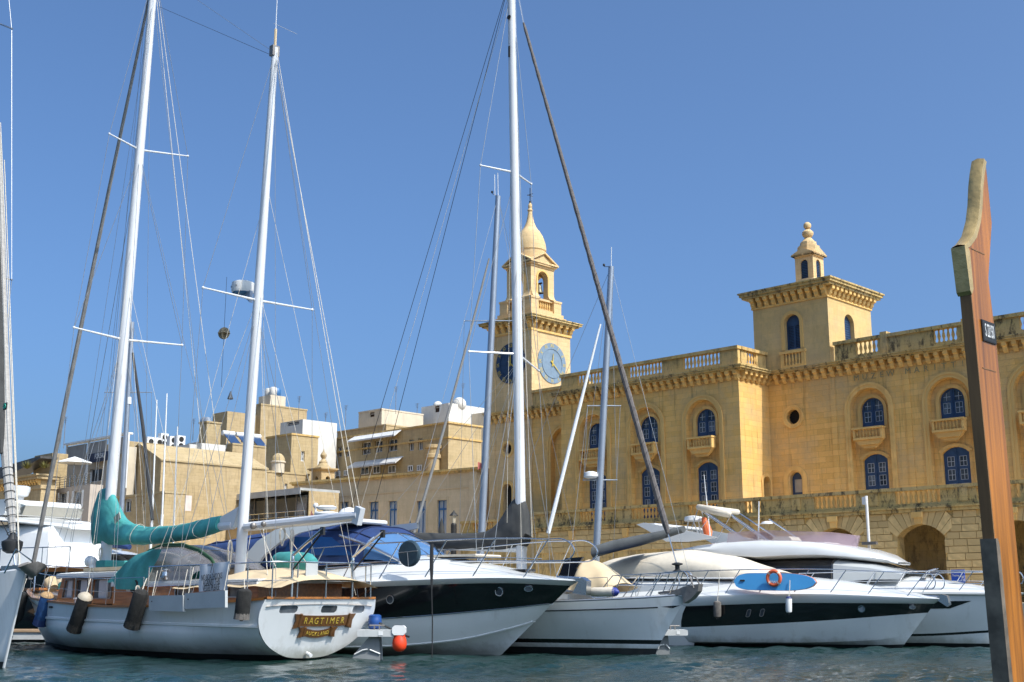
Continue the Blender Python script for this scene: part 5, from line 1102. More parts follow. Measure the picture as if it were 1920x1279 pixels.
for x in (9.6,7.4): obj('scupper', MB().cbx(x-.1,x+.1,cr(x,KB)-.02,cr(x,KB)+.012,SZ(x)-.16,SZ(x)-.11,.02), DARK, kt)
# bow gear: anchor on the roller, deck bundles
obj('bowsprit', MB().cbx(14.6,15.9,-.14,.14,1.68,1.76,.02), TEAK, kt); obj('pulpit', MB().tube([(13.3,.9,1.65),(13.4,.85,2.35),(15.6,.25,2.5),(15.8,0,2.5),(15.6,-.25,2.5),(13.4,-.85,2.35),(13.3,-.9,1.65)], .018, 6), STEEL, kt, True)
for c_, s_, m_ in (((12.7,.3,1.72),(.9,.7,.28),TAN), ((12.0,.55,1.7),(.8,.5,.22),TURQ), ((13.5,0,1.78),(.8,.6,.25),TAN)):
    mb = MB(); k = 10; gg_ = []
    for i in range(k+1): gg_.append([Vector(c_)+Vector((s_[0]*(i/k-.5), s_[1]*.5*math.cos(t)*math.sin(math.pi*(.08+.84*i/k))**.4, s_[2]*math.sin(t)*math.sin(math.pi*(.08+.84*i/k))**.4+.02*math.sin(7*t+i))) for t in lin(0,math.pi,9)])
    obj('deck_bundle', mb.grid(gg_), m_, kt, True)
obj('deck_bucket', MB().lathe([(.14,0),(.2,.3),(.21,.32),(.17,.32)], 12, (11.9,.95,1.72), Matrix.Rotation(R(50),3,'Y')), TAN, kt, True)
# fenders and boards hung over the port side
fy = lambda x: cr(x, KB)*1.0+.16
fender('slim black fender hanging at the bow of the ketch, leftmost of its row', G, G.L(42,1110,1.35), G.L(30,1165,1.35), .19, FUZZ, None, 'fenders along the ketch', G.L(50,1085,1.2))
fender('blue fender with a tan top and a dark skirt near the bow of the ketch', G, G.L(90,1112,2.05), G.L(75,1168,2.05), .18, BSOCK, mat('tan_cap', (.42,.26,.12), .7), 'fenders along the ketch', G.L(97,1085,1.9), skirt=NAVY)
fender('black fender with a cream top hanging below the cabin windows of the ketch', G, G.L(162,1114,2.25), G.L(140,1178,2.25), .195, FUZZ, mat('cream_cap', (.42,.36,.27), .6), 'fenders along the ketch', G.L(170,1085,2.0), skirt=FUZZ)
fender('plain black fender hanging left of the grey boards on the ketch', G, G.L(267,1106,2.3), G.L(248,1172,2.3), .195, FUZZ, None, 'fenders along the ketch', G.L(275,1085,2.0), skirt=FUZZ)
fender('black fender with a pale lower end hanging nearest the stern of the ketch', G, G.L(459,1104,1.95), G.L(453,1158,1.95), .17, FUZZ, None, 'fenders along the ketch', G.L(458,1085,1.9), skirt=GREYS)
def plank(label, px0, px1, y0a, y1a, y0b, y1b, yy):
    a, b, c, d_ = G.L(px0,y0a,yy), G.L(px0,y1a,yy), G.L(px1,y0b,yy), G.L(px1,y1b,yy); t = thing('fender_board', label, 'fender board', G, b, 'grey fender boards')
    q = [a, b, d_, c]; fr_ = [p + Vector((0,.07,0)) for p in q]; obj('board', MB().add(q+fr_, [(3,2,1,0),(4,5,6,7),(0,1,5,4),(1,2,6,5),(2,3,7,6),(3,0,4,7)]), GREYB, t)
    for p in (a.lerp(c,.06), a.lerp(c,.94)): obj('lashing', MB().tube([p+Vector((0,.03,-.03)), p+Vector((0,-.02,.3)), p+Vector((.05,-.1,.6))], .009, 5), ROPE, t, True)
    obj('bolt', MB().ball(a.lerp(d_,.1)+Vector((0,.07,-.1)), .018, 6), DARK, t)
plank('plain grey fender board hanging on the side of the ketch beside the black fender', 284, 348, 1117, 1145, 1116, 1147, 2.28)
plank('grey fender board hanging below the boat hook warning banner', 351, 427, 1113, 1142, 1107, 1139, 2.25)
bn = [G.L(374,1060,1.95), G.L(432,1052,1.95), G.L(427,1106,1.95), G.L(373,1110,1.95)]
t = thing('warning_banner', 'white cloth banner asking for no boathooks tied to the rail of the ketch', 'banner', G, bn[3])
g = []
for i in range(7): g.append([bn[3].lerp(bn[0], i/6).lerp(bn[2].lerp(bn[1], i/6), j/12) + Vector((0,.035*math.sin(j*1.1)+.01*math.sin(i+j),0)) for j in range(13)])
obj('cloth', MB().grid(g), mat('white_vinyl', (.62,.63,.65), .5), t, True)
ux = (bn[1]-bn[0]).normalized(); tilt = math.atan2(ux.z, -ux.x)
for j, (s_, sz) in enumerate((('NO BOATHOOKS',.2),('AGAINST THIS',.2),('VESSEL PLEASE',.2))):
    p = bn[0].lerp(bn[3], .5+.2*j).lerp(bn[1].lerp(bn[2], .5+.2*j), .5) + Vector((0,.06,0)); text('lettering', s_, sz, INK, t, p, (R(90),-tilt,R(180)), .002, .56)
p = bn[0].lerp(bn[3], .22).lerp(bn[1].lerp(bn[2], .22), .5) + Vector((0,.055,0)); obj('drop_mark', MB().tube([p+Vector((0,0,.13)), p+Vector((-.07,0,-.08)), p+Vector((.07,0,-.08))], .009, 4, True), INK, t)
# ------------------------------------------------------------------ motor yacht with the broad black band and blue canopy
B = Frame(on_water(940, 1228), -33)
sy = thing('sports_yacht', 'white motor yacht with a broad black hull band, navy canopy and white radar arch', 'motor yacht', B, (-4,0,0))
stem_b = lambda z: 1.2*max(z, -.3)
wl_ = lambda pts: (lambda x: cr(x, pts))
bm = [(-11.5,1.85),(-7,2.05),(-3,2.1),(3,2.1)]
bb = lambda f: (lambda x: cr(x, bm)*f)
Lk = hrow(-11.5, wl_([(-11.5,-.5),(-2,-.4),(-.3,-.05),(0,0)]), bb(.1), stem_b, 3)
Lc = hrow(-11.5, wl_([(-11.5,.05),(-3,.2),(-1,.36),(.6,.72),(1.0,.86)]), bb(.86), stem_b, 4.6, .85)
Lb = hrow(-11.5, wl_([(-11.5,.55),(-6,.72),(-1.7,.97),(.6,1.18),(1.6,1.3)]), bb(.95), stem_b, 4.9, .72)
Lt = hrow(-11.5, wl_([(-11.5,1.5),(-6,1.62),(-2.6,1.72),(.6,1.80),(2.1,1.74)]), bb(1.0), stem_b, 5.0, .62)
Lg = hrow(-11.5, wl_([(-11.5,1.62),(-6,1.74),(-2.6,1.85),(.6,1.93),(2.3,1.86)]), bb(1.03), lambda z: 1.2*z+.1, 5.0, .6)
hull(sy, [('',None,Lk,1,0),('bottom',GELH,Lc,2,0),('topsides',GELH,Lb,3,.02),('hull_band',BLACKG,Lt,3,.02),('gunwale',GEL,Lg,2,.03)])
kn = MB()                                           # chine rail and spray strake
for sg in (1,-1): kn.tube([(x, sg*(b+.0), z) for x,b,z in Lc[4:-1]], .03, 5)
obj('chine_rail', kn, GEL, sy, True)
cs = MB()
for sg in (1,-1): cs.tube([(x, sg*(b+.01), z) for x,b,z in Lb[4:-1]], .014, 5)
obj('pinstripe', cs, STEEL, sy, True)
xs_ = [p[0] for p in Lg][:-1]
deck('foredeck', sy, xs_, lambda x: at_line(Lg, x), lambda x: cr(x, [(-11,.3),(-4,.75),(-2.4,.72),(-.2,.36),(1.2,.1),(2.3,.02)]), GEL, .02, 7)
for px,py in ((727,1124),(893,1109)):
    c = B.L(px,py,-1.95); b,z = at_line(Lt, c.x); b2,z2 = at_line(Lb, c.x); k_ = (c.z-z2)/(z-z2); c.y = -(b2+(b-b2)*k_+.045); porthole(sy, c, .115, (.12,-1,-.12))
c = (1.25, -(at_line(Lt,1.25)[0]*.93+.02), 1.66); porthole(sy, c, .07, (.6,-1,-.2), sx=1.6)
# windscreen, canopy
def arc_rows(xs, zf, wf, zb, n=17, ex=.6): return [[Vector((x, wf(x)*math.cos(t), zb(x) + (zf(x)-zb(x))*max(math.sin(t),0)**ex)) for t in lin(0, math.pi, n)] for x in xs]
zdeck = lambda x: at_line(Lg, x)[1] + .55
wsr = [arc_rows([-2.35], lambda x: 2.56, lambda x: 1.35, lambda x: 2.3)[0], arc_rows([-3.45], lambda x: 3.2, lambda x: 1.5, lambda x: 2.45)[0]]
obj('windscreen', MB().grid([wsr[0], [p.lerp(q,.5)+Vector((0,0,.04)) for p,q in zip(*wsr)], wsr[1]]), WSGL, sy, True)
wf_ = MB()
for j in (4, 8, 12): wf_.tube([wsr[0][j], wsr[1][j]], .03, 6)
wf_.tube(wsr[0], .03, 6).tube(wsr[1], .035, 6); wf_.tube([Vector((-2.2,-1.35,2.35)), Vector((-3.2,-1.5,2.8)), Vector((-4.2,-1.6,3.1))], .04, 6); obj('windscreen_frame', wf_, STEEL, sy, True)
obj('wiper', MB().tube([wsr[0][6]+Vector((.05,0,.02)), wsr[0][4].lerp(wsr[1][4],.6)+Vector((.06,0,.04))], .015, 5), BLACK, sy)
xs2 = [-3.4,-3.8,-4.5,-5.4,-6.4,-7.4,-8.4,-9.3,-10.1,-10.5]
zt = lambda x: cr(x, [(-10.5,2.7),(-10.1,3.02),(-9.2,3.2),(-7.4,3.4),(-5.5,3.56),(-4.5,3.57),(-3.8,3.42),(-3.4,3.2)])
rows_ = arc_rows(xs2, zt, lambda x: cr(x,[(-10.5,1.5),(-9,1.72),(-3.4,1.55)]), lambda x: 2.3, 21, .5)
for i, r4 in enumerate(rows_):
    for j, p in enumerate(r4): p.z += .022*math.sin(i*1.7+j*.9)-.03*abs(math.sin(i*1.57))*(5 < j < 15); p.y += .02*math.sin(j*1.3+i)
obj('canopy', MB().grid([[q for q in r4] for r4 in rows_]).add(rows_[-1], [tuple(range(21))]), NAVY, sy, True, sharp=60)
sm_ = MB()
for i in (1,4,7): sm_.tube([p+Vector((0,0,.012)) for p in rows_[i]], .02, 5)
for j in (4,16): sm_.tube([r4[j]+Vector((0,0,.01)) for r4 in rows_], .022, 5)
obj('canopy_seam', sm_, mat('dark_navy_seam', (.006,.015,.06), .8), sy, True)
BVW = mat('blue_vinyl_window', (.012,.06,.20), .2, coat=.25)
for sg in (1,-1): obj('side_window', MB().add([(x, sg*1.69, z) for x,z in [(-3.6,2.55),(-4.4,3.05),(-5.9,3.1),(-6.2,2.6)]], [(0,1,2,3)]), BVW, sy)
arch_p = [B.L(px,py,-1.82) for px,py in ((468,1058),(490,1028),(520,1005),(556,990),(600,980),(640,974))]
for sg in (1,-1):
    g = []
    for i, p in enumerate(arch_p):
        w_ = [.28,.24,.2,.16,.12,.08][i]; nx = Vector((-.55,0,.83)) if i < 4 else Vector((-.1,0,1)); y = sg*(1.82 - .25*(i/5)**2)
        g.append([Vector((p.x,y,p.z))+nx*w_*a + Vector((0,sg*.05*b,0)) for a,b in ((-1,-1),(1,-1),(1,1),(-1,1))])
    obj('radar_arch_leg', MB().grid(g, True), GEL, sy, True, sharp=30)
ta = arch_p[-1]; obj('radar_arch_top', MB().cbx(ta.x-.7, ta.x+.2, -1.55, -.1, ta.z-.08, ta.z+.05, .04), GEL, sy, True)
rc = B.L(612,970,-.6); obj('radar_bar', MB().lathe([(.28,0),(.32,.06),(.35,.2),(.33,.24),(.1,.26),(.1,.3),(.24,.32),(.3,.38),(.2,.43),(.02,.44)], 18, (rc.x,-.6,ta.z+.08)), WHITEP, sy, True)
text('lettering','marine',.13,mat('grey_lettering',(.2,.2,.2),.6),sy,(rc.x,-.955,ta.z+.19),(R(90),0,0),.002)
dc = B.L(644,975,.1); obj('satellite_dome', MB().lathe([(.36,0),(.36,.08),(.33,.22),(.22,.36),(.02,.42)], 18, (dc.x+.2,.1,ta.z+.08)), WHITEP, sy, True)
obj('horn', MB().tube([(rc.x-.6,-.4,ta.z+.08),(rc.x-.6,-.4,ta.z+.5)], .03, 6).ball((rc.x-.6,-.4,ta.z+.55),.08,8).tube([(rc.x-.9,0,ta.z+.08),(rc.x-.9,0,ta.z+.42)], .025, 6), WHITEP, sy, True)
solo('ensign', MB().add([(0,0,0),(.28,.02,.0),(.02,.03,.34)], [(0,1,2)]), FLAGR, 'tiny red flag on the radar arch of the yacht with the navy canopy', 'flag', B, (rc.x-1.0,-.2,ta.z+.1), smooth=False)
# pulpit rails on both sides, looped at the bow
def pulpit(parent, L, xa, xb, ht, loop_x, lean=.45, n=6, every=2, r=.018, raise_=0.0, inset=.12):
    for sg in (1,-1):
        tops = []
        for x in lin(xa, xb, n*2): b,z = at_line(L, x); tops.append(Vector((x+lean*.4, sg*max(b-inset,.12), z+ht+raise_*(x-xa)/(xb-xa))))
        base = lambda p: Vector((p.x-lean, sg*max(at_line(L, p.x-lean)[0]-inset,.1), at_line(L, p.x-lean)[1]+.02))
        t0 = base(tops[0]); e = tops[-1]; bz = at_line(L, xb)[1]
        lp = [e + Vector((loop_x*.5,0,.0)), e+Vector((loop_x*.85,0,-ht*.12)), e+Vector((loop_x,0,-ht*.32)), e+Vector((loop_x*.75,0,-ht*.52)), e+Vector((0,0,-ht*.55)), e+Vector((-1.4,sg*.14,-ht*.53)), e+Vector((-2.8,sg*.3,-ht*.52))]
        obj('pulpit_rail', MB().tube([t0+Vector((-.25,0,.02))]+tops[:-1]+spath([tops[-1]]+lp,5), r, 7), STEEL, parent, True)
        for p in tops[1::every]: obj('stanchion', MB().tube([base(p), p], r*.9, 6), STEEL, parent, True)
pulpit(sy, Lg, -5.2, 1.55, .98, .75, .62)
obj('mid_rail', MB().tube([Vector((x, -(max(at_line(Lg,x)[0]-.1,.1)), at_line(Lg,x)[1]+.5)) for x in lin(-4.5,1.6,12)], .012, 6), STEEL, sy, True)
obj('anchor', MB().tube([(1.7,0,1.93),(2.35,0,1.9),(2.45,0,1.6)], .06, 8).prism([(2.2,1.55),(2.6,1.5),(2.62,1.85),(2.45,1.95)], lambda u,v,w:(u,w,v), -.12, .12), STEEL, sy, True)
obj('bow_roller', MB().cbx(1.7,2.5,-.1,.1,1.84,1.92,.02), STEEL, sy); obj('sun_pad', MB().cbx(-2.0,-.4,-.6,.6,2.5,2.56,.03), CREAM, sy)
obj('deck_hatch', MB().cbx(.4,.9,-.25,.25,2.1,2.16,.02), TINT, sy)
cdp = B.L(768,1038,-1.95); t = thing('round_cover', 'round dark blue grey cover hanging on the rail of the black banded yacht', 'cover', B, (cdp.x,cdp.y,cdp.z-.34))
obj('disc', MB().lathe([(.3,-.07),(.335,-.04),(.34,.0),(.335,.04),(.3,.07),(.02,.075)], 24, cdp, Matrix.Rotation(R(90),3,'X')), mat('dark_teal_cover', (.018,.045,.065), .7, var=.3, bump=.2), t, True)
obj('strap', MB().tube([cdp+Vector((-.33,-.09,.02)), cdp+Vector((.33,-.09,.06))], .009, 5), WIRE, t); obj('strap', MB().tube([cdp+Vector((0,-.09,.03)), cdp+Vector((.04,-.09,-.33))], .009, 5), WIRE, t)
ln = B.L(809,1020,-2.25); lb = B.L(810,1236,-2.25); solo('mooring_line', MB().tube([ln-lb+Vector((.01,0,0)), (ln-lb)*.8, (ln-lb)*.6], [.045,.05,.02], 6).tube([(ln-lb)*.6, (ln-lb)*.3+Vector((.02,0,0)), Vector((0,0,-.2))], .016, 5), BLACK, 'dark mooring line hanging straight down past the black hull band into the water', 'rope', B, tuple(lb))
refl = B.L(800,1135,-2.12)

# ------------------------------------------------------------------ sloop with the furled genoa
S = Frame(on_water(1225, 1229), -36)
sl_ = thing('sloop', 'white sailing sloop with a charcoal boom cover and a brown furled headsail', 'sailing boat', S, (-4,0,0))
stem_s = lambda z: .68*max(z,-.3)
bs_ = [(-10.5,1.5),(-8,1.75),(-5,1.95),(3,1.95)]; sb_ = lambda f: (lambda x: cr(x, bs_)*f)
Q = [hrow(-10.5, lambda x, z=z: z if not callable(z) else z(x), sb_(f), stem_s, ln_, p_) for z,f,ln_,p_ in ((-.5,.4,8,1.0),(.17,.80,6.8,.95),(.28,.83,6.7,.93),(.385,.86,6.6,.92),(wl_([(-10.5,1.2),(-4,1.28),(0,1.42),(1.04,1.5)]),1.0,6.2,.8))]
hull(sl_, [('',None,Q[0],1,0),('antifouling',ANTIF,Q[1],2,.05),('boot_stripe',GELB,Q[2],1,0),('dark_stripe',BLACKG,Q[3],1,0),('topsides',GELB,Q[4],5,.1)])
st = MB()
for sg in (1,-1):
    f = lambda x, k: (at_line(Q[3],x)[0]+(at_line(Q[4],x)[0]-at_line(Q[3],x)[0])*k + .105*math.sin(math.pi*k), at_line(Q[3],x)[1]+(at_line(Q[4],x)[1]-at_line(Q[3],x)[1])*k)
    st.grid([[(x, sg*(f(x,k)[0]+.006), f(x,k)[1]) for x in lin(-9,.35,40)] for k in (.755,.785)])
obj('cove_line', st, BLACKG, sl_); tr_ = MB()
for sg in (1,-1): tr_.tube([(x, sg*max(b-.02,0), z+.025) for x,b,z in Q[4]], .028, 6)
obj('toe_rail', tr_, ALU, sl_, True)
fx = f(.62,.77); obj('bow_emblem', MB().add([(.42,-(f(.42,.77)[0]+.008),fx[1]),(.72,-(f(.72,.77)[0]+.008),fx[1]+.03),(.9,-(f(.86,.77)[0]+.01),fx[1]+.035),(.72,-(f(.72,.77)[0]+.008),fx[1]-.035)], [(0,1,2,3)]), BLACKG, sl_)
deck('deck', sl_, [p[0] for p in Q[4]][:-1], lambda x: at_line(Q[4], x), lambda x: .08, GEL, .03, 4, -.005)
cr_ = arc_rows([-9,-7.5,-5.5,-4,-3,-2.2], lambda x: cr(x,[(-9,1.8),(-5,1.95),(-3,1.85),(-2.2,1.6)]), lambda x: cr(x,[(-9,1.1),(-4,1.0),(-2.2,.6)]), lambda x: 1.4, 13, .35); obj('coachroof', MB().grid(cr_).add(cr_[-1],[tuple(range(13))]), GEL, sl_, True)
SM0, SM1 = Vector((-4.12,0,1.7)), Vector((-4.5,0,20.6)); sm_z = lambda z: SM0.lerp(SM1, (z-1.7)/18.9); mast(sl_, SM0, SM1, .15, .125)
for px,z in ((960,0),): obj('mast_fitting', MB().lathe([(.06,0),(.075,.02)], 12, sm_z(18.9)+Vector((.0,-.14,0)), Matrix.Rotation(R(90),3,'X')).bx(-4.5,-4.44,-.15,-.12,17.6,17.95), DARK, sl_)
tpL, tpR = S.L(879,659,-1.25), S.L(1010,695,1.25); u1L, u1R = S.L(901,310,-.95), S.L(996,345,.95)
spreader(sl_, sm_z(8.35), tpL, tpR, r=.03); spreader(sl_, sm_z(13.9), u1L, u1R, r=.03)
fsa, fsb = S.L(1270,1062), S.L(978,30)
obj('furled_headsail', MB().tube([fsa.lerp(fsb,t) for t in lin(.05,.985,60)], [.05]+[.088-.04*t+.006*math.sin(t*170) for t in lin(0,1,58)]+[.03], 9), FURL, sl_, True)
wrp = MB()
for t in lin(.05,.5,26):
    p = fsa.lerp(fsb,t); d_ = (fsb-fsa).normalized(); e1 = d_.orthogonal().normalized(); e2 = d_.cross(e1); rr_ = .094-.04*t
    wrp.tube([p + e1*rr_*math.cos(a) + e2*rr_*math.sin(a) + d_*(.09*math.cos(a)) for a in lin(0,2*math.pi,10)], .006, 4)
obj('sail_lashing', wrp, mat('dark_lashing', (.05,.045,.045), .9), sl_)
obj('furler_drum', MB().lathe([(.1,-.14),(.13,-.12),(.06,-.08),(.06,.02),(.14,.04),(.14,.07),(.05,.1)], 14, fsa), BLACK, sl_, True); obj('forestay', MB().tube([fsa+Vector((.05,0,-.5)), fsa, fsa.lerp(fsb,.06)], .016, 6).tube([fsa.lerp(fsb,.98), S.L(970,-20)], .02, 6), STEEL, sl_, True)
for sg, a, b in ((-1,tpL,u1L),(1,tpR,u1R)):
    ch = Vector((-4.3, sg*1.75, 1.35)); wires(sl_, 'shroud', [(ch, a), (a, b), (b, sm_z(20)), (ch+Vector((.3,0,0)), sm_z(8.2)), (a, sm_z(13.7)), (ch+Vector((-.3,-.1*sg,0)), sm_z(8.2))], .008)
wires(sl_, 'backstay', [(Vector((-11.2,-.6,1.3)), sm_z(20.4)), (Vector((-11.2,.6,1.3)), sm_z(20.4))], .009, BLACK)
wires(sl_, 'halyard', [(sm_z(2.5)+Vector((.3,.1,0)), sm_z(18.5)+Vector((.12,0,0))), (sm_z(2.5)+Vector((.55,-.2,0)), sm_z(13.5)+Vector((.12,0,0))), (sm_z(2.2)+Vector((-.3,-.3,0)), sm_z(19)), (Vector((-3.4,-1.0,1.5)), sm_z(12))], .006, ROPE)
wires(sl_, 'lazy_jack', [(Vector((-6.2,-.12,3.2)), sm_z(8.1)), (Vector((-8.2,-.12,3.25)), sm_z(8.1)), (Vector((-9.9,-.12,3.3)), sm_z(8.1)), (Vector((-6.2,.12,3.2)), sm_z(8.1)), (Vector((-10.6,0,3.3)), sm_z(20))], .006, ROPE)
prof = [(743,998,1012),(780,999,1026),(830,1000,1030),(880,1000,1030),(910,998,1031),(930,985,1031),(945,965,1031),(957,945,1030),(968,934,1028),(978,935,1026),(986,945,1025),(988,960,1025)]
bcv = cover(S, prof, [.08,.15,.2,.22,.23,.23,.22,.22,.22,.22,.2,.1], 60, 24, .028, 5)
obj('boom_cover', bcv, CHAR, sl_, True, sharp=70); obj('boom', MB().tube([S.L(985,1030),S.L(740,1022)], .1, 10), GEL, sl_, True)
g2 = [[S.L(988,1000,-.1), S.L(1070,1040,-.1)], [S.L(988,1028,-.15), S.L(1065,1046,-.15)]]; obj('bow_awning', MB().grid([[S.L(985,1000,y), S.L(1060,1042,y)] for y in (-.5,0,.5)]), mat('grey_awning_cloth', (.36,.36,.34), .8), sl_, True)
pulpit(sl_, Q[4], -.9, .75, .62, .25, .3, 4, 2, .015)
LRs = [Vector((x, -(at_line(Q[4],x)[0]-.05), at_line(Q[4],x)[1]+.58)) for x in lin(-9,-.9,9)]; railing(sl_, 'life_line', LRs, lambda p: Vector((p.x,p.y,p.z-.58)), .008, STEEL, (.5,)); LRp = [Vector((p.x,-p.y,p.z)) for p in LRs]; railing(sl_, 'life_line', LRp, lambda p: Vector((p.x,p.y,p.z-.58)), .008, STEEL, (.5,))
ag = [S.L(1270,1112), S.L(1300,1096), S.L(1313,1106), S.L(1298,1124)]
obj('anchor', MB().prism([(.55,1.52),(1.0,1.72),(1.42,1.78),(1.38,1.6),(1.2,1.42),(.98,1.3),(.95,1.5)], lambda u,v,w:(u,w*(1.6-u*.5),v), -.13, .13).tube([(.2,0,1.56),(1.25,0,1.68)], .035, 6), GREYMET, sl_, True, sharp=30); obj('anchor_hoop', MB().tube([(1.32,-.2,1.68),(1.2,-.15,1.95),(.95,0,2.05),(1.2,.15,1.95),(1.32,.2,1.68)], .02, 6), GREYMET, sl_, True); obj('bow_fitting', MB().cbx(.3,1.05,-.12,.12,1.47,1.56,.02), STEEL, sl_)
fdp = S.L(1132,1110,-1.55); t = thing('fender', 'cream fender with blue ends lying on the deck edge of the sloop', 'fender', S, (fdp.x,fdp.y,fdp.z-.1)); obj('body', MB().lathe([(.03,-.42),(.1,-.36),(.115,-.3),(.115,.3),(.1,.36),(.03,.42)], 14, fdp, Matrix.Rotation(R(90),3,'Y')), CREAM, t, True); obj('end_cap', MB().lathe([(.117,.3),(.1,.37),(.03,.44)], 12, fdp, Matrix.Rotation(R(90),3,'Y')), mat('royal_blue_plastic', (.02,.035,.22), .5), t, True)
g = []
kn_ = [(1078,1101,1106),(1092,1074,1107),(1105,1048,1108),(1120,1051,1109),(1140,1066,1109),(1158,1080,1107),(1172,1092,1102)]
for i in range(25):
    u = 6*i/24; px = cr(u, [(j,k_[0]) for j,k_ in enumerate(kn_)]); a = cr(u, [(j,k_[1]) for j,k_ in enumerate(kn_)]); b = cr(u, [(j,k_[2]) for j,k_ in enumerate(kn_)]); row = []
    for j in range(17):
        t = math.pi*j/16; y = -.85*math.cos(t); lo_, hi_ = S.L(px,b,0), S.L(px,a,0); q = lo_.lerp(hi_, max(math.sin(t),0)**1.1); q.y = y*.8; q.x += -.33*0
        f = noise.noise(Vector((q.x*3.5+q.z*2, q.z*5, j*.15)))*.05 + .025*math.sin(9*q.x+6*q.z); row.append(q + Vector((0,-f if j < 8 else f, f*.5)))
    g.append(row)
obj('spray_dodger', MB().grid(g), TAN, sl_, True, sharp=75)

# ------------------------------------------------------------------ motor yacht with the beige canopy
U = Frame(on_water(1690, 1216), -36)
su = thing('beige_canopy_yacht', 'white motor yacht with a thin black hull band and a beige fabric canopy', 'motor yacht', U, (-5,0,0))
stem_u = lambda z: .82*max(z,-.3)
bu = [(-13,1.95),(-8,2.1),(-4,2.15),(3,2.15)]; ub = lambda f: (lambda x: cr(x, bu)*f)
Uk = hrow(-13, wl_([(-13,-.5),(-2,-.3),(0,0)]), ub(.1), stem_u, 3); Uw = hrow(-13, wl_([(-13,.05),(-3,.09),(-.4,.1),(.1,.12)]), ub(.8), stem_u, 5.5, .9)
Uc = hrow(-13, wl_([(-13,.1),(-3,.14),(-.6,.24),(.6,.5)]), ub(.86), stem_u, 5.6, .85)
Ub = hrow(-13, wl_([(-13,.3),(-6.3,.55),(-2.3,.76),(.9,1.03)]), ub(.95), stem_u, 5.8, .7); Ut = hrow(-13, wl_([(-13,1.0),(-5.7,1.2),(-2.3,1.3),(1.1,1.28)]), ub(1.0), stem_u, 6.0, .6)
Ug = hrow(-13, wl_([(-13,1.25),(-6,1.48),(-2.3,1.56),(1.2,1.42)]), ub(1.03), lambda z: .82*z+.12, 6.0, .58)
hull(su, [('',None,Uk,1,0),('boot_top',ANTIF,Uw,1,0),('bottom',GELH,Uc,1,0),('topsides',GELB,Ub,3,.02),('hull_band',BLACKG,Ut,3,.02),('gunwale',GEL,Ug,2,.05)])
deck('foredeck', su, [p[0] for p in Ug][:-1], lambda x: at_line(Ug, x), lambda x: cr(x, [(-12,.4),(-4,.62),(-2.5,.5),(-.5,.26),(1.2,.02)]), GEL, .02, 7)
for px,py in ((1602,1142),): c = U.L(px,py,-1.55); c.y = -(at_line(Ub,c.x)[0]*.4+at_line(Ut,c.x)[0]*.6+.03); porthole(su, c, .1, (.25,-1,-.15))
for px,py in ((1398,1150),(1421,1149)):
    c = U.L(px,py,-2.1); c.y = -(at_line(Ub,c.x)[0]*.4+at_line(Ut,c.x)[0]*.6+.035); q = [(.07*math.cos(a)+(.0),.05*math.sin(a)+(.07 if math.sin(a) > 0 else -.07)) for a in lin(0,2*math.pi,17)[:-1]]; f = lambda u,v,w: (c.x+u+v*.35, c.y-w, c.z+v)
    a = obj('porthole', MB().grid([[f(u,v,0) for u,v in q],[f(u,v,.02) for u,v in q],[f(u*.75,v*.85,.02) for u,v in q],[f(u*.75,v*.85,.0) for u,v in q]], True), GREYMET, su); obj('pane', MB().add([f(u*.78,v*.87,.008) for u,v in q],[tuple(range(16))]), PANE, a)
xs3 = lin(-10.0,-3.55,40); zt3 = lambda x: cr(x, [(-10.0,2.45),(-9.4,2.72),(-8.3,2.92),(-6.9,2.98),(-5.6,2.82),(-4.7,2.58),(-3.55,2.22)])
rows_ = arc_rows(xs3, zt3, lambda x: cr(x,[(-10.0,1.45),(-9,1.65),(-5,1.6),(-3.55,1.1)]), lambda x: cr(x,[(-10,2.2),(-9,2.1),(-3.55,2.02)]), 31, .55)
for i, r4 in enumerate(rows_):
    for j, p in enumerate(r4):
        f = noise.noise(Vector((p.x*1.1-p.z*1.5, p.z*2.2, j*.05)))*.09 + noise.noise(Vector((p.x*3+p.z*4, p.z*3-p.x, j*.1+4)))*.035; e = min(1, j/4, (30-j)/4); p.y += (1 if j > 15 else -1)*f*e*(1 if abs(j-15) > 6 else .2); p.z += .35*f*e
obj('canopy', MB().grid(rows_).add(rows_[0],[tuple(range(31))]), CREAM, su, True, sharp=70)
sm_ = MB(); sm_.tube([p+Vector((0,0,.01)) for p in rows_[0]], .035, 6).tube([r4[0] for r4 in rows_], .03, 6).tube([r4[30] for r4 in rows_], .03, 6)
obj('canopy_piping', sm_, GEL, su, True)
mdl = arc_rows(lin(-10.6,-3.3,10), lambda x: cr(x,[(-10.6,2.2),(-9,2.12),(-3.3,2.06)]), lambda x: cr(x,[(-10.6,1.75),(-6,1.78),(-3.3,1.25)]), lambda x: 1.5, 15, .3); obj('coaming', MB().grid(mdl).add(mdl[0],[tuple(range(15))]).add(mdl[-1],[tuple(range(15))]), GEL, su, True)
for sg in (-1,1): obj('side_glass', MB().prism([(-9.3,1.78),(-8.0,1.78),(-7.6,1.88),(-8.9,2.05)], lambda u,v,w:(u,sg*(1.775-w),v), -.02, .02), mat('blue_side_glass', (.015,.04,.14), .1) if sg < 0 else bpy.data.materials['blue_side_glass'], su)
pulpit(su, Ug, -6.8, .75, .78, .3, .5, 8, 2, .015, -.1)
obj('anchor', MB().tube([(.7,0,1.5),(1.35,0,1.46)], .04, 6).prism([(1.1,1.42),(1.42,1.2),(1.5,1.26),(1.45,1.5),(1.3,1.55)], lambda u,v,w:(u,w,v), -.1, .1), STEEL, su, True)
c = (.55, -(at_line(Ut,.55)[0]*.9+.03), 1.18); porthole(su, c, .055, (.7,-1,-.2), sx=1.7)
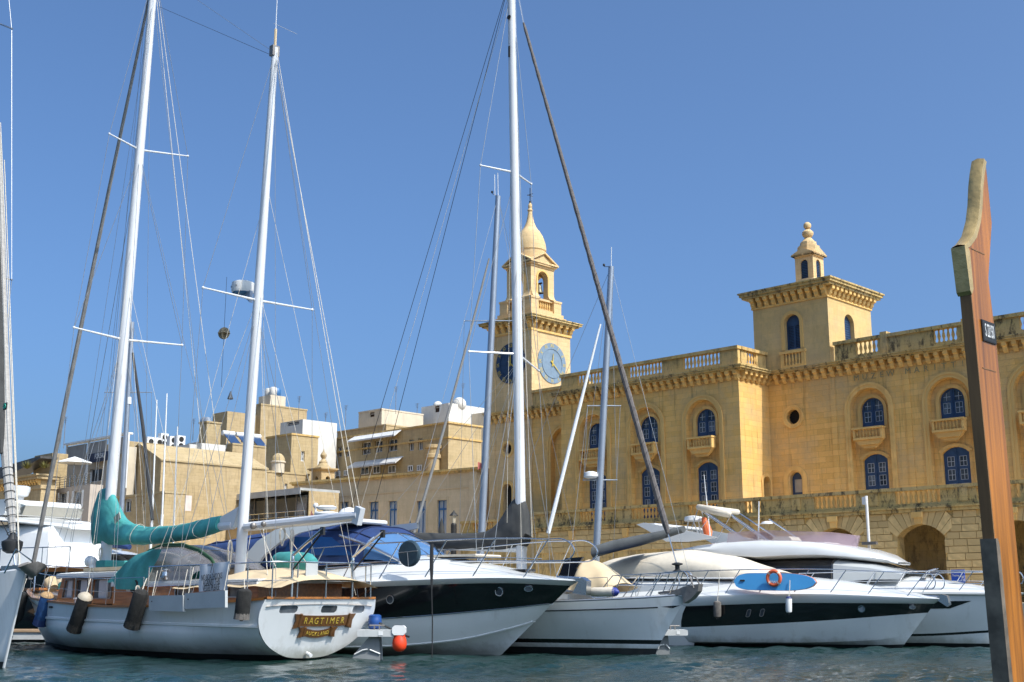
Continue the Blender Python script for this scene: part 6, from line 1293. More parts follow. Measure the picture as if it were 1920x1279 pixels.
obj('side_fin', MB().prism([(-10.9,2.1),(-10.6,2.75),(-9.9,2.78),(-10.2,2.4),(-9.8,2.15)], lambda u,v,w:(u,w,v), -1.7, -1.6), BLACKG, su)
# paddle board strapped to the rail, ring buoy, fenders
bA, bB = U.L(1378,1090,-2.0), U.L(1531,1092,-2.0); bl = (bB-bA).length; bc_ = bA.lerp(bB,.5); t = thing('paddle_board', 'bright blue paddle board strapped on its edge along the yacht rail', 'paddle board', U, tuple(bc_-Vector((0,0,.25))))
out = []
for i in range(33): u = -1+2*i/32; out.append((u*bl/2, .25*(1-abs(u)**3.2)**.55 if u > 0 else .25*(1-abs(u)**6)**.5))
poly = out + [(u,-v) for u,v in out[::-1][1:-1]]; dirx = (bB-bA).normalized()
fb = lambda u,v,w: tuple(bc_ + dirx*u + Vector((0,.25*v-w,v)))
obj('deck_pad', MB().prism(poly, fb, .03, .075), SUPB, t); obj('hull', MB().prism([(u*1.005,v*1.03) for u,v in poly], fb, -.06, .03), mat('board_edge', (.62,.22,.12), .5), t)
obj('carry_handle', MB().prism(rr4(-bl*.42,-bl*.36,-.0,.05,.02), fb, .076, .1), BLACK, t); text('lettering','TIWI',.13,WHITEP,t,Vector(fb(-.02,-.02,.08)),(R(76),0,0),.002)
lb_ = U.L(1451,1084,-2.16); t = thing('ring_buoy', 'orange ring buoy hung on the rail in front of the blue paddle board', 'ring buoy', U, tuple(lb_-Vector((0,0,.26))))
mb = MB(); ry = [lb_ + Vector((.2*math.cos(a), 0, .2*math.sin(a))) for a in lin(0,2*math.pi,29)[:-1]]; obj('ring', mb.tube(ry, .052, 10, True), ORANGE, t, True)
for a in (45,135,225,315):
    k1 = [lb_ + Vector((.2*math.cos(R(a+d)),0,.2*math.sin(R(a+d)))) for d in (-7,0,7)]; obj('band', MB().tube(k1, .055, 10), mat('pale_band', (.65,.5,.4), .6) if a == 45 else bpy.data.materials['pale_band'], t, True)
f1, f2 = U.L(1345,1127,-2.3), U.L(1345,1158,-2.3); fender('grey brown fender hanging on the yacht with the beige canopy', U, f1, f2, .115, GREYS, None, 'fenders of the beige canopy yacht', U.L(1349,1072,-2.15))
f1, f2 = U.L(1479,1119,-2.25), U.L(1479,1149,-2.25); fender('white fender with a navy top hanging below the blue paddle board', U, f1, f2, .09, WHITEP, mat('navy_cap',(.02,.03,.12),.5), 'fenders of the beige canopy yacht', U.L(1481,1088,-2.1))
# ------------------------------------------------------------------ flybridge yacht farthest right
V = Frame(on_water(1875, 1213.5), -36)
py_ = thing('flybridge_yacht', 'large white flybridge yacht with smoked side windows and a folded bimini', 'motor yacht', V, (-5,0,0))
stem_p = lambda z: .48*max(z,-.3)
bp = [(-14,2.1),(-9,2.3),(-4,2.3),(3,2.3)]; pb_ = lambda f: (lambda x: cr(x, bp)*f)
Vk = hrow(-14, wl_([(-14,-.5),(-2,-.3),(0,0)]), pb_(.1), stem_p, 3); Vw = hrow(-14, lambda x: .1, pb_(.78), stem_p, 6, .9)
Vc = hrow(-14, wl_([(-14,.2),(-2.3,.30),(.4,.47)]), pb_(.86), stem_p, 6, .85); Vd = hrow(-14, wl_([(-14,.26),(-2.3,.37),(.4,.54)]), pb_(.87), stem_p, 6, .84)
Vs = hrow(-14, wl_([(-14,1.2),(-1.7,1.5),(.7,1.5)]), pb_(1.0), stem_p, 6.4, .6); Vg = hrow(-14, wl_([(-14,1.4),(-1.7,1.62),(.85,1.58)]), pb_(1.02), lambda z: .48*z+.1, 6.4, .58)
hull(py_, [('',None,Vk,1,0),('boot_top',ANTIF,Vw,1,0),('bottom',GELH,Vc,2,0),('dark_stripe',BLACKG,Vd,1,0),('topsides',GELB,Vs,5,.05),('gunwale',GEL,Vg,2,.05)])
hw = MB()
for sg in (1,-1):
    f = lambda x,k: Vector((x, sg*(at_line(Vd,x)[0]+(at_line(Vs,x)[0]-at_line(Vd,x)[0])*k+.05*math.sin(math.pi*k)+.012), at_line(Vd,x)[1]+(at_line(Vs,x)[1]-at_line(Vd,x)[1])*k))
    hw.grid([[f(x,.86) for x in lin(-6,-.5,20)],[f(x-.5*(i/19),.66) for i,x in enumerate(lin(-6,-.6,20))]])
obj('hull_window', hw, BLACKG, py_)
deck('foredeck', py_, [p[0] for p in Vg][:-1], lambda x: at_line(Vg, x), lambda x: cr(x, [(-13,.3),(-4,.55),(-2.5,.5),(-1,.3),(.7,.02)]), GEL, .02, 7)
# saloon glass, windscreen, overhanging flybridge moulding
sal = arc_rows(lin(-12,-4.4,10), lambda x: 2.75, lambda x: 1.85, lambda x: 1.75, 13, .28); obj('saloon_window', MB().grid(sal), TINT, py_, True)
w0 = arc_rows([-2.35], lambda x: 2.22, lambda x: 1.35, lambda x: 2.0, 13, .3)[0]; w1 = arc_rows([-4.4], lambda x: 2.72, lambda x: 1.85, lambda x: 1.9, 13, .28)[0]
obj('windscreen', MB().grid([w1, [p.lerp(q,.5)+Vector((.05,0,.05)) for p,q in zip(w1,w0)], w0]), glass('pale_grey_windscreen', (.42,.43,.42), .06), py_, True)
sp_ = MB(); sp_.tube([p+Vector((0,0,.01)) for p in w1], .035, 6).tube(w0, .02, 6); obj('windscreen_pillar', sp_, BLACKG, py_, True)
wp_ = MB()
for j in (5,7): wp_.tube([w0[j]+Vector((.02,0,.02)), w0[j].lerp(w1[j],.5)+Vector((.1,0,.1))], .016, 5)
obj('wiper', wp_, BLACK, py_)
tpx = [V.lon(px,py,-1.9) for px,py in ((1262,1030),(1300,1022),(1350,1016),(1420,1012),(1480,1013),(1530,1017),(1580,1025),(1620,1036),(1645,1047),(1657,1053))]
bpx = [V.lon(px,py,-1.9) for px,py in ((1262,1033),(1320,1040),(1400,1051),(1450,1047),(1520,1045),(1570,1047),(1620,1052),(1657,1056))]
zt4 = lambda x: cr(x, tpx); zb4 = lambda x: cr(x, bpx)
xs4 = [p[0] for p in tpx]; g = []
for x in xs4:
    w_ = cr(x, [(xs4[0],1.8),(xs4[0]+3,2.05),(xs4[-1]-2.2,1.95),(xs4[-1]-.8,1.45),(xs4[-1],.6)]); b0_ = None; a = zt4(x); b = min(zb4(x), a-.06); g.append([Vector((x,-w_*.8,b)), Vector((x,-w_,b+.08)), Vector((x,-w_*1.01,(a+b)/2)), Vector((x,-w_*.93,a-.04)), Vector((x,-w_*.8,a)), Vector((x,0,a+.02)), Vector((x,w_*.8,a)), Vector((x,w_*.93,a-.04)), Vector((x,w_*1.01,(a+b)/2)), Vector((x,w_,b+.08)), Vector((x,w_*.8,b))])
obj('flybridge', MB().grid(g, True).add(g[0],[tuple(range(11))]).add(g[-1],[tuple(range(11))]), GEL, py_, True, sharp=50)
scr = MB(); path = [V.L(px,py,-1.75) for px,py in ((1400,1010),(1450,1001),(1500,999),(1560,998),(1600,1000))]
fp = [Vector((-8.0,-1.8,0)),Vector((-6.6,-1.8,0)),Vector((-5.4,-1.65,0)),Vector((-4.7,-1.2,0)),Vector((-4.4,-.5,0)),Vector((-4.3,0,0))]; fp = fp + [Vector((p.x,-p.y,0)) for p in fp[-2::-1]]
scr.grid([[Vector((p.x,p.y,zt4(p.x)-.05)) for p in fp],[Vector((p.x+.12,p.y*1.04,zt4(p.x)+.3 + (.06 if abs(p.y) < 1.3 else -.08*(abs(p.x)-6)*0))) for p in fp]]); obj('flybridge_screen', scr, LILAC, py_, True)
obj('helm_seat', MB().cbx(-6.7,-6.0,-1.1,-.3,3.0,3.42,.1).cbx(-7.9,-7.0,-1.2,1.2,3.0,3.36,.1), CREAM, py_); obj('console', MB().cbx(-5.4,-4.9,-.9,.4,2.8,3.22,.08), GEL, py_)
# sweeping aft arch, bimini, flybridge gear
for sg in (1,-1):
    q = [(-11.35,3.95),(-11.05,4.0),(-9.6,3.72),(-8.3,3.42),(-9.4,3.3),(-10.2,3.33),(-10.9,3.72)]; obj('arch_wing', MB().prism(q, lambda u,v,w:(u,sg*(1.75+w),v), 0, .16), GEL, py_)
obj('arch_top', MB().cbx(-11.3,-10.7,-1.75,1.75,3.86,3.98,.04), GEL, py_); None
bA, bB = V.L(1310,951,-1.5), V.L(1371,965,-1.5); fa, fb2 = V.L(1400,1013,-1.6), V.L(1446,1017,-1.6)
for y in (0,): obj('bimini_roll', MB().tube([bA+Vector((0,3.0,0)), bA, bA+Vector((.12,0,-.02))], .1, 10), CREAM, py_, True)
mb = MB(); g = []
for k, (p, r_) in enumerate(((bA,.06),(bA.lerp(bB,.1),.12),(bA.lerp(bB,.5),.14),(bA.lerp(bB,.9),.13),(bB,.06))): g.append((p, r_))
obj('bimini_cover', mb.tube([p for p,_ in g], [r_ for _,r_ in g], 10), CREAM, py_, True)
for a, b in ((bA, fa), (bB, fb2)):
    obj('bimini_frame', MB().tube([a, b], .028, 6).tube([a+Vector((.05,0,-.09)), b+Vector((-.12,0,.0))], .02, 6), STEEL, py_, True); obj('bimini_frame', MB().tube([a+Vector((0,3,0)), b+Vector((0,3.1,0))], .028, 6), STEEL, py_, True)
wires(py_, 'bimini_strap', [(bA, V.L(1290,1012,-1.6)), (bB, V.L(1340,1018,-1.6)), (V.L(1400,984,-1.6), V.L(1376,1008,-1.6)), (V.L(1330,970,-1.5), V.L(1300,1010,-1.6))], .012, STEEL)
rdp = V.L(1300,972,-.6); obj('radar_dome', MB().lathe([(.3,0),(.32,.03),(.3,.15),(.1,.19),(.01,.19)], 16, rdp+Vector((0,0,-.1))), WHITEP, py_, True); obj('radar_stand', MB().tube([rdp+Vector((-.2,0,-.1)), rdp+Vector((-.35,0,-.75))], .02, 5).tube([rdp+Vector((.2,0,-.1)), rdp+Vector((.3,0,-.75))], .02, 5).tube([rdp+Vector((-.1,.2,-.1)), rdp+Vector((.1,.3,-.75))], .02, 5), WHITEP, py_)
a1 = V.L(1332,1010,-.9); obj('antenna', MB().tube([a1, V.L(1320,890,-.9)], [.022,.01], 6), WHITEP, py_); a2 = V.L(1422,1012,-1.2); obj('antenna', MB().tube([a2, V.L(1423,940,-1.2)], [.03,.015], 6), WHITEP, py_); lp = V.L(1438,982,-1.2); obj('deck_light', MB().lathe([(.2,0),(.16,.06),(.02,.09)], 12, lp).tube([lp, lp+Vector((-.35,0,.0))], .012, 5), WHITEP, py_, True)
lb2 = V.L(1326,995,-.7); t = thing('life_sling', 'orange life sling bag hanging on the flybridge below the rolled bimini', 'life sling', V, tuple(lb2-Vector((0,0,.3)))); mb = MB(); obj('bag', mb.tube([lb2+Vector((-.12,0,.45)), lb2+Vector((-.05,0,.2)), lb2+Vector((.02,0,-.05)), lb2+Vector((.05,0,-.28))], [.08,.13,.16,.09], 9), mat('orange_fabric', (.66,.15,.05), .8, var=.3), t, True); obj('strap', MB().tube([lb2+Vector((-.12,0,.4)), lb2+Vector((-.2,0,.7))], .012, 5), ROPE, t)
pulpit(py_, Vg, -5.5, .35, .62, .2, .45, 7, 2, .015)
mr = MB().tube([Vector((x, -(max(at_line(Vg,x)[0]-.1,.08)), at_line(Vg,x)[1]+.33)) for x in lin(-5.5,.6,14)], .011, 6); obj('mid_rail', mr, STEEL, py_, True)
obj('folded_ladder', MB().tube([V.L(px,py,-.3) for px,py in ((1725,1090),(1745,1070),(1760,1066),(1757,1078),(1740,1095))], .015, 5).tube([V.L(px,py,.1) for px,py in ((1722,1090),(1740,1070),(1755,1066))], .015, 5), STEEL, py_, True)
obj('deck_vent', MB().cbx(-2.0,-1.85,-.8,-.65,1.9,2.05,.02), STEEL, py_)

# ------------------------------------------------------------------ boats seen only in part behind
def back_mast(label, base, top, r0, r1, name='sailing_boat', cat='sailing boat', spr=(), m=ALU, hullz=1.2, head=170, extra=None, Lh=9):
    F = Frame((base.x, base.y), head); t = thing(name, label, cat, F, (0,0,0), None)
    bm2 = lambda f: (lambda x: 1.5*f); r1_ = hrow(-Lh*.6, lambda x: -.3, bm2(.5), lambda z: Lh*.4+.6*z, 5); r2_ = hrow(-Lh*.6, lambda x: hullz, bm2(1), lambda z: Lh*.4+.6*z, 5, .7)
    hull(t, [('',None,r1_,1,0),('topsides',GEL,r2_,4,.15)]); deck('deck', t, [p[0] for p in r2_][:-1], lambda x: at_line(r2_, x), lambda x: .25, GEL, .02)
    inv = F.m.inverted(); tp_ = inv @ top; b0 = Vector((0,0,hullz))
    mast(t, b0, tp_, r0, r1, m)
    tips = []
    for zz, w_, rk in spr:
        c = b0.lerp(tp_, (zz-b0.z)/(tp_.z-b0.z)); tl_ = [c + inv.to_3x3() @ Vector((sg*w_,0,0)) + Vector((0,0,rk*sg)) for sg in (1,-1)]; spreader(t, c, *tl_, m=m, r=.022); tips.append(tl_)
    for sg in (0,1):
        pth = [Vector((-.2, (1.4 if sg == 0 else -1.4), hullz))] + [q[sg] for q in tips] + [tp_]
        wires(t, 'shroud', list(zip(pth, pth[1:])), .007)
    wires(t, 'backstay', [(Vector((-Lh*.58,0,hullz)), tp_)], .007); wires(t, 'forestay', [(Vector((Lh*.42,0,hullz)), tp_)], .007)
    return t, F, inv
b2_, t2_ = at_depth(897,1060,43), at_depth(934,368,43); b2_.z = 0
t, F, inv = back_mast('sailing boat with a tall grey mast standing just left of the thick white mast', b2_, t2_, .13, .1, spr=((11.2,1.0,0),), head=-140)
tp_ = inv @ t2_; wires(t, 'antenna', [(tp_, tp_+Vector((.02,0,.9))), (tp_+Vector((.15,0,0)), tp_+Vector((.17,0,.8)))], .012, WHITEP); obj('wind_vane', MB().tube([tp_, tp_+inv.to_3x3() @ Vector((-.22,0,.1))], .012, 5).ball(tp_+inv.to_3x3() @ Vector((-.22,0,.16)), .05, 6), BLACK, t)
fl = MB(); p1_, p2_ = inv @ at_depth(917,485,43), inv @ at_depth(800,900,43); obj('furled_genoa', MB().tube([(inv @ at_depth(917,485,43)).lerp(inv @ at_depth(776,1000,40.5), q) + Vector((0,0,-.5*q*(1-q)*1.6)) for q in lin(0,1,14)], [.03]+[.04+.015*q for q in lin(0,1,13)], 8), mat('dull_grey_sail', (.17,.165,.155), .8), t, True)
solo('pennant', MB().add([(0,0,0),(.3,.02,-.12),(.0,.02,-.28)],[(0,1,2)]), FLAGR, 'small red pennant flying beside the grey mast', 'flag', WORLD, tuple(at_depth(896,866,43)), smooth=False)
b3_, t3_ = at_depth(1112,1060,41), at_depth(1146,500,41); b3_.z = 0
t, F, inv = back_mast('sailing boat with a shorter blue grey mast standing between the sloop and the pavilion', b3_, t3_, .12, .1, spr=((7.8,.55,0),(5.3,.55,0)), head=-36)
tp_ = inv @ t3_; wires(t, 'antenna', [(tp_, tp_+Vector((.02,0,.7)))], .012, WHITEP); obj('wind_vane', MB().tube([tp_, tp_+inv.to_3x3() @ Vector((-.25,0,.0))], .012, 5).ball(tp_+inv.to_3x3() @ Vector((-.25,0,.06)), .05, 6), BLACK, t)
obj('furled_genoa', MB().tube([inv @ at_depth(1126,608,41), inv @ at_depth(1080,790,40.5), inv @ at_depth(1028,1000,40)], [.03,.065,.07], 8), GEL, t, True)
obj('radar_dome', MB().lathe([(.2,-.08),(.24,-.03),(.22,.1),(.1,.14),(.01,.14)], 14, inv @ at_depth(1108,892,41)), WHITEP, t, True)
g = []
for px,a,b in ((1112,1024,1046),(1150,1013,1036),(1200,1003,1024),(1240,995,1012),(1282,986,999)):
    pa_, pb2 = inv @ at_depth(px,a,40), inv @ at_depth(px,b,40); g.append([pa_.lerp(pb2, .5-.5*math.cos(t_)) + Vector((0,.16*math.sin(t_)+.02*math.sin(px*.9),0)) for t_ in lin(0,2*math.pi,13)[:-1]])
obj('boom_cover', MB().grid(g,True).add(g[0],[tuple(range(12))]).add(g[-1],[tuple(range(12))]), mat('grey_boom_cover', (.075,.08,.08), .85, var=.2, bump=.3), t, True, sharp=60)
g = [[inv @ at_depth(px,py,39.5+dy) for px,py in ((1108,1040),(1150,1037),(1185,1032),(1215,1030))] for dy in (0,1.2)]; obj('bimini', MB().grid(g), NAVY, t, True)
bl_, tl_2 = at_depth(226,1010,52), at_depth(248,604,52); bl_.z = 0
t, F, inv = back_mast('distant sailing boat whose thin grey mast rises beside the ketch mainmast', bl_, tl_2, .11, .09, spr=((10.1,1.0,0),), head=-60)
obj('furled_genoa', MB().tube([inv @ at_depth(249,662,51.5), inv @ at_depth(268,800,50.5), inv @ at_depth(286,975,49.5)], [.05,.075,.07], 8), BLACK, t, True)
obj('radar_reflector', MB().tube([inv @ at_depth(242,745,52), inv @ at_depth(242,758,52)], .1, 8), WHITEP, t, True)
for i, (px,a,b) in enumerate(((294,750,830),(313,738,815),(333,800,870))):
    p, q = at_depth(px,b,60), at_depth(px,a,60); solo('aerial', MB().tube([Vector((0,0,-4)), q-p], [.05,.03], 6).tube([(0,0,-5.2),(0,0,-3.9)], .07, 6), WHITEP, ['left','middle','right and lowest'][i] + ' one of three thin white aerials rising before the warehouse', 'aerial', WORLD, tuple(p), 'thin white aerials')
# white motor yacht with enclosed flybridge at the left edge
Y = Frame(at_depth(150,1060,46), -38); wy = thing('enclosed_yacht', 'white motor yacht with white weather screens and a brown rubbing strake at the left edge', 'motor yacht', Y, (0,0,0))
yl_ = lambda px,py,y=0: Y.L(px,py,y)
k0 = hrow(-15, lambda x: -.3, lambda x: 1.9, lambda z: 4+.8*z, 6); k1 = hrow(-15, lambda x: 1.35, lambda x: 2.2, lambda z: 4+.8*z, 6, .6); k2 = hrow(-15, lambda x: 2.35, lambda x: 2.25, lambda z: 4+.8*z, 6, .6); k3 = hrow(-15, lambda x: 2.5, lambda x: 2.3, lambda z: 4+.8*z, 6, .6)
hull(wy, [('',None,k0,1,0),('topsides',BLACKG,k1,3,.1),('upper_topsides',BLACKG,k2,2,0),('rubbing_strake',TEAK,k3,1,0)]); deck('deck', wy, [p[0] for p in k3][:-1], lambda x: at_line(k3,x), lambda x: .2, GEL, .02)
scr = arc_rows(lin(-14,-.3,8), lambda x: 4.25, lambda x: cr(x,[(-14,1.9),(-2,1.9),(-.3,1.3)]), lambda x: 2.5, 15, .22); scr[-1] = [p + Vector((.35-.35*(p.z-2.5)/1.75,0,0)) for p in scr[-1]]
obj('weather_screen', MB().grid(scr).add(scr[-1],[tuple(range(15))]), mat('white_vinyl_screen', (.78,.77,.74), .6, var=.04, bump=.2, bs=3), wy, True)
rf_ = [(-15,0),(-3,0),(-.5,0),(.1,0)]; g = []
for x in lin(-15,.25,10): w_ = cr(x,[(-15,2.2),(-3,2.2),(-.5,1.6),(.25,.7)]); z = cr(x,[(-15,4.75),(-6,4.55),(-2,4.3),(.25,4.02)]); g.append([Vector((x,-w_*.9,z-.1)), Vector((x,-w_,z-.04)), Vector((x,-w_*.95,z+.06)), Vector((x,0,z+.14)), Vector((x,w_*.95,z+.06)), Vector((x,w_,z-.04)), Vector((x,w_*.9,z-.1))])
obj('hardtop', MB().grid(g,True).add(g[-1],[tuple(range(7))]).add(g[0],[tuple(range(7))]), GEL, wy, True)
for x in (-4.8,-2.2): obj('strut', MB().tube([(x,-2.0,4.25),(x+.55,-2.0,3.75),(x+1.2,-2.02,3.1)], .02, 5), BLACK, wy)
p = yl_(28,965,-.5); obj('flybridge_base', MB().cbx(p.x-2.2,p.x+1.2,-1.6,1.6,4.5,5.1,.1), GEL, wy, True); obj('flybridge_screen', MB().add([(p.x+.9,-1.3,4.6),(p.x+1.7,-1.2,4.5),(p.x+1.9,-1.2,4.85),(p.x+.9,-1.3,5.1)],[(0,1,2,3)]).add([(p.x+1.7,-1.2,4.5),(p.x+1.8,1.2,4.5),(p.x+2.0,1.2,4.85),(p.x+1.9,-1.2,4.85)],[(0,1,2,3)]), mat('smoked_acrylic', (.3,.27,.2), .1, Transmission_Weight=.5), wy)
p = yl_(36,918,-.3); obj('satellite_dome', MB().lathe([(.2,-.5),(.2,-.3),(.35,-.25),(.42,-.05),(.42,.1),(.3,.14),(.02,.15)], 16, p), GEL, wy, True); obj('radar_mast', MB().tube([p+Vector((0,0,-1.9)), p+Vector((0,0,-.4))], [.28,.16], 10), GEL, wy, True)
rp = [Vector((x,-(at_line(k3,x)[0]-.08),3.2)) for x in lin(-9,2,10)]; railing(wy, 'side_rail', rp, lambda q: Vector((q.x,q.y,2.5)), .02, STEEL, ())
sgp = at_depth(163,1010,70); t = thing('black_sign', 'black sign with small white lettering on the quay beside the white screens', 'sign', WORLD, tuple(Vector((sgp.x,sgp.y,QZ)))); obj('board', MB().bx(sgp.x-.28,sgp.x+.28,sgp.y-.03,sgp.y,sgp.z-.25,sgp.z+.25), INK, t); obj('post', MB().tube([(sgp.x,sgp.y+.05,QZ),(sgp.x,sgp.y+.05,sgp.z)], .04, 6), INK, t); text('lettering','CARGO',.13,WHITEP,t,(sgp.x,sgp.y-.035,sgp.z+.06),(R(90),0,0),.002)
W2 = Frame(at_depth(215,1060,48), -38); lo_ = thing('low_motorboat', 'low white motorboat with a dark window strip half hidden behind the ketch cabin', 'motor boat', W2, (0,0,0))
k0 = hrow(-6, lambda x: -.3, lambda x: 1.4, lambda z: 4+.8*z, 5); k1 = hrow(-6, lambda x: 2.0, lambda x: 1.7, lambda z: 4+.8*z, 5, .6); hull(lo_, [('',None,k0,1,0),('topsides',GEL,k1,3,.1)]); deck('deck', lo_, [p[0] for p in k1][:-1], lambda x: at_line(k1,x), lambda x: .2, GEL, .02)
cc = arc_rows(lin(-5,1.5,8), lambda x: cr(x,[(-5,3.3),(-1,3.25),(1.5,2.4)]), lambda x: cr(x,[(-5,1.45),(1.5,.9)]), lambda x: 2.0, 13, .4); obj('cabin', MB().grid(cc).add(cc[0],[tuple(range(13))]), TINT, lo_, True); cc2 = arc_rows(lin(-5.3,.4,8), lambda x: cr(x,[(-5.3,3.4),(-1,3.36),(.4,3.1)]), lambda x: cr(x,[(-5.3,1.5),(.4,1.2)]), lambda x: 2.95, 13, .35); obj('cabin_roof', MB().grid(cc2).add(cc2[0],[tuple(range(13))]), GEL, lo_, True); obj('bow_cover', MB().tube([(-1.0,-.3,3.55),(0,-.2,3.6),(.9,0,3.35)], [.12,.26,.1], 10), NAVY, lo_, True)
# bow of the sloop at the left edge
X0 = on_water(6, 1252); X = Frame(X0, -44); lx = thing('left_sloop', 'pale sailing boat bow with a furled grey headsail cut off by the left edge', 'sailing boat', X, (-3,0,0))
stx = lambda z: .33*max(z,-.3)
l0 = hrow(-9, lambda x: -.4, lambda x: .9, stx, 6, .9); l1 = hrow(-9, lambda x: .12, lambda x: 1.4, stx, 6.5, .9); l2 = hrow(-9, wl_([(-9,1.5),(0,1.95),(.7,2.02)]), lambda x: 1.75, stx, 6, .75)
hull(lx, [('',None,l0,1,0),('boot_top',ANTIF,l1,1,0),('topsides',GELB,l2,5,.08)]); deck('deck', lx, [p[0] for p in l2][:-1], lambda x: at_line(l2,x), lambda x: .06, GEL, .02)
for z_, h_ in ((.42,.07),(.58,.05)):
    q = MB()
    for sg in (1,-1): q.grid([[(x, sg*(at_line(l1,x)[0]+(at_line(l2,x)[0]-at_line(l1,x)[0])*(zz/1.9)+.09*math.sin(math.pi*min(1,zz/1.9))+.012), zz) for x in lin(-6,-.35,20)] for zz in (z_,z_+h_)])
    obj('dark_stripe', q, BLACKG, lx)
obj('stem_band', MB().tube([(stx(z)+.03,0,z) for z in lin(.0,1.9,8)], .03, 6), GEL, lx, True)
hs0 = X.L(24,1030); hs1 = X.L(0,330); hsd = hs1-hs0
hp_ = [X.L(px,py) for px,py in ((24,1000),(20,950),(14,880),(8,780),(4,650),(0,480),(-6,250))]
obj('furled_headsail', MB().tube(hp_, [.06,.1,.11,.15,.14,.12,.1], 10), mat('pale_grey_sailcloth', (.40,.375,.34), .85, var=.15, vs=5, bump=.3, sc=(1,1,4)), lx, True)
uvs = [X.L(px,py,-.12) for px,py in ((3,850),(2,780),(0,650),(-4,480),(-10,250))]; obj('sun_strip', MB().tube(uvs, [.05,.09,.09,.07,.05], 8), CHAR, lx, True)
lsh = MB()
for i in range(9):
    p = hp_[0].lerp(hp_[2], i/8.); lsh.tube([p+Vector((.115*math.cos(a), .115*math.sin(a), .05*math.cos(a))) for a in lin(0,2*math.pi,10)], .008, 4)
obj('sail_lashing', lsh, BLACK, lx); lg = X.L(10,762,-.17); obj('sail_maker_mark', MB().obx(lg, (.16,.02,.16), Matrix.Identity(3)), INK, lx); obj('sail_maker_ring', MB().tube([lg+Vector((.05*math.cos(a),-.02,.05*math.sin(a))) for a in lin(0,2*math.pi,13)[:-1]], .012, 5, True), mat('green_mark', (.02,.35,.25), .6), lx)
obj('furler_drum', MB().lathe([(.1,-.2),(.19,-.15),(.22,-.02),(.22,.05),(.12,.1),(.06,.22)], 14, X.L(23,1020)), BLACK, lx, True); obj('forestay', MB().tube([X.L(28,1060), X.L(23,1020), hp_[0]], .02, 6), STEEL, lx, True)
wires(lx, 'halyard', [(X.L(37,1075), X.L(1,230)), (X.L(38,1072,.2), X.L(8,300,.2))], .012, ROPE); wires(lx, 'shroud', [(X.L(-30,1000,.9), X.L(22,525,.9)), (X.L(22,525,.9), X.L(22,55,.9)), (X.L(22,55,.9), X.L(14,-30,.9))], .008)
obj('spreader', MB().tube([X.L(4,521,.9), X.L(23,525,.9)], .02, 6).tube([X.L(-8,42,.9), X.L(23,54,.9)], .025, 6), ALU, lx)
obj('bow_roller', MB().cbx(-.3,.85,-.1,.1,2.0,2.1,.02), STEEL, lx); obj('stem_plate', MB().tube([X.L(22,1075), X.L(21,1100), X.L(20,1098)], .03, 6), GREYMET, lx)
ah = X.L(60,1075); an_ = MB(); an_.tube([X.L(25,1062), X.L(55,1068)], .04, 6)
g = []
for i in range(9): u = i/8; g.append([ah + Vector((.45*(u-.5), sg*.3*math.sin(math.pi*u)**.5, -.1+.22*abs(sg)+.12*(u-.5)**2*4)) for sg in (-1,-.5,0,.5,1)])
obj('anchor', an_.grid(g), GREYMET, lx, True); obj('pulpit', MB().tube([X.L(8,1075,-.6), X.L(30,1030,-.5), X.L(60,1052,-.1), X.L(68,1080,.1)], .018, 6), STEEL, lx, True)

# ------------------------------------------------------------------ mooring fingers, buoy, barrel
PONT = mat('pale_pontoon', (.50,.50,.48), .7, var=.1, dirt=.2); PYL = mat('grey_concrete_float', (.22,.23,.23), .85, var=.15, dirt=.3)
def finger(label, pxl, pxr, py0, py1, Yd, fpx0, fpx1):
    a, b = at_depth(pxl,(py0+py1)/2,Yd), at_depth(pxr,(py0+py1)/2,Yd); h = (py1-py0)*Yd/2350*.5; F = Frame((b.x,b.y), 0); t = thing('mooring_finger', label, 'mooring finger', F, (0,0,0), 'mooring fingers')
    L_ = b.x-a.x; obj('walkway', MB().cbx(-L_,0,-.3,.35,b.z-h,b.z+h,.02), PONT, t)
    f0, f1 = at_depth(fpx0,1200,Yd).x-b.x, at_depth(fpx1,1200,Yd).x-b.x; obj('float', MB().prism([(f0-.15,-.3),(f1,-.3),(f1,.12),(f1-.03,b.z-h),(f0+(f1-f0)*.55,b.z-h),(f0-.05,.1)], lambda u,v,w:(u,w,v), -.1, .5), PYL, t)
    obj('lip', MB().tube([(f0-.02,-.12,.12),((f0+f1)/2-.12,-.14,.22),((f0+f1)/2,-.14,.24)], .018, 5).tube([((f0+f1)/2+.05,-.14,.23),(f1,-.12,.13)], .018, 5), WHITEP, t, True)
    obj('cleat', MB().tube([(-L_*.5-.18,0,b.z+h+.1),(-L_*.5+.18,0,b.z+h+.1)], .02, 6).tube([(-L_*.5-.06,0,b.z+h),(-L_*.5-.06,0,b.z+h+.1)], .02, 5).tube([(-L_*.5+.06,0,b.z+h),(-L_*.5+.06,0,b.z+h+.1)], .02, 5), GREYMET, t); obj('reflector', MB().bx(-L_*.42,-L_*.3,-.31,-.3,b.z-h*.6,b.z+h*.6), WHITEP, t); return F, b, h
F1, b1, h1 = finger('white mooring finger on a grey float carrying the orange buoy beside the ketch stern', 672, 741, 1181, 1193, 30.2, 668, 714)
F2, b2, h2 = finger('white mooring finger on a grey float between the sloop bow and the beige canopy yacht', 1236, 1287, 1181, 1191, 33.4, 1234, 1254)
p = at_depth(749,1207,30); t = thing('mooring_buoy', 'orange red buoy with a white head hanging at the end of the mooring finger', 'buoy', WORLD, tuple(p-Vector((0,0,.2)))); obj('ball', MB().lathe([(.02,-.19),(.1,-.165),(.16,-.1),(.175,0),(.16,.1),(.13,.17),(.125,.24)], 18, p), REDBU, t, True); obj('head', MB().cbx(p.x-.17,p.x+.15,p.y-.13,p.y+.13,p.z+.2,p.z+.42,.05), WHITEP, t, True)
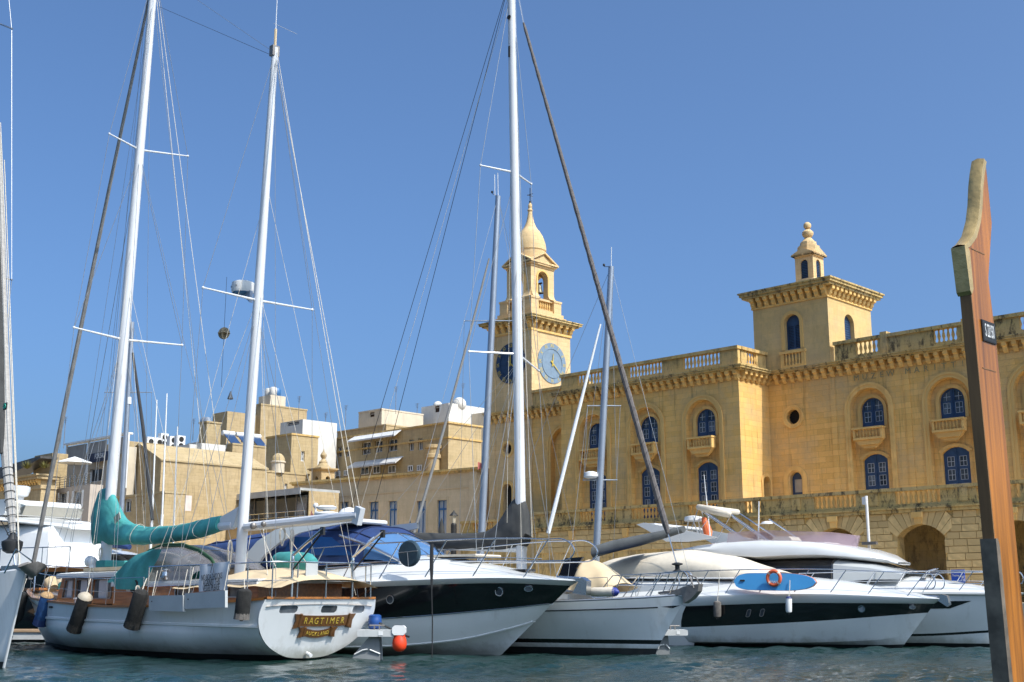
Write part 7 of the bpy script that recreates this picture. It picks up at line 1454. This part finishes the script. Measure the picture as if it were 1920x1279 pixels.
p = at_depth(703,1162,30.6); solo('barrel', MB().lathe([(.12,-.28),(.155,-.25),(.155,-.17),(.165,-.15),(.165,-.05),(.155,-.03),(.155,.04),(.1,.07)], 16), mat('blue_barrel_plastic', (.012,.06,.22), .45), 'blue plastic barrel behind the right edge of the ketch stern', 'barrel', WORLD, (p.x,p.y,b1.z+.36))
wires_ = MB().tube([Vector((0,0,0)), Vector((.5,-.1,-.25)), Vector((.75,-.3,-.32))], .025, 6); p = at_depth(711,1168,30.4); solo('mooring_rope', wires_, BLACK, 'thick black mooring rope running from the blue barrel to the orange buoy', 'rope', WORLD, tuple(p))
p = at_depth(38,1182,42); dk = thing('jetty', 'low wooden jetty at water level between the left boats', 'jetty', WORLD, (p.x,p.y,0)); zj = p.z
for i in range(6): obj('plank', MB().bx(p.x-2.2,p.x+.9,p.y+.36*i,p.y+.36*i+.33,zj-.06,zj), TEAKD, dk)
obj('beam', MB().bx(p.x-2.2,p.x+.85,p.y+.05,p.y+.3,zj-.3,zj-.065), PONT, dk); obj('float', MB().bx(p.x-1.6,p.x+.2,p.y+.2,p.y+1.8,-.3,zj-.3), BLACK, dk)

# ------------------------------------------------------------------ prow post of the boat we sit in
PY = 3.6
D0 = at_depth(1822, 552, PY); PW = Frame((D0.x, D0.y), 45.5)          # x runs away to the right along the lit face, y to the left
pw_ = thing('boat_prow', 'varnished wooden prow post with a curved brass cap and a number plate', 'boat', PW, (0,0,0))
VARN = mat('orange_varnished_wood', (.33,.115,.012), .33, var=.6, vs=3.0, sc=(12,12,.5), coat=.25, dirt=.35, Specular_IOR_Level=.3, bump=.08, bs=30)
VARD = mat('shade_and_crack_wood', (.20,.10,.035), .6, var=.5, vs=2.5, sc=(9,9,.7))  # shade of the post's left side put into the colour; also the cracks
def W_(px, py, y=0.0): a = PW.lon(px, py, y); return a
lft = [(1850,303),(1846,325),(1843,350),(1841,385),(1837,415),(1829,443),(1818,458),(1811,463)]
left = [W_(*p) for p in lft]; rgt = [W_(*p) for p in ((1852,304),(1857,360),(1862,420))]
xr2 = .145; zl = left[-1][1]; TH_ = .034
polyl = left + [(0,zl-.03),(0,.9),(0,-.35),(xr2+.008,-.35),(xr2+.004,.9)] + [(xr2, W_(1870,640)[1]), (xr2-.012, W_(1870,530)[1])] + rgt[::-1]
obj('post', MB().prism(polyl, lambda u,v,w:(u,w,v), .0, TH_), VARN, pw_)
obj('shaded_side_sheet', MB().prism([(.0,-.35),(TH_+.001,-.35),(TH_+.001,zl-.05),(.0,zl-.05)], lambda u,v,w:(w,u,v), -.005, -.0005), VARD, pw_)  # thin added sheet, painting the post's left side dark as in shade
mbc = MB(); g = [[(u-.008,-.003,v+.003) for u,v in left],[(u-.012,TH_/2,v+.007) for u,v in left],[(u-.008,TH_+.004,v+.003) for u,v in left],[(u+.016,TH_+.004,v-.003) for u,v in left]]; mbc.grid(g)
mbc.grid([[(u-.008,-.003,v+.003) for u,v in left],[(u+.010,-.003,v-.004) for u,v in left]]); obj('brass_cap', mbc, BRASS, pw_, True)
t0 = W_(1811,464)[1]; t1 = W_(1822,553)[1]
obj('brass_shoe', MB().prism([(-.026,t0+.002),(-.006,t0+.004),(.008,t0-.008),(.008,t1+.02),(-.006,t1),(-.016,t1+.01)], lambda u,v,w:(u,w,v), -.004, TH_+.006), BRASS, pw_)
z2 = W_(1866,1010)[1]; obj('metal_band', MB().prism([(-.012,-.35),(.018,-.35),(.014,z2-.02),(.006,z2),(-.009,z2)], lambda u,v,w:(u,w,v), -.006, TH_+.008), mat('worn_brown_band', (.20,.155,.11), .5, .3, var=.45, vs=12), pw_)
zz0, zz1 = W_(1858,644)[1], W_(1858,606)[1]
pl = obj('number_plate', MB().bx(.045,.138,-.004,.0,zz0,zz1), INK, pw_); obj('plate_face', MB().bx(.049,.134,-.0048,-.004,zz0+.003,zz1-.003), BLACK, pl)
text('lettering','S 22150',.058,WHITEP,pl,(.0915,-.0052,(zz0+zz1)/2),(R(90),0,0),.0006,.34)
for z in (W_(1840,690)[1], W_(1850,480)[1]): obj('crack', MB().bx(.025,.12,-.0012,.0,z,z+.003), VARD, pw_)

# the post rakes a little: everything on it leans with height
zr0 = W_(1822,552)[1]; done = set()
for o in [c for c in pw_.children_recursive]:
    if o.type == 'MESH' and o.data.name not in done and o.name.split('.')[0] != 'lettering':
        done.add(o.data.name)
        for v in o.data.vertices: v.co.x += (zr0 - v.co.z)*.037
    elif o.name.startswith('lettering'): o.location.x += (zr0 - o.location.z)*.037
